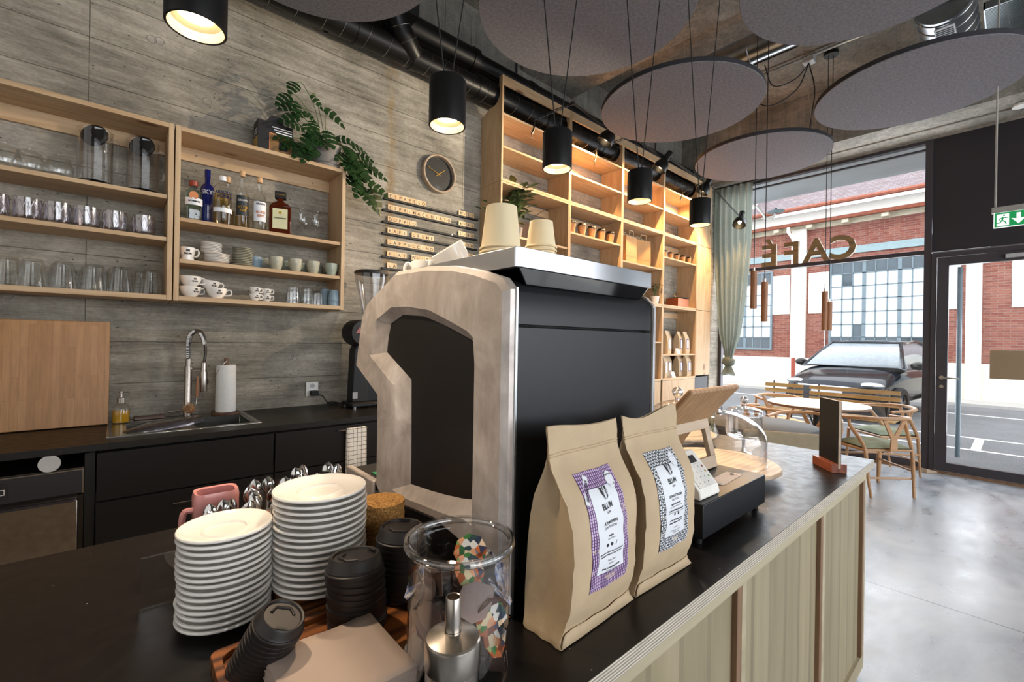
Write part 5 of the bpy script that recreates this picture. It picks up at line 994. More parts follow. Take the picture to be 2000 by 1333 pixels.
# napkins
def nap(seed):
    rg = random.Random(seed); s_ = .074; b = MB()
    b.grid(9, 9, lambda u, v: (s_*(2*u-1), s_*(2*v-1), .0016+.0012*math.sin(u*5+seed)*math.sin(v*4)+(.006*max(0, v-.6)*math.sin(u*7)))); return b
for k in range(14):
    o = nap(1).build('paper_napkin', 'napkin_paper', None, solid=.0016) if k == 0 else nk.copy()
    if k == 0: nk = o
    else: COL.objects.link(o)
    o.location = (.226+.0008*math.sin(k*2.1), .592+.0008*math.cos(k*1.7), IH+.0225+k*.0021); o.rotation_euler = (0, 0, -.0+.01*math.sin(k)); tag(o, 'folded beige paper napkin, %s of the pile at the lower picture edge' % rank(13-k, 14), 'napkin', 'beige napkins in a pile')
# spoons and their vessels
pk = thing('ceramic_pot', 'pink square ceramic pot with rounded rim behind the left saucers', 'pot', (.159, 1.105, IH+.0005), .0)
def rsq(a, c, r, n_=6): return [(sx_*(a-r)+r*math.cos(q), sy_*(c-r)+r*math.sin(q)) for sx_, sy_, q0 in ((1, 1, 0), (-1, 1, PI/2), (-1, -1, PI), (1, -1, 1.5*PI)) for q in [q0+k*PI/2/(n_-1) for k in range(n_)]]
b = MB(); rings = [(rsq(.033, .025, .012), 0), (rsq(.038, .030, .016), .006), (rsq(.040, .031, .018), .15), (rsq(.038, .029, .017), .160), (rsq(.033, .024, .015), .158), (rsq(.032, .023, .015), .02)]
n_ = len(rings[0][0]); vs = [(x, y, z) for rg_, z in rings for x, y in rg_]; fs = [tuple(reversed(range(n_))), tuple(range((len(rings)-1)*n_, len(rings)*n_))]+[(j*n_+i, j*n_+(i+1) % n_, (j+1)*n_+(i+1) % n_, (j+1)*n_+i) for j in range(len(rings)-1) for i in range(n_)]
b.add(vs, fs).build('pot_body', 'pink_ceramic', pk, angle=60); MB().tube(spline([(-.038, 0, .125), (-.055, 0, .12), (-.055, 0, .06), (-.038, 0, .05)], 4), .006, 8).build('handle', 'pink_ceramic', pk)
def spoon_mb(L=.13, r=.013):
    b = MB(); b.tube([(0, 0, 0), (0, .002, L*.5), (0, 0, L*.78)], [.0032, .0022, .0018], 6)
    b.grid(9, 9, lambda u, v: (r*math.sin(PI*v)**.6*(2*u-1), -.004*math.sin(PI*v)*(1-(2*u-1)**2)*1.2, L*.76+v*r*3.0)); return b
SPN = spoon_mb().build('tea_spoon', 'chrome', None, solid=.0009)
def spoon(loc, label, rot, grp, first=[True]):
    if first[0]: o = SPN; first[0] = False
    else: o = SPN.copy(); COL.objects.link(o)
    o.location = loc; o.rotation_euler = rot; tag(o, label, 'spoon', grp)
SPQ = []
def jar_open(name, label, loc, r, h, mat_='clear_glass', cat='jar'):
    return put(MB().lathe([(.0005, 0), (r-.004, 0), (r, .004), (r, h-.004), (r-.001, h), (r-.003, h-.001), (r-.003, .006), (.0005, .005)], 32), name, mat_, label, cat, loc)
jar_open('copper_beaker', 'copper-coloured beaker full of spoons between the two saucer piles', (.253, 1.003, IH+.0115), .034, .105, 'copper', 'beaker')
jar_open('spoon_jar', 'clear glass jar of spoons beside the pink pot', (.258, 1.105, IH+.0005), .042, .150)
jar_open('steel_beaker', 'steel beaker of spoons hidden behind the higher saucer pile', (.36, 1.10, IH+.0005), .042, .14, 'chrome', 'beaker')
for k in range(7):
    a = k*2*PI/7; SPQ.append(((.36+.02*math.cos(-a), 1.10+.02*math.sin(-a), IH+.038), 'steel spoon, one of the bunch peeking over the higher saucer pile', (.22*math.sin(a), .22*math.cos(a), .5*math.sin(k*3)), 'spoons behind the higher saucer pile'))
jar_open('small_spoon_glass', 'small steel beaker of little spoons between pink pot and left saucers', (.165, 1.005, IH+.0005), .036, .125, 'chrome', 'beaker')
rs = random.Random(8)
for q_ in SPQ: spoon(*q_)
for k in range(9):
    a = k*2*PI/9; spoon((.253+.014*math.cos(-a), 1.003+.014*math.sin(-a), IH+.03), 'shiny steel spoon, one of the bunch in the copper-coloured beaker', (.26*math.sin(a), .26*math.cos(a), rs.uniform(-.6, .6)), 'spoons in the copper beaker')
for k in range(8):
    a = k*2*PI/8; spoon((.258+.016*math.cos(-a), 1.105+.016*math.sin(-a), IH+.022), 'shiny steel spoon, one of the bunch in the clear glass jar', (.22*math.sin(a), .22*math.cos(a), rs.uniform(-.6, .6)), 'spoons in the clear jar')
for k in range(7):
    a = k*2*PI/7; spoon((.165+.015*math.cos(-a), 1.005+.015*math.sin(-a), IH+.02), 'little spoon, one of the bunch in the small steel beaker', (.16*math.sin(a), .16*math.cos(a), rs.uniform(-.6, .6)), 'little spoons in the steel beaker')
put(MB().at(R(.2, 'X')).box(-.05, .05, 0, .004, 0, .10), 'card_holder', 'clear_glass', 'small clear acrylic holder behind the left saucer pile', 'holder', (.085, 1.0, IH+.001), smooth=False)
# big glass jar of capsules and creamers
gj = thing('storage_jar', 'wide clear glass jar holding coffee creamers and wrapped sweets', 'jar', (.364, .515, IH+.0005))
MB().lathe([(.0005, 0), (.062, 0), (.069, .006), (.0705, .02), (.0705, .185), (.072, .19), (.0765, .194), (.0775, .199), (.0765, .204), (.072, .205), (.069, .203), (.0675, .195), (.067, .19), (.067, .02), (.064, .010), (.0005, .008)], 64).build('glass_body', 'thick_glass', gj); MB().torus((0, 0, .198), .0728, .0048, 64, 10).build('rim', 'rim_glass', gj); MB().torus((0, 0, .010), .066, .004, 56, 8).build('base_ring', 'rim_glass', gj)
rj = random.Random(21); cols = ['printed_foil', 'printed_foil_blue', 'foil_brown', 'foil_brown', 'foil_silver', 'cookie_white']
k = 0; placed = []
while k < 60:
    a = rj.uniform(0, 2*PI); r = rj.choice((.041, .043, .040, .042, .024, .01)); z = .018+.128*(k/60)+rj.uniform(0, .01)
    typ = k % 3; loc = (.364+r*math.cos(a), .515+r*math.sin(a), IH+z)
    if typ < 2:
        mt = cols[(k*7) % 2] if typ == 0 else 'foil_brown'
        t = thing('creamer_cup', 'coffee creamer cup with picture lid, among those heaped inside the glass jar', 'creamer', loc, 0, 'creamer portions in the glass jar')
        MB().lathe([(.0005, 0), (.0115, 0), (.016, .018)], 16).build('plastic_cup', 'foil_brown' if k % 2 else 'foil_silver', t)
        pl_ = [(.0185*math.cos(q), .0185*math.sin(q)) for q in [PI/8+j*PI/4 for j in range(8)]]; pl_[0] = (.025, .006); MB().prism(pl_, .018, .0188, 'xy').build('picture_lid', ['printed_foil', 'foil_brown', 'foil_brown', 'printed_foil_blue', 'foil_silver', 'foil_brown'][(k//2) % 6], t, smooth=False)
        t.rotation_euler = (rj.uniform(.5, 1.9), rj.uniform(-.6, .6), a+PI/2); t.scale = (1.28, 1.28, 1.28)
    else:
        o = put(MB().sphere((0, 0, 0), .012, 12, (1.3, 1, .62)), 'wrapped_sweet', 'foil_brown', 'brown wrapped sweet, among those heaped inside the glass jar', 'sweet', loc, 'wrapped sweets in the glass jar')
    k += 1
for (dx, dy, dz, mt, rt) in ((-.006, -.012, .155, 'printed_foil', (.9, .0, .1)), (.028, .012, .165, 'printed_foil', (.8, -.4, -.3)), (.042, -.012, .135, 'printed_foil_blue', (1.2, .2, .5))):
    t = thing('creamer_cup', ['creamer cup with green and orange picture lid lying near the jar rim', 'creamer cup with orange picture lid, topmost in the glass jar', 'creamer cup with blue and white picture lid against the right side of the jar'][int(dz*100) % 3 if False else (0 if dz == .155 else 1 if dz == .165 else 2)], 'creamer', (.364+dx, .515+dy, IH+dz), 0, 'creamer portions at the top of the jar')
    MB().lathe([(.0005, 0), (.0125, 0), (.0175, .02)], 16).build('plastic_cup', 'foil_brown', t); pl_ = [(.0215*math.cos(q), .0215*math.sin(q)) for q in [PI/8+j*PI/4 for j in range(8)]]; MB().prism(pl_, .02, .0208, 'xy').build('picture_lid', mt, t, smooth=False); t.rotation_euler = rt; t.scale = (1.12, 1.12, 1.12)
# sugar shaker
sh = thing('sugar_shaker', 'glass sugar pourer with brushed steel spout lid in front of the jar', 'sugar shaker', (.262, .395+.01, IH+.0005))
sh.location = (.279, .405, IH+.0005)
MB().lathe([(.0005, 0), (.028, 0), (.0295, .004), (.0295, .122), (.027, .136), (.0255, .136), (.0275, .120), (.0275, .005), (.0005, .004)], 40).build('glass_body', 'clear_glass', sh)
MB().lathe([(.0005, .004), (.0268, .004), (.0268, .088), (.018, .094), (.0005, .097)], 32).build('sugar', 'sugar', sh)
MB().lathe([(.0302, .126), (.0306, .127), (.0306, .152), (.0300, .1545), (.0285, .156), (.018, .1595), (.0092, .1612), (.0092, .163)], 56).build('steel_lid', 'brushed_steel', sh, angle=22); MB().lathe([(.0088, .160), (.0084, .1985), (.0078, .1995), (.0068, .1990), (.0068, .185), (.0005, .185)], 28).build('spout', 'brushed_steel', sh)
# ------------------------------------------------------------------ big coffee bags
def coffee_bag(label, P, mt, name_, sub, seed, h=.335, depth=.088, sticker=False, lines=()):
    """P: front left/right bottom corners (world x, y)"""
    (x0, y0), (x1, y1) = P; L = math.hypot(x1-x0, y1-y0); t = thing('coffee_bag', label, 'coffee bag', ((x0+x1)/2, (y0+y1)/2, IH+.0008), math.atan2(y1-y0, x1-x0), 'large kraft coffee bags on the counter')
    rg = random.Random(seed); hw = L/2
    # height, half width, front y, back y
    S_ = [(0, 1.00, -.000, .92), (.012, 1.00, .004, .95), (.05, .95, .006, .98), (.085, .925, .002, 1.0), (.16, .90, -.006, 1.03), (.24, .885, -.010, 1.03), (.40, .88, -.012, 1.00), (.55, .89, -.010, .93), (.66, .91, -.001, .82), (.74, .935, .016, .66), (.81, .95, .030, .53), (.86, .955, .036, .47), (.875, .955, .036, .47), (.93, .955, .038, .455), (1.0, .955, .040, .46)]
    NX, ND = 17, 8; rings = []
    def fy(f, u): # front surface depth
        for j in range(len(S_)-1):
            if S_[j][0] <= f <= S_[j+1][0]:
                q = (f-S_[j][0])/(S_[j+1][0]-S_[j][0]); a, c = S_[j], S_[j+1]; hwf = (a[1]+(c[1]-a[1])*q)*hw; y = a[2]+(c[2]-a[2])*q; yb = a[3]+(c[3]-a[3])*q
                bulge = -.011*math.sin(PI*min(1, f/.8))*(1-abs(2*u-1)**2.5)
                wr = .0016*math.sin(u*9+f*23+seed)*math.sin(f*31+seed*2)+.0010*math.sin(u*21-f*17)
                return hwf, y+bulge+wr*(1 if .02 < f < .95 else .2), yb*depth+.0
    fs_ = [0, .012, .03, .05, .085, .12, .16, .2, .24, .3, .35, .4, .45, .5, .55, .6, .66, .70, .74, .78, .81, .86, .875, .9, .93, .965, 1.0]
    for f in fs_:
        ring = []
        for i in range(NX):
            u = i/(NX-1); hwf, y, yb = fy(f, u); zz = f*h+(.007*math.sin(u*5+seed)*(f > .9))-.003*math.sin(u*6)*(f > .9); ring.append((hwf*(2*u-1), y, zz))
        hwf, y, yb = fy(f, 1); yb = max(yb, y+.004)
        if f > .86: yb = y+.003
        for i in range(1, ND):      # right gusset
            v = i/ND; gus = .26*(1-abs(2*v-1))*min(1, (yb-y)/.05)*(.25+.75*f)*min(1, f*8); ring.append((hwf*(1-gus)+.0015*math.sin(f*40+i), y+(yb-y)*v, f*h))
        for i in range(NX):
            u = 1-i/(NX-1); ring.append((hwf*(2*u-1), yb+.004*math.sin(PI*u), ring[NX-1-i][2]))
        for i in range(1, ND):
            v = 1-i/ND; gus = .26*(1-abs(2*v-1))*min(1, (yb-y)/.05)*(.25+.75*f)*min(1, f*8); ring.append((-hwf*(1-gus)-.0015*math.sin(f*37+i*2), y+(yb-y)*v, f*h))
        rings.append(ring)
    n_ = len(rings[0]); b = MB(); vs = [p for r_ in rings for p in r_]; b.add(vs, [(j*n_+i, j*n_+(i+1) % n_, (j+1)*n_+(i+1) % n_, (j+1)*n_+i) for j in range(len(rings)-1) for i in range(n_)]+[tuple(reversed(range(n_)))])
    b.build('paper_bag', 'kraft', t, angle=42, fix=True)
    ridge = MB()
    for f in (.868, .882): ridge.tube([(fy(f, u)[0]*(2*u-1), fy(f, u)[1]-.0004, f*h) for u in [i/16 for i in range(17)]], .0011, 5)
    ridge.build('zip_strip', 'kraft', t)
    fl = MB(); fl.grid(17, 3, lambda u, v: (fy(.012+.06*v, u)[0]*(2*u-1)*(1-.03*v), fy(.012+.06*v, u)[1]-.0010-.004*(1-v), (.004+.058*v)*h)); fl.build('bottom_fold', 'kraft', t, solid=.0008)
    # label wrapped on the front
    lz0, lz1, lx = .225, .775, .50*hw
    def onf(x, z, off): 
        f = z/h; u = .5+x/(2*fy(f, .5)[0]); return (x, fy(f, u)[1]-off, z)
    sk = .012
    lb = MB().grid(9, 33, lambda u, v: onf(-lx+2*lx*u-.004, (lz0+(lz1-lz0)*v)*h, .0006)); lb.build('label', mt, t, angle=80)
    px_ = lx*.70; pz0, pz1 = (lz0+.075)*h, (lz1-.075)*h
    MB().grid(7, 25, lambda u, v: onf(-px_+2*px_*u-.004, pz0+(pz1-pz0)*v, .0010)).build('label_panel', 'label_white', t, angle=80)
    dots = MB(); zc = (lz0+.010)*h; W2, H2 = lx*2, (lz1-lz0)*h; nx_, nz_ = 21, 38
    for i in range(nx_):
        for j in range(nz_):
            x = -lx+W2*(i+.5)/nx_-.004; z = lz0*h+H2*(j+.5)/nz_
            if abs(x+.004) < px_+.001 and pz0-.001 < z < pz1+.001: continue
            e = .0013; g2 = .0018; s_ = .0006*(1 if (i+j) % 2 else -1)*(mt == 'label_dark')*2
            dots.add([onf(x-e+s_, z-g2, .0011), onf(x+e-s_, z-g2, .0011), onf(x+e+s_, z+g2, .0011), onf(x-e-s_, z+g2, .0011)], [(0, 1, 2, 3)])
    dots.build('label_pattern', 'purple_dot' if mt == 'label_purple' else 'label_white', t, smooth=False)
    tx = MB()
    def txt(s_, size, z, bold=0, x=0): 
        q = MB().text(s_, size, .0, bold=bold); tx.add([onf(v[0]+x-.004, v[1]+z*h, .0014) for v in q.v], q.f)
    def blob(cx_, cz_, rx, rz_, a0=0): 
        P_ = [onf(cx_+rx*math.cos(a)-.004, cz_+rz_*math.sin(a), .0014) for a in [2*PI*k/18 for k in range(18)]]; tx.add(P_, [tuple(range(18))])
    def poly(pts): tx.add([onf(x-.004, z, .0014) for x, z in pts], [tuple(range(len(pts)))])
    zt = .672*h
    poly([(-.0105, zt+.010), (-.004, zt+.008), (-.0035, zt-.004), (-.002, zt-.010), (-.006, zt-.006), (-.0095, zt+.001)]); poly([(-.0025, zt+.009), (.001, zt+.010), (.0018, zt), (.0005, zt-.010), (-.001, zt-.009), (-.0028, zt)])
    poly([(.0035, zt+.0095), (.0095, zt+.009), (.0095, zt+.001), (.0065, zt-.006), (.0022, zt-.0098), (.0036, zt-.002)])
    txt('BLUM', .0125, .612, .0004); txt('kaffee', .0058, .585)
    for (s_, sz, z, bd_) in lines: txt(s_, sz, z, bd_)
    if sticker:
        for cx_ in (-.011, 0, .011): blob(cx_, .432*h, .0030, .0030) if cx_ < .01 else poly([(.009, .423*h), (.0102, .422*h), (.0135, .442*h), (.0125, .4425*h)])
    else:
        for cx_ in (-.005, .006): blob(cx_, .425*h, .0022, .0034)
    tx.build('printed_text', 'ink', t, smooth=False)
    sb = MB(); P_ = [onf(lx*.62+.0115*math.cos(a)-.004, .715*h+.0125*math.sin(a), .0024) for a in [2*PI*k/24 for k in range(24)]]; sb.add(P_, [tuple(range(24))])
    if sticker: c, s_ = math.cos(1.05), math.sin(1.05); sb.add([onf(-lx*.74+c*a-s_*e-.004, .70*h+s_*a+c*e, .0026) for a, e in ((-.022, -.006), (.022, -.006), (.022, .006), (-.022, .006))], [(0, 1, 2, 3)])
    sb.build('sticker', 'label_white', t, smooth=False)
    q = MB(); 
    for s2, z in (sticker and (('HIMBEERE', .735), ('KIRSCHE', .715), ('VANILLE', .695)) or (('DUNKLE', .727), ('BEEREN', .702))):
        w2 = MB().text(s2, .0042, 0, bold=.0001); q.add([onf(v[0]+lx*.62-.004, v[1]+z*h, .0030) for v in w2.v], w2.f)
    if sticker: w2 = MB().text('BIO KAFFEE', .0062, 0, bold=.0002); c, s_ = math.cos(1.05), math.sin(1.05); q.add([onf(v[0]*c-v[1]*s_-lx*.74-.004, v[0]*s_+v[1]*c+.70*h, .0031) for v in w2.v], w2.f)
    q.build('sticker_text', 'ink', t, smooth=False)
    return t
coffee_bag('large kraft coffee bag with purple label, front left of the pair', ((.521, .462), (.728, .470)), 'label_purple', 'a', '', 1, sticker=True, lines=(('ÄTHIOPIEN', .0076, .537, .0002), ('SORTENREIN', .0058, .515, 0), ('Arabica', .0042, .474, .0002), ('von Röstern', .0040, .461, 0), ('«Eine geschmackliche Reise in die fruchtigen,', .0036, .397, .0001), ('lebendigen Wälder des Ursprungslandes.»', .0036, .384, .0001), ('Säure, Bitter', .0042, .357, 0), ('Stärke •••', .0042, .341, 0), ('Süsse, beerenfrischer Körper', .0040, .320, .0002), ('vollreife Röstung', .0040, .307, 0)))
coffee_bag('large kraft coffee bag with black and white label, behind on the right', ((.737, .470), (.944, .466)), 'label_dark', 'b', '', 3, lines=(('STARKSTROM', .0072, .530, .0002), ('MISCHUNG', .0052, .508, 0), ('Brasilien Arabica 70%', .0042, .484, .0002), ('Süss, Schokolade und Erdnüsse', .0038, .470, 0), ('Indien Parchment Robusta 30%', .0042, .450, .0002), ('Holznoten und kräftiger Geschmack', .0038, .437, 0), ('«Unser Kraftpaket mit dem', .0040, .392, .0002), ('kräftigen Espresso-Charakter»', .0040, .377, .0002), ('Stärke ••••', .0042, .350, 0), ('Espresso- und Filter-', .0040, .332, 0), ('Zubereitung', .0040, .319, 0)))
# ------------------------------------------------------------------ cash drawer, terminal, tablet stand
cdw = thing('cash_drawer', 'black metal cash drawer box with a pale sticker on top, right of the coffee bags', 'cash drawer', (1.038, .485, IH))
MB().box(0, .392, 0, .27, .018, .100).build('housing', 'machine_black', cdw, bevel=.002)
for x, y in ((.02, .02), (.372, .02), (.02, .25), (.372, .25)): MB().cyl((x, y, 0), .008, 0, .019, 12, .010).build('foot', 'black_rubber', cdw)
st_ = thing('paper_sticker', 'narrow pale sticker on the lid of the cash drawer', 'sticker', (1.305, .545, IH+.1005), .06); MB().box(-.080, .062, -.022, .022, 0, .0004).build('sticker_sheet', 'sticker_pale', st_, smooth=False)
b = MB(); b.at(T((.046, 0, .0006))).box(-.010, .010, -.006, .006, 0, .0002).at(T((.046, -.012, .0006))).text('twint', .006, 0); b.build('small_mark', 'ink', st_, smooth=False)
term = thing('card_terminal', 'white sloping card payment terminal with keypad on the cash drawer', 'payment terminal', (1.058, .508, IH+.1005), -.03)
pf = [(.125, 0), (-.004, 0), (-.008, .004), (-.004, .022), (.062, .092), (.072, .098), (.080, .094), (.100, .03)]
MB().prism(pf, 0, .098, 'yz').build('housing', 'cream_white', term, bevel=.004)
fd = Vector((0, .066, .070)).normalized(); nrm = Vector((0, -fd.z, fd.y)); F = Matrix(((1, 0, 0, .049), (0, fd.y, nrm.y, -.004), (0, fd.z, nrm.z, .022), (0, 0, 0, 1)))
kb = MB().at(F); kb.box(-.040, .040, .004, .066, .0002, .0018); kb.build('keypad', 'switch_white', term, bevel=.001); MB().at(F).box(-.028, .028, .070, .090, .0002, .0018).build('display', 'matt_black', term, smooth=False)
ky = MB()
for i in range(4):
    for j in range(3): ky.at(F @ T((-.026+j*.020, .058-i*.014, .0022))).text('123456789*0#'[i*3+j], .006, .0002)
ky.build('key_digits', 'ink', term, smooth=False)
for j, mt in enumerate(('red_cap', 'gold_print', 'leaf_fresh')): MB().at(F @ T((.032, .056-j*.014, .0020))).cyl((0, 0, 0), .003, 0, .0006, 12).build('colour_key', mt, term)
ts2 = thing('tablet_stand', 'wooden tablet stand with slanted board above an open frame on the cash drawer', 'tablet stand', (1.265, .62, IH+.1005))
def slab(b, x0, x1, p, q, th):
    """board between two (y, z) edges with thickness th"""
    d = Vector((0, q[0]-p[0], q[1]-p[1])).normalized(); n2 = Vector((0, -d.z, d.y))*th
    v = [(x0, p[0], p[1]), (x1, p[0], p[1]), (x1, q[0], q[1]), (x0, q[0], q[1])]; v += [(a, e+n2.y, c+n2.z) for a, e, c in v]
    return b.add(v, [(0, 1, 2, 3), (7, 6, 5, 4), (0, 4, 5, 1), (1, 5, 6, 2), (2, 6, 7, 3), (3, 7, 4, 0)])
fr_ = MB(); slab(fr_, -.135, .135, (.004, .0), (.012, .034), .014); slab(fr_, -.135, .135, (.032, .115), (.042, .160), .014); slab(fr_, -.135, -.105, (.012, .034), (.032, .115), .014); slab(fr_, .105, .135, (.012, .034), (.032, .115), .014); fr_.build('front_frame', 'beech', ts2, bevel=.001)
bkf = MB(); slab(bkf, -.12, .12, (.15, 0), (.05, .15), .012); bkf.build('rear_leg', 'oak_board', ts2, bevel=.001)
bb = MB(); slab(bb, -.15, .15, (.070, .118), (-.055, .262), .016); bb.build('tablet_board', 'oak_board', ts2, bevel=.005)
for x in (.07,): MB().tube([(x-.012, .03, .158), (x+.012, .03, .158)], .005, 8).build('hinge', 'matt_black', ts2)
# ------------------------------------------------------------------ cake stands
def cake_stand(loc, r, label, foot=.035, mt='beech'):
    t = thing('cake_stand', label, 'cake stand', loc); MB().lathe([(.0005, 0), (r*.45, 0), (r*.45, foot), (r-.004, foot), (r, foot+.004), (r, foot+.012), (r-.004, foot+.016), (.0005, foot+.014)], 64).build('wooden_plate', mt, t); return t
def dome(loc, r, h, label, kr=.02):
    t = thing('glass_dome', label, 'glass dome', loc, 0, 'glass domes on the counter'); rim = .02
    pr = [(r, 0), (r, h*.45)]+[(r*math.cos(a*PI/180), h*.45+(h*.55)*math.sin(a*PI/180)) for a in range(8, 84, 7)]+[(.016, h)]
    MB().lathe(pr, 56).build('bell', 'thick_glass', t); MB().torus((0, 0, 0.002), r, .002, 56, 6).build('rim', 'thick_glass', t)
    MB().lathe([(.012, h-.002), (.010, h+.010), (.012, h+.015)], 20).sphere((0, 0, h+.015+kr*.9), kr, 24).build('knob', 'chrome' if False else 'knob_glass', t); return t
glass('knob_glass', (.9, .87, .84), edge=.6, base=.38, power=1.0, rough=.04)
cake_stand((1.700, .745, IH), .212, 'large round wooden cake stand under the biggest glass dome', .026)
dome((1.700, .745, IH+.0425), .165, .190, 'biggest glass dome with ball knob on the wooden stand', .022)
cake_stand((2.08, 1.11, IH), .180, 'wooden cake stand under the flat glass dome at the rear', .03); dome((2.08, 1.11, IH+.0465), .132, .155, 'flat glass dome on the rear wooden stand, left of the tablet board', .027)
pgs = thing('glass_pedestal_bowl', 'clear glass bowl on a steel foot behind the biggest dome', 'bowl', (2.09, .80, IH))
MB().lathe([(.0005, 0), (.035, 0), (.012, .006), (.007, .02), (.007, .055), (.012, .062)], 28).build('stem', 'chrome', pgs); MB().lathe([(.0005, .062), (.05, .066), (.068, .076), (.074, .095), (.074, .17), (.072, .17), (.071, .095), (.064, .080), (.0005, .07)], 40).build('bowl', 'thick_glass', pgs)
dome((2.09, .80, IH+.1705), .073, .035, 'small glass lid with ball knob on the glass pedestal bowl', .017)
ps = None
for k in range(8):
    o = MB().box(-.06, .06, -.045, .045, 0, .003).build('paper_sheet', 'white_paper', None, smooth=False) if ps is None else ps.copy()
    if ps is not None: COL.objects.link(o)
    ps = ps or o; o.location = (1.47+.004*math.sin(k*3), 1.0+.004*math.cos(k*2), IH+.001+k*.004); o.rotation_euler.z = .3+.05*math.sin(k*1.9); tag(o, 'white paper bag blank, %s of the loose stack behind the tablet stand' % rank(7-k, 8), 'paper', 'loose paper stack')
# menu sign
ms = thing('table_sign', 'upright dark menu sign in a reddish wooden foot at the end of the counter', 'sign', (2.035, .485, IH+.0005), math.atan2(.464-.553, 2.034-2.139)+PI)
SA = math.atan2(.553-.444, 2.139-1.949)
ms.location = (2.100, .484, IH+.0005); ms.rotation_euler.z = .703
MB().box(-.069, .069, -.027, .027, 0, .034).build('wooden_foot', 'mahogany', ms, bevel=.001); MB().box(-.070, .064, -.004, .004, .018, .272).build('board', 'beech', ms, smooth=False)
MB().box(-.069, .063, -.0058, -.0042, .03, .271).build('menu_sheet', 'anthracite_panel', ms, smooth=False); MB().box(-.069, .063, .0042, .0058, .03, .271).build('menu_sheet', 'machine_panel', ms, smooth=False)
tw_ = thing('twig_vase', 'slim glass vase with two sprigs of fresh green leaves behind the tablet stand', 'vase', (2.345, 1.05, IH))
MB().lathe([(.0005, 0), (.028, 0), (.03, .01), (.012, .05), (.010, .09), (.013, .10)], 24).build('vase', 'clear_glass', tw_)
b = MB(); b.tube(spline([(0, 0, .02), (.01, 0, .12), (.03, -.01, .21)], 4), .002, 5); b.tube(spline([(0, 0, .02), (-.03, .02, .13), (-.06, .03, .22)], 4), .002, 5); b.build('twigs', 'stem', tw_)
b = MB()
for (x, y, z) in ((.03, -.01, .21), (-.06, .03, .22)):
    for a in range(5): leaf(b, (x, y, z), (math.cos(a*1.3), math.sin(a*1.3), .2), (0, 0, 1), .05, .016, False, .2)
b.build('leaves', 'leaf_fresh', tw_, smooth=False)
# ------------------------------------------------------------------ espresso machine
em = thing('espresso_machine', 'big espresso machine with cast aluminium side frames and black rear panel', 'coffee machine', (0, 0, IH))
OUT = [(.578, .005), (.578, .20), (.578, .40), (.578, .52), (.578, .570), (.600, .592), (.673, .614), (.748, .630), (.852, .641), (.992, .645), (1.150, .582), (1.186, .545), (1.225, .400), (1.084, .330), (1.084, .105), (1.060, .085), (.98, .085), (.80, .10), (.70, .085), (.68, .005)]
BEV = [(.668, .135), (.666, .22), (.666, .35), (.666, .437), (.672, .485), (.690, .497), (.745, .516), (.831, .543), (.929, .555), (1.007, .557), (1.090, .528), (1.112, .49), (1.126, .437), (.990, .371), (.986, .18), (.985, .121), (.94, .115), (.86, .122), (.76, .130), (.69, .140)]
PAN = [(.690, .174), (.689, .25), (.689, .35), (.689, .432), (.691, .474), (.705, .482), (.777, .505), (.840, .522), (.887, .533), (.983, .539), (1.044, .519), (1.058, .48), (1.064, .446), (.936, .386), (.932, .25), (.931, .143), (.90, .146), (.84, .151), (.78, .158), (.72, .167)]
def shrink(P, d):
    n_ = len(P); out = []
    for i in range(n_):
        a, p, c = Vector(P[i-1]), Vector(P[i]), Vector(P[(i+1) % n_]); e1 = (p-a).normalized(); e2 = (c-p).normalized(); nn = Vector((-(e1.y+e2.y), e1.x+e2.x)); nn = nn.normalized() if nn.length > 1e-6 else Vector((0, 0))
        k = 1/max(.5, nn.dot(Vector((-e1.y, e1.x)))); out.append(tuple(p+nn*d*k))
    return out
def area2(P): return sum(P[i-1][0]*P[i][1]-P[i][0]*P[i-1][1] for i in range(len(P)))/2
def side_frame(x0, x1, xin):
    """x0 outer face, x1 inner face"""
    d = .012 if area2(OUT) > 0 else -.012; RDG = shrink(OUT, d); b = MB(); n_ = len(OUT); s_ = 1 if x1 > x0 else -1
    L = [[(x1, y, z) for y, z in OUT], [(x0+s_*.016, y, z) for y, z in OUT], [(x0+s_*.010, y*.9+r_[0]*.1, z*.9+r_[1]*.1) for (y, z), r_ in zip(OUT, RDG)], [(x0, y, z) for y, z in RDG], [(x0, y, z) for y, z in BEV], [(x0+s_*.004, y*.85+p[0]*.15, z*.85+p[1]*.15) for (y, z), p in zip(BEV, PAN)], [(xin, y, z) for y, z in PAN], [(x1, y, z) for y, z in PAN]]
    vs = [p for r_ in L for p in r_]; fs = []
    for j in range(len(L)):
        j2 = (j+1) % len(L)
        for i in range(n_): fs.append((j*n_+i, j*n_+(i+1) % n_, j2*n_+(i+1) % n_, j2*n_+i))
    b.add(vs, fs); fr = b.build('side_frame', 'cast_aluminium', em, angle=28)
    return fr
f1 = side_frame(.497, .524, .5165); MB().prism(PAN, .5168, .520, 'yz').build('inlay_panel', 'machine_panel', f1, smooth=False)
f2 = side_frame(.985, .960, .966); MB().prism(PAN, .966, .963, 'yz').build('inlay_panel', 'machine_panel', f2, smooth=False)
MB().box(.5175, .5235, .5755, .5785, .0, .575).build('steel_edge_strip', 'zinc', em, bevel=.001); MB().box(.961, .9675, .5755, .5785, .0, .565).build('steel_edge_strip', 'zinc', em, bevel=.001)
b = MB(); b.box(.5245, .9600, .581, .60, .075, .506); b.build('rear_panel', 'machine_black', em, bevel=.002)
b = MB(); b.prism([(.581, .510), (.60, .510), (.66, .58), (.66, .600), (.61, .590), (.588, .578), (.581, .566)], .5245, .9600, 'yz'); b.build('upper_rear_panel', 'machine_black', em, angle=50)
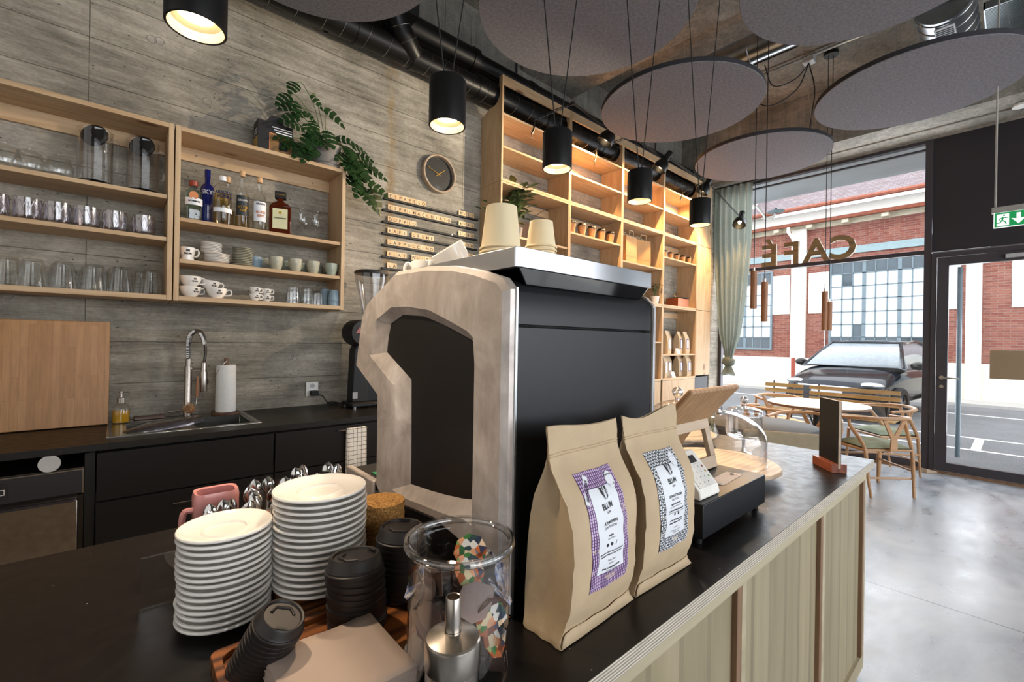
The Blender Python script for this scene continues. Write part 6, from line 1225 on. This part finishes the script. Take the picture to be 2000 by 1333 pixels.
MB().box(.5245, .9600, .60, 1.06, .06, .56).build('boiler_housing', 'matt_black', em, smooth=False); MB().box(.5245, .9600, .66, 1.12, .40, .60).build('head_housing', 'dark_steel', em, smooth=False)
for x, y in ((.56, .62), (.92, .62), (.56, 1.02), (.92, 1.02)): MB().cyl((x, y, 0), .022, 0, .065, 18).build('foot', 'dark_steel', em)
b = MB(); z0 = .648
o_ = [(.525, .590), (.535, .584), (.960, .584), (.968, .590), (.968, 1.08), (.525, 1.08)]; i_ = [(.531, .594), (.538, .590), (.957, .590), (.962, .594), (.962, 1.074), (.531, 1.074)]
b.ring(o_, i_, .612, z0, 'xy'); b.prism(i_, .613, .620, 'xy'); b.build('cup_tray', 'tray_aluminium', em, bevel=.001)
b = MB(); v = [(.556, .592, .582), (.925, .592, .582), (.955, .587, .6125), (.532, .587, .6125), (.62, .80, .582), (.90, .80, .582), (.955, .86, .6125), (.532, .74, .6125)]
b.add(v, [(0, 1, 2, 3), (1, 5, 6, 2), (5, 4, 7, 6), (4, 0, 3, 7), (3, 2, 6, 7), (1, 0, 4, 5)]); b.build('gloss_base', 'gloss_black', em, bevel=.002)
dt = MB().box(.50, .96, 1.09, 1.27, .085, .105).box(.497, .515, 1.09, 1.27, .06, .115); dt.build('drip_tray', 'cast_aluminium', em, bevel=.004); MB().box(.52, .95, 1.10, 1.26, .105, .110).build('drip_grid', 'matt_black', em, smooth=False)
MB().box(.53, .56, 1.11, 1.17, .1105, .113).build('shot_display', 'green_display', em, smooth=False)
for x in (.64, .83):
    g = MB(); g.cyl((x, 1.15, 0), .035, .36, .42, 24); g.tube([(x, 1.15, .35), (x, 1.33, .335)], [.012, .015], 10); g.build('brew_group', 'chrome', em)
# cups and paper cups on the machine
ZC = IH+.6205
g_ = 'white cups on top of the coffee machine'
for (x, y, rz, rt, l, r, h) in ((.600, 1.030, 2.7, None, 'white cup with ring handle at the left end on top of the coffee machine', .034, .062), (.655, .930, 2.9, (0.0, .62, 2.9), 'larger white cup tipped on its side against the others on the machine', .044, .080), (.76, .96, 2.4, None, 'white cup whose handle peeks above the machine edge, third from the left', .038, .060), (.85, .95, 2.2, None, 'white cup farthest right on top of the coffee machine', .040, .060), (.70, 1.03, 2.0, None, 'white cup in the rear row on top of the machine', .036, .06)):
    o = cup('coffee_cup', (x, y, ZC+(.022 if rt else 0)), l, r, h, rz, g_, mark=False, foot=.6)
    if rt: o.rotation_euler = rt
def paper_cups(x, y, r, h, n_, side, z0_):
    for k in range(n_):
        o = put(MB().lathe([(r, 0), (r+.001, .002), (r, .004), (r-.003, .005), (r*.72, h), (r*.70, h), (r*.69, h-.004), (.0005, h-.004)], 40), 'paper_cup', 'paper_cup', 'upturned cream paper cup, %s of the %s stack on the machine' % (rank(n_-1-k, n_), side), 'paper cup', (x, y, IH+z0_+k*.0085), '%s stack of paper cups' % side)
paper_cups(.585, .700, .0435, .088, 6, 'taller left', .622); paper_cups(.715, .715, .036, .060, 9, 'shorter right', .622)
# ------------------------------------------------------------------ pendant lamps over the counter
PL = [(.112, 'nearest, partly cut by the top of the picture'), (.709, 'second from the left, in front of the concrete wall'), (1.175, 'third from the left, in front of the tall shelf'), (1.704, 'fourth from the left'), (2.265, 'rightmost of the row')]
for i, (x, l) in enumerate(PL):
    z0 = 2.018; r, h = .053, .132; z0 -= .0
    t = thing('pendant_lamp', 'black cylindrical pendant lamp, %s' % l, 'pendant lamp', (x, 1.10, z0), 0, 'black cylinder pendants above the counter')
    MB().lathe([(.0005, h), (r-.003, h), (r, h-.004), (r, .001), (r-.001, 0), (r-.0035, 0), (r-.0045, .002)], 48).build('shade', 'black_metal', t)
    MB().lathe([(r-.005, .001), (r-.010, .018), (.031, .026), (.031, .032)], 40).build('reflector', 'brass_reflector', t)
    MB().lathe([(.0005, .022), (.026, .024), (.031, .028)], 28).build('bulb', 'lamp_glow', t)
    b = MB(); dz = CZ-z0; b.tube([(-.012, 0, h), (-.012, 0, h+.01), (-.16*(dz-h), 0, dz)], .0022, 6); b.tube([(.012, 0, h), (.012, 0, h+.01), (.16*(dz-h), 0, dz)], .0022, 6); b.build('suspension_cord', 'matt_black', t)
    ld = bpy.data.lights.new('pendant_light', 'SPOT'); ld.energy = 36; ld.color = (1.0, .78, .55); ld.spot_size = 2.3; ld.spot_blend = .5; ld.shadow_soft_size = .026
    lo = bpy.data.objects.new('pendant_light', ld); COL.objects.link(lo); lo.location = (x, 1.10, z0+.015)
# ------------------------------------------------------------------ clamp lamps on the tall shelf
def clamp_lamp(base, elbow, head, aim, label, power=14):
    t = thing('clamp_lamp', label, 'clamp lamp', base, 0, 'black jointed clamp lamps on the tall shelf'); B = Vector(base); E = Vector(elbow)-B; H = Vector(head)-B; A = (Vector(aim)-Vector(head)).normalized()
    b = MB(); b.tube([(0, .0, .015), (0, 0, -.05), (-.01, .004, -.085), (-.02, .01, -.11)], .009, 8); b.tube([(0, 0, -.012), (0, .05, -.012)], .007, 6); b.build('clamp', 'black_metal', t); MB().tube([(-.02, .01, -.085), (-.02, .01, -.145)], .003, 6).tube([(-.035, .01, -.145), (-.005, .01, -.145)], .003, 6).build('clamp_screw', 'chrome', t)
    for P, Q, nm in ((Vector((0, 0, .02)), E, 'lower_arm'), (E, H, 'upper_arm')):
        u = Vector((0, 0, .018)) if True else 0; MB().tube([P, Q], .0042, 6).tube([P+u, Q+u], .0042, 6).build(nm, 'black_metal', t)
    j = MB(); j.sphere(E+Vector((0, 0, .01)), .018, 12); j.sphere(H+Vector((0, 0, .01)), .016, 12); j.tube(spline([tuple(E+Vector((-.03, 0, .0))), tuple(E+Vector((-.02, 0, .045))), tuple(E+Vector((.015, 0, .045))), tuple(E+Vector((.02, 0, .0)))], 4), .0022, 5); j.tube(spline([tuple(H+Vector((-.03, 0, .02))), tuple(H+Vector((-.02, 0, .07))), tuple(H+Vector((.01, 0, .07))), tuple(H-A*.05)], 4), .0022, 5); j.build('joints', 'black_metal', t)
    Mh = T(H) @ A.to_track_quat('Z', 'Y').to_matrix().to_4x4() @ S(1.35)
    MB().at(Mh).lathe([(.0005, -.088), (.024, -.086), (.027, -.08), (.028, -.012), (.030, 0), (.050, .022), (.062, .06), (.065, .095), (.063, .095), (.060, .06), (.048, .024), (.02, .01)], 32).build('lamp_shade', 'black_metal', t)
    s_ = MB().at(Mh).lathe([(.0005, .03), (.012, .036), (.018, .055), (.012, .072), (.0005, .078)], 20); s_.build('bulb', 'lamp_glow', t)
    ld = bpy.data.lights.new('clamp_light', 'SPOT'); ld.energy = power; ld.color = (1.0, .60, .26); ld.spot_size = 2.4; ld.spot_blend = .6; ld.shadow_soft_size = .03
    lo = bpy.data.objects.new('clamp_light', ld); COL.objects.link(lo); lo.location = Vector(head)+A*.13; lo.rotation_euler = A.to_track_quat('-Z', 'Y').to_euler()
clamp_lamp((2.90, 3.015, 3.45), (3.22, 2.82, 3.66), (3.80, 2.80, 3.58), (3.50, 3.20, 2.80), 'jointed black clamp lamp at the left end of the tall shelf top', 240)
clamp_lamp((3.83, 3.015, 3.45), (4.20, 2.82, 3.66), (4.86, 2.80, 3.58), (4.56, 3.20, 2.80), 'jointed black clamp lamp, second from the left on the tall shelf', 240)
clamp_lamp((4.75, 3.015, 3.45), (5.02, 2.82, 3.64), (5.95, 2.80, 3.56), (5.7, 3.2, 2.80), 'jointed black clamp lamp, third from the left on the tall shelf', 220)
clamp_lamp((5.68, 3.015, 3.45), (6.0, 2.82, 3.60), (6.62, 2.62, 3.20), (6.2, 2.6, 2.5), 'jointed black clamp lamp at the right end beside the curtain', 80)
# ------------------------------------------------------------------ ceiling
for i, (x, y, l) in enumerate(((.684, 2.30, 'round grey felt ceiling panel at the top left, cut by the picture edge'), (2.109, 1.76, 'large round grey felt ceiling panel at the top centre'), (3.56, 1.93, 'round grey felt ceiling panel in the middle, behind the pendant cords'), (5.17, 1.86, 'small-looking round felt panel farthest away, above the curtain'), (2.95, .50, 'round grey felt ceiling panel cut by the top edge, right of centre'), (4.632, .551, 'round grey felt ceiling panel at the upper right in front of the silver duct'))):
    t = thing('felt_ceiling_panel', l, 'ceiling panel', (x, y, 3.40), 0, 'round felt acoustic panels')
    MB().lathe([(.0005, 0), (.645, 0), (.648, .004)], 96).build('felt_face', 'felt', t); MB().lathe([(.648, .004), (.648, .038), (.645, .04), (.0005, .04)], 96).build('felt_edge', 'felt_edge', t)
    b = MB()
    for k in range(3): a = k*2*PI/3+.4; b.tube([(.52*math.cos(a), .52*math.sin(a), .04), (.40*math.cos(a), .40*math.sin(a), CZ-3.40)], .0011, 4)
    b.build('hanging_wire', 'wire', t)
sd = thing('spiral_duct', 'shiny spiral duct hanging under the ceiling across the room', 'duct', (4.50, 0, 4.22))
MB().tube([(0, -3.85, 0), (0, 3.2, 0)], .125, 32).build('duct_pipe', 'zinc', sd); b = MB()
for k in range(17): b.at(T((0, -3.75+k*.42, 0)) @ R(PI/2, 'X')).torus((0, 0, 0), .127, .004, 28, 6)
b.build('duct_rib', 'zinc', sd); MB().tube([(.13, -3.85, -.08), (.13, 3.2, -.08)], .008, 6).build('edge_rod', 'chrome', sd)
d2 = thing('ribbed_duct', 'thick ribbed silver duct with air grille at the upper right', 'duct', (0, .40, 4.05)); MB().tube([(4.68, 0, .0), (5.65, 0, 0)], .17, 36).build('duct_pipe', 'zinc', d2); b = MB()
for k in range(7): b.at(T((4.72+k*.14, 0, 0)) @ R(PI/2, 'Y')).torus((0, 0, 0), .172, .0045, 32, 6)
b.build('duct_rib', 'zinc', d2); gl = MB(); gl.box(4.75, 5.1, -.06, .06, -.176, -.168); go = gl.build('air_grille', 'silver_plastic', d2, bevel=.002); b = MB()
for k in range(11): b.box(4.78+k*.028, 4.79+k*.028, -.05, .05, -.179, -.175)
b.build('grille_slats', 'matt_black', go, smooth=False); MB().tube([(5.65, 0, 0), (5.65, 0, .395)], .10, 24).build('riser', 'zinc', d2)
gb = thing('ceiling_grille', 'rectangular galvanised ventilation grille at the upper right corner', 'grille', (5.5, .05, 4.16)); b = MB()
b.box(-.30, .34, -.16, -.15, -.03, .03); b.box(-.30, .34, .15, .16, -.03, .03); b.box(-.30, -.29, -.16, .16, -.03, .03); b.box(.33, .34, -.16, .16, -.03, .03); b.build('grille_frame', 'zinc', gb); b = MB()
for k in range(30): b.box(-.29+k*.021, -.283+k*.021, -.15, .15, -.02, .02)
b.build('louvres', 'zinc', gb, smooth=False)
for sx_ in (-.28, .32): MB().tube([(sx_, 0, .03), (sx_, 0, .29)], .004, 6).build('hanger', 'wire', gb)
cd = thing('ceiling_conduit', 'thin silver conduit running straight along the concrete ceiling', 'conduit', (5.37, 0, CZ-.03)); MB().tube([(0, -3.85, 0), (0, 3.3, 0)], .014, 8).build('conduit_pipe', 'brushed_steel', cd)
jb = thing('junction_box', 'small pale junction box on the ceiling with dark cables looping down', 'junction box', (5.41, 1.48, CZ-.06)); MB().box(-.05, .05, -.05, .05, -.02, .058).build('box', 'silver_plastic', jb, bevel=.003)
b = MB(); b.tube(spline([(0, 0, -.02), (-.05, .1, -.28), (-.20, .32, -.42), (-.30, .48, -.25), (-.33, .55, .02)], 6), .006, 6); b.tube(spline([(0, .0, -.02), (-.03, .12, -.15), (-.12, .30, -.18), (-.2, .36, .04)], 6), .006, 6); b.tube(spline([(0, 0, -.02), (.02, -.05, -.3), (.05, -.02, -.55), (.2, .05, -.75)], 5), .006, 6); b.build('cable_loop', 'matt_black', jb)
def slim(x, y, z0, z1, l):
    t = thing('slim_pendant', l, 'pendant lamp', (x, y, z0), 0, 'slim wooden tube pendants near the window'); h = z1-z0
    MB().lathe([(.024, 0), (.027, .001), (.027, h), (.0005, h)], 28).build('wooden_tube', 'lamp_wood', t); MB().lathe([(.0005, .004), (.022, .004)], 18).build('bulb', 'reflector_glow', t); MB().cyl((0, 0, 0), .010, h, h+.03, 12).build('cord_grip', 'chrome', t); MB().tube([(0, 0, h+.03), (0, 0, CZ-z0-.03)], .0035, 6).build('cord', 'matt_black', t)
slim(4.271, 1.570, 1.727, 2.063, 'slim wooden tube pendant, leftmost of the four near the window'); slim(4.345, 1.505, 1.612, 1.966, 'slim wooden tube pendant, second of the four near the window')
slim(5.50, 1.328, 1.563, 1.967, 'slim wooden tube pendant, third of the four near the window'); slim(5.53, 1.295, 1.562, 1.859, 'slim wooden tube pendant, rightmost of the four near the window')
for x, y, l in ((4.31, 1.54, 'round black ceiling rose above the two left slim pendants'), (5.515, 1.31, 'round black ceiling rose above the two right slim pendants')): put(MB().cyl((0, 0, 0), .065, -.035, 0, 32), 'ceiling_rose', 'matt_black', l, 'ceiling rose', (x, y, CZ))
# exit sign
ex = thing('exit_sign', 'green emergency exit sign with running figure and down arrow hanging from the ceiling', 'exit sign', (5.0, -.075, 2.318)); ex.rotation_euler.z = PI/2
Mx = R(PI/2, 'X')
MB().box(-.02, .30, -.03, .03, .165, .215).box(-.30, 0, -.03, .03, .165, .215) if False else None
b = MB(); b.box(-.205, .215, -.028, .028, .114, .155); b.build('housing', 'exit_housing', ex, bevel=.004)
MB().box(-.190, .204, -.006, .006, .0, .114).build('panel', 'sign_white', ex, smooth=False)
for s_ in (1, -1):
    gp = MB(); 
    if s_ == 1:
        yy = .0064; gp.box(-.184, .199, .006, yy, .005, .112); gp.build('green_field', 'sign_green', ex, smooth=False)
wf = MB(); K_ = lambda x: x  # camera looks along +x: sign face local +y, image left = local +x
wf.box(.125, .188, .0064, .0070, .012, .100); wf.build('exit_field', 'sign_white', ex, smooth=False); wf = MB()
wf.prism([(.088, .056), (.088, .098), (.066, .098), (.066, .056), (.040, .062), (.077, .016), (.114, .062)], .0064, .0070, 'xz'); wf.build('down_arrow', 'sign_white', ex, smooth=False)
m_ = MB(); 
def seg(p, q, w2): 
    a = Vector((p[0], p[1])); c = Vector((q[0], q[1])); d = (c-a).normalized(); n2 = Vector((-d.y, d.x))*w2; m_.prism([((q.x-.1285)*.74+.1565, (q.y-.077)*.78+.056) for q in (a+n2, c+n2, c-n2, a-n2)], .0070, .0076, 'xz')
seg((.126, .106), (.134, .072), .0065); seg((.134, .074), (.112, .058), .0045); seg((.112, .058), (.104, .034), .004); seg((.134, .072), (.150, .050), .0045); seg((.150, .050), (.172, .050), .004); seg((.126, .102), (.104, .092), .0035); seg((.104, .092), (.094, .100), .003); seg((.128, .100), (.150, .090), .0035); seg((.150, .090), (.154, .074), .003)
m_.at(T((.1495, .0073, .0895)) @ R(PI/2, 'X')).cyl((0, 0, 0), .0058, -.0003, .0003, 14); m_.build('running_figure', 'sign_green', ex, smooth=False)
for x in (.195, -.185): MB().tube([(x, 0, .155), (x, 0, 2.13)], .006, 8).build('hanging_rod', 'exit_housing', ex)
# smoke detectors
put(MB().cyl((0, 0, 0), .06, -.025, 0, 28, .05), 'smoke_detector', 'switch_white', 'round white detector under the beam above the exit sign', 'detector', (6.5, .0, 3.765)); 
# CAFÉ letters
cf = thing('cafe_letters', 'brown wooden letters CAFÉ mounted on the window bar, seen from behind', 'sign', (WX-.02, 0, 2.525)); Mt = Matrix(((0, 0, 1, 0), (1, 0, 0, 0), (0, 1, 0, 0), (0, 0, 0, 1)))
for ch, y, w2 in (('C', 1.485, 1), ('A', 1.775, 1), ('F', 2.055, 1), ('É', 2.335, 1)):
    b = MB(); 
    b.at(T((0, y, .004)) @ Mt).text(ch, .41, .05, 'CENTER', .012, 'BOTTOM_BASELINE'); b.build('letter', 'walnut_letter', cf, smooth=False)
# curtain
cu = MB(); N = 80
def cur(u, v):
    z = 3.72-2.55*v; k = 1-.62*max(0, (v-.25)/.75)**1.6; k2 = k if v < .93 else .25+(v-.93)*1.5
    yc = 2.78+.03*v; hw = .27*k if v < .86 else .27*k*(1-(v-.86)/.14*.55)
    return (6.74+.035*math.sin(u*38+v*2)*(.5+.5*k)+.01*math.sin(u*17), yc+hw*(2*u-1)*1.0-.06*v*0, z)
cu.grid(N, 40, cur); kn = cu
ct_ = thing('curtain', 'sage green linen curtain tied into a knot beside the window', 'curtain', (0, 0, 0)); cu.build('fabric', 'curtain_linen', ct_, angle=180)
b = MB(); b.sphere((6.74, 2.81, 1.15), .085, 20, (.8, 1.1, .9)); 
for i, vv in enumerate(b.v):
    a = math.atan2(vv[1]-2.81, vv[2]-1.15); b.v[i] = (vv[0]+.01*math.sin(a*9), vv[1]+.008*math.sin(vv[2]*90), vv[2])
b.build('knot', 'curtain_linen', ct_, angle=180); b = MB(); b.grid(40, 8, lambda u, v: (6.74+(.03+.02*v)*math.cos(u*2*PI)+.012*math.sin(u*30)*v, 2.81+(.04+.06*v)*math.sin(u*2*PI)+.01*math.sin(u*25)*v, 1.10-.14*v-.02*v*math.sin(u*9))); b.build('knot_tail', 'curtain_linen', ct_, angle=180)
MB().tube([(6.74, 2.45, 3.735), (6.74, 3.05, 3.735)], .012, 8).build('curtain_rod', 'matt_black', ct_)
dwg = thing('door_wedge', 'small pale wooden wedge on the floor at the door frame', 'door wedge', (6.86, .63, 0), 2.6); MB().prism([(-.09, 0), (.09, 0), (.09, .05), (-.09, .008)], -.03, .03).build('wedge', 'beech', dwg, bevel=.002)
ntc = thing('notice_board', 'brown paper notice fixed to the glass of the door', 'notice', (WX-.018, 0, 0)); MB().box(-.002, .002, -.30, .19, 1.085, 1.385).build('sheet', 'oak_notice', ntc, smooth=False)
# ------------------------------------------------------------------ tables and chairs
def wishbone(loc, rz, label, cushion=None, grp='bentwood chairs with Y-shaped backs'):
    """front towards local +y"""
    t = thing('wishbone_chair', label, 'chair', loc, rz, grp); wd = 'ash_bentwood'
    fl, frr, rl, rr2 = (-.25, .22), (.25, .22), (-.19, -.20), (.19, -.20)
    for s_ in (-1, 1):
        MB().tube([(s_*.25, .23, .0), (s_*.245, .22, .25), (s_*.24, .215, .44)], [.012, .017, .016], 10).build('leg', wd, t)
        MB().tube(spline([(s_*.20, -.24, 0), (s_*.215, -.21, .22), (s_*.22, -.19, .42), (s_*.235, -.14, .52), (s_*.27, -.06, .64), (s_*.272, -.05, .70)], 4), [.012]*4+[.016]*8+[.017]*5+[.013]*4, 10).build('leg', wd, t)
    rp_ = []
    for k in range(29):
        a = PI*(-.10+1.20*k/28); rp_.append((.275*math.cos(a), -.02-.235*math.sin(a) if math.sin(a) > 0 else -.02+.30*abs(math.sin(a)), .715+.02*math.sin(max(0, min(PI, a)))))
    rp_ = [(-.285, .14, .705)]+[(.275*math.cos(PI-q*PI/24), -.02-.235*math.sin(q*PI/24), .712+.022*math.sin(q*PI/24)) for q in range(25)]+[(.285, .14, .705)]
    MB().tube(rp_, [.014]+[.016]*25+[.014], 10).build('top_rail', wd, t)
    ys = MB(); ys.prism([(-.035, .43), (.035, .43), (.028, .54), (.105, .715), (.075, .725), (0, .575), (-.075, .725), (-.105, .715), (-.028, .54)], -.252, -.238); 
    for i, v_ in enumerate(ys.v): ys.v[i] = (v_[0], v_[1]+.06*max(0, (.50-v_[2]))+.0, v_[2])
    ys.build('y_splat', wd, t, bevel=.002)
    st = MB(); st.tube([(-.245, .22, .43), (.245, .22, .43)], .013, 8); st.tube([(-.22, -.19, .43), (.22, -.19, .43)], .013, 8)
    for s_ in (-1, 1): st.tube([(s_*.24, .215, .425), (s_*.22, -.19, .425)], .013, 8)
    st.build('seat_frame', wd, t)
    for s_ in (-1, 1): MB().tube([(s_*.245, .22, .25), (s_*.22, -.20, .24)], [.010, .010], 8).build('stretcher', wd, t)
    MB().tube([(-.245, .22, .31), (.245, .22, .31)], .010, 8).build('stretcher', wd, t); MB().tube([(-.215, -.20, .17), (.215, -.20, .17)], .010, 8).build('stretcher', wd, t)
    MB().add([(-.235, .205, .438), (.235, .205, .438), (.21, -.18, .438), (-.21, -.18, .438), (-.235, .205, .422), (.235, .205, .422), (.21, -.18, .422), (-.21, -.18, .422)], [(0, 1, 2, 3), (7, 6, 5, 4), (0, 4, 5, 1), (1, 5, 6, 2), (2, 6, 7, 3), (3, 7, 4, 0)]).build('woven_seat', 'natural_cord', t, bevel=.004)
    if cushion:
        c, s_ = math.cos(rz), math.sin(rz); m = MB()
        m.grid(15, 15, lambda u, v: (.225*(2*u-1), -.0+.20*(2*v-1), .012+.060*(1-abs(2*u-1)**3)*(1-abs(2*v-1)**3)-.024*math.exp(-((u-.33)**2+(v-.33)**2)*90)-.014*math.exp(-((u-.67)**2+(v-.33)**2)*90)-.014*math.exp(-((u-.33)**2+(v-.67)**2)*90)-.014*math.exp(-((u-.67)**2+(v-.67)**2)*90)))
        m.grid(15, 15, lambda u, v: (.225*(2*u-1), .20*(2*v-1), .009)); o = m.build('seat_cushion', 'sage_cushion', None); o.location = (loc[0], loc[1], .4385); o.rotation_euler.z = rz; tag(o, cushion, 'cushion', 'sage green seat cushions')
    return t
def face(px_, py_, tx_, ty_): return math.atan2(ty_-py_, tx_-px_)-PI/2
TX, TY = 5.97, 1.50
wishbone((5.57, .93, 0), face(0, 0, .66, .75), 'bentwood wishbone chair with green cushion, nearest in front of the window table', 'sage green tufted cushion on the nearest wishbone chair')
wishbone((6.50, .99, 0), face(6.50, .99, TX, TY), 'bentwood wishbone chair right of the round table, behind the nearest one', 'pale green cushion on the chair right of the round table')
wishbone((6.50, 2.05, 0), face(6.50, 2.05, TX, TY), 'bentwood wishbone chair at the far left of the round table')
wishbone((5.35, 1.78, 0), face(5.35, 1.78, TX, TY), 'bentwood wishbone chair left of the round table, its rail seen edge-on')
wishbone((4.92, 1.33, 0), face(4.92, 1.33, 4.2, 1.5)+.2, 'orange-toned wishbone chair between the grey and the white table')
def round_table(loc, r, label, top, edge):
    t = thing('round_table', label, 'table', loc); MB().lathe([(.0005, .75), (r-.004, .75), (r, .747)], 72).build('table_top', top, t); MB().lathe([(r, .747), (r, .725), (r-.01, .72), (.0005, .72)], 72).build('top_edge', edge, t)
    MB().cyl((0, 0, 0), .035, .02, .72, 20).build('column', 'matt_black', t); MB().lathe([(.0005, 0), (.24, 0), (.24, .008), (.04, .022), (.0005, .022)], 36).build('foot_plate', 'matt_black', t); return t
round_table((TX, TY, 0), .49, 'round white-topped table with brown edge in front of the window', 'table_white', 'oak_strip')
round_table((4.02, 1.42, 0), .42, 'round pale grey table just behind the end of the counter', 'grey_top', 'grey_top')
bn = thing('upholstered_bench', 'low wooden bench with beige linen backrest behind the counter end', 'bench', (3.46, 1.06, 0), math.atan2(-.261, .148))
MB().box(-.25, .25, -.02, .03, .52, .80).build('backrest', 'linen_beige', bn, bevel=.012); MB().box(-.26, .26, -.02, .36, .38, .44).build('seat', 'beech', bn, bevel=.004)
for x in (-.23, .23):
    for y in (0, .33): MB().tube([(x, y, 0), (x, y, .56 if y == 0 else .38)], .018, 10).build('leg', 'beech', bn)
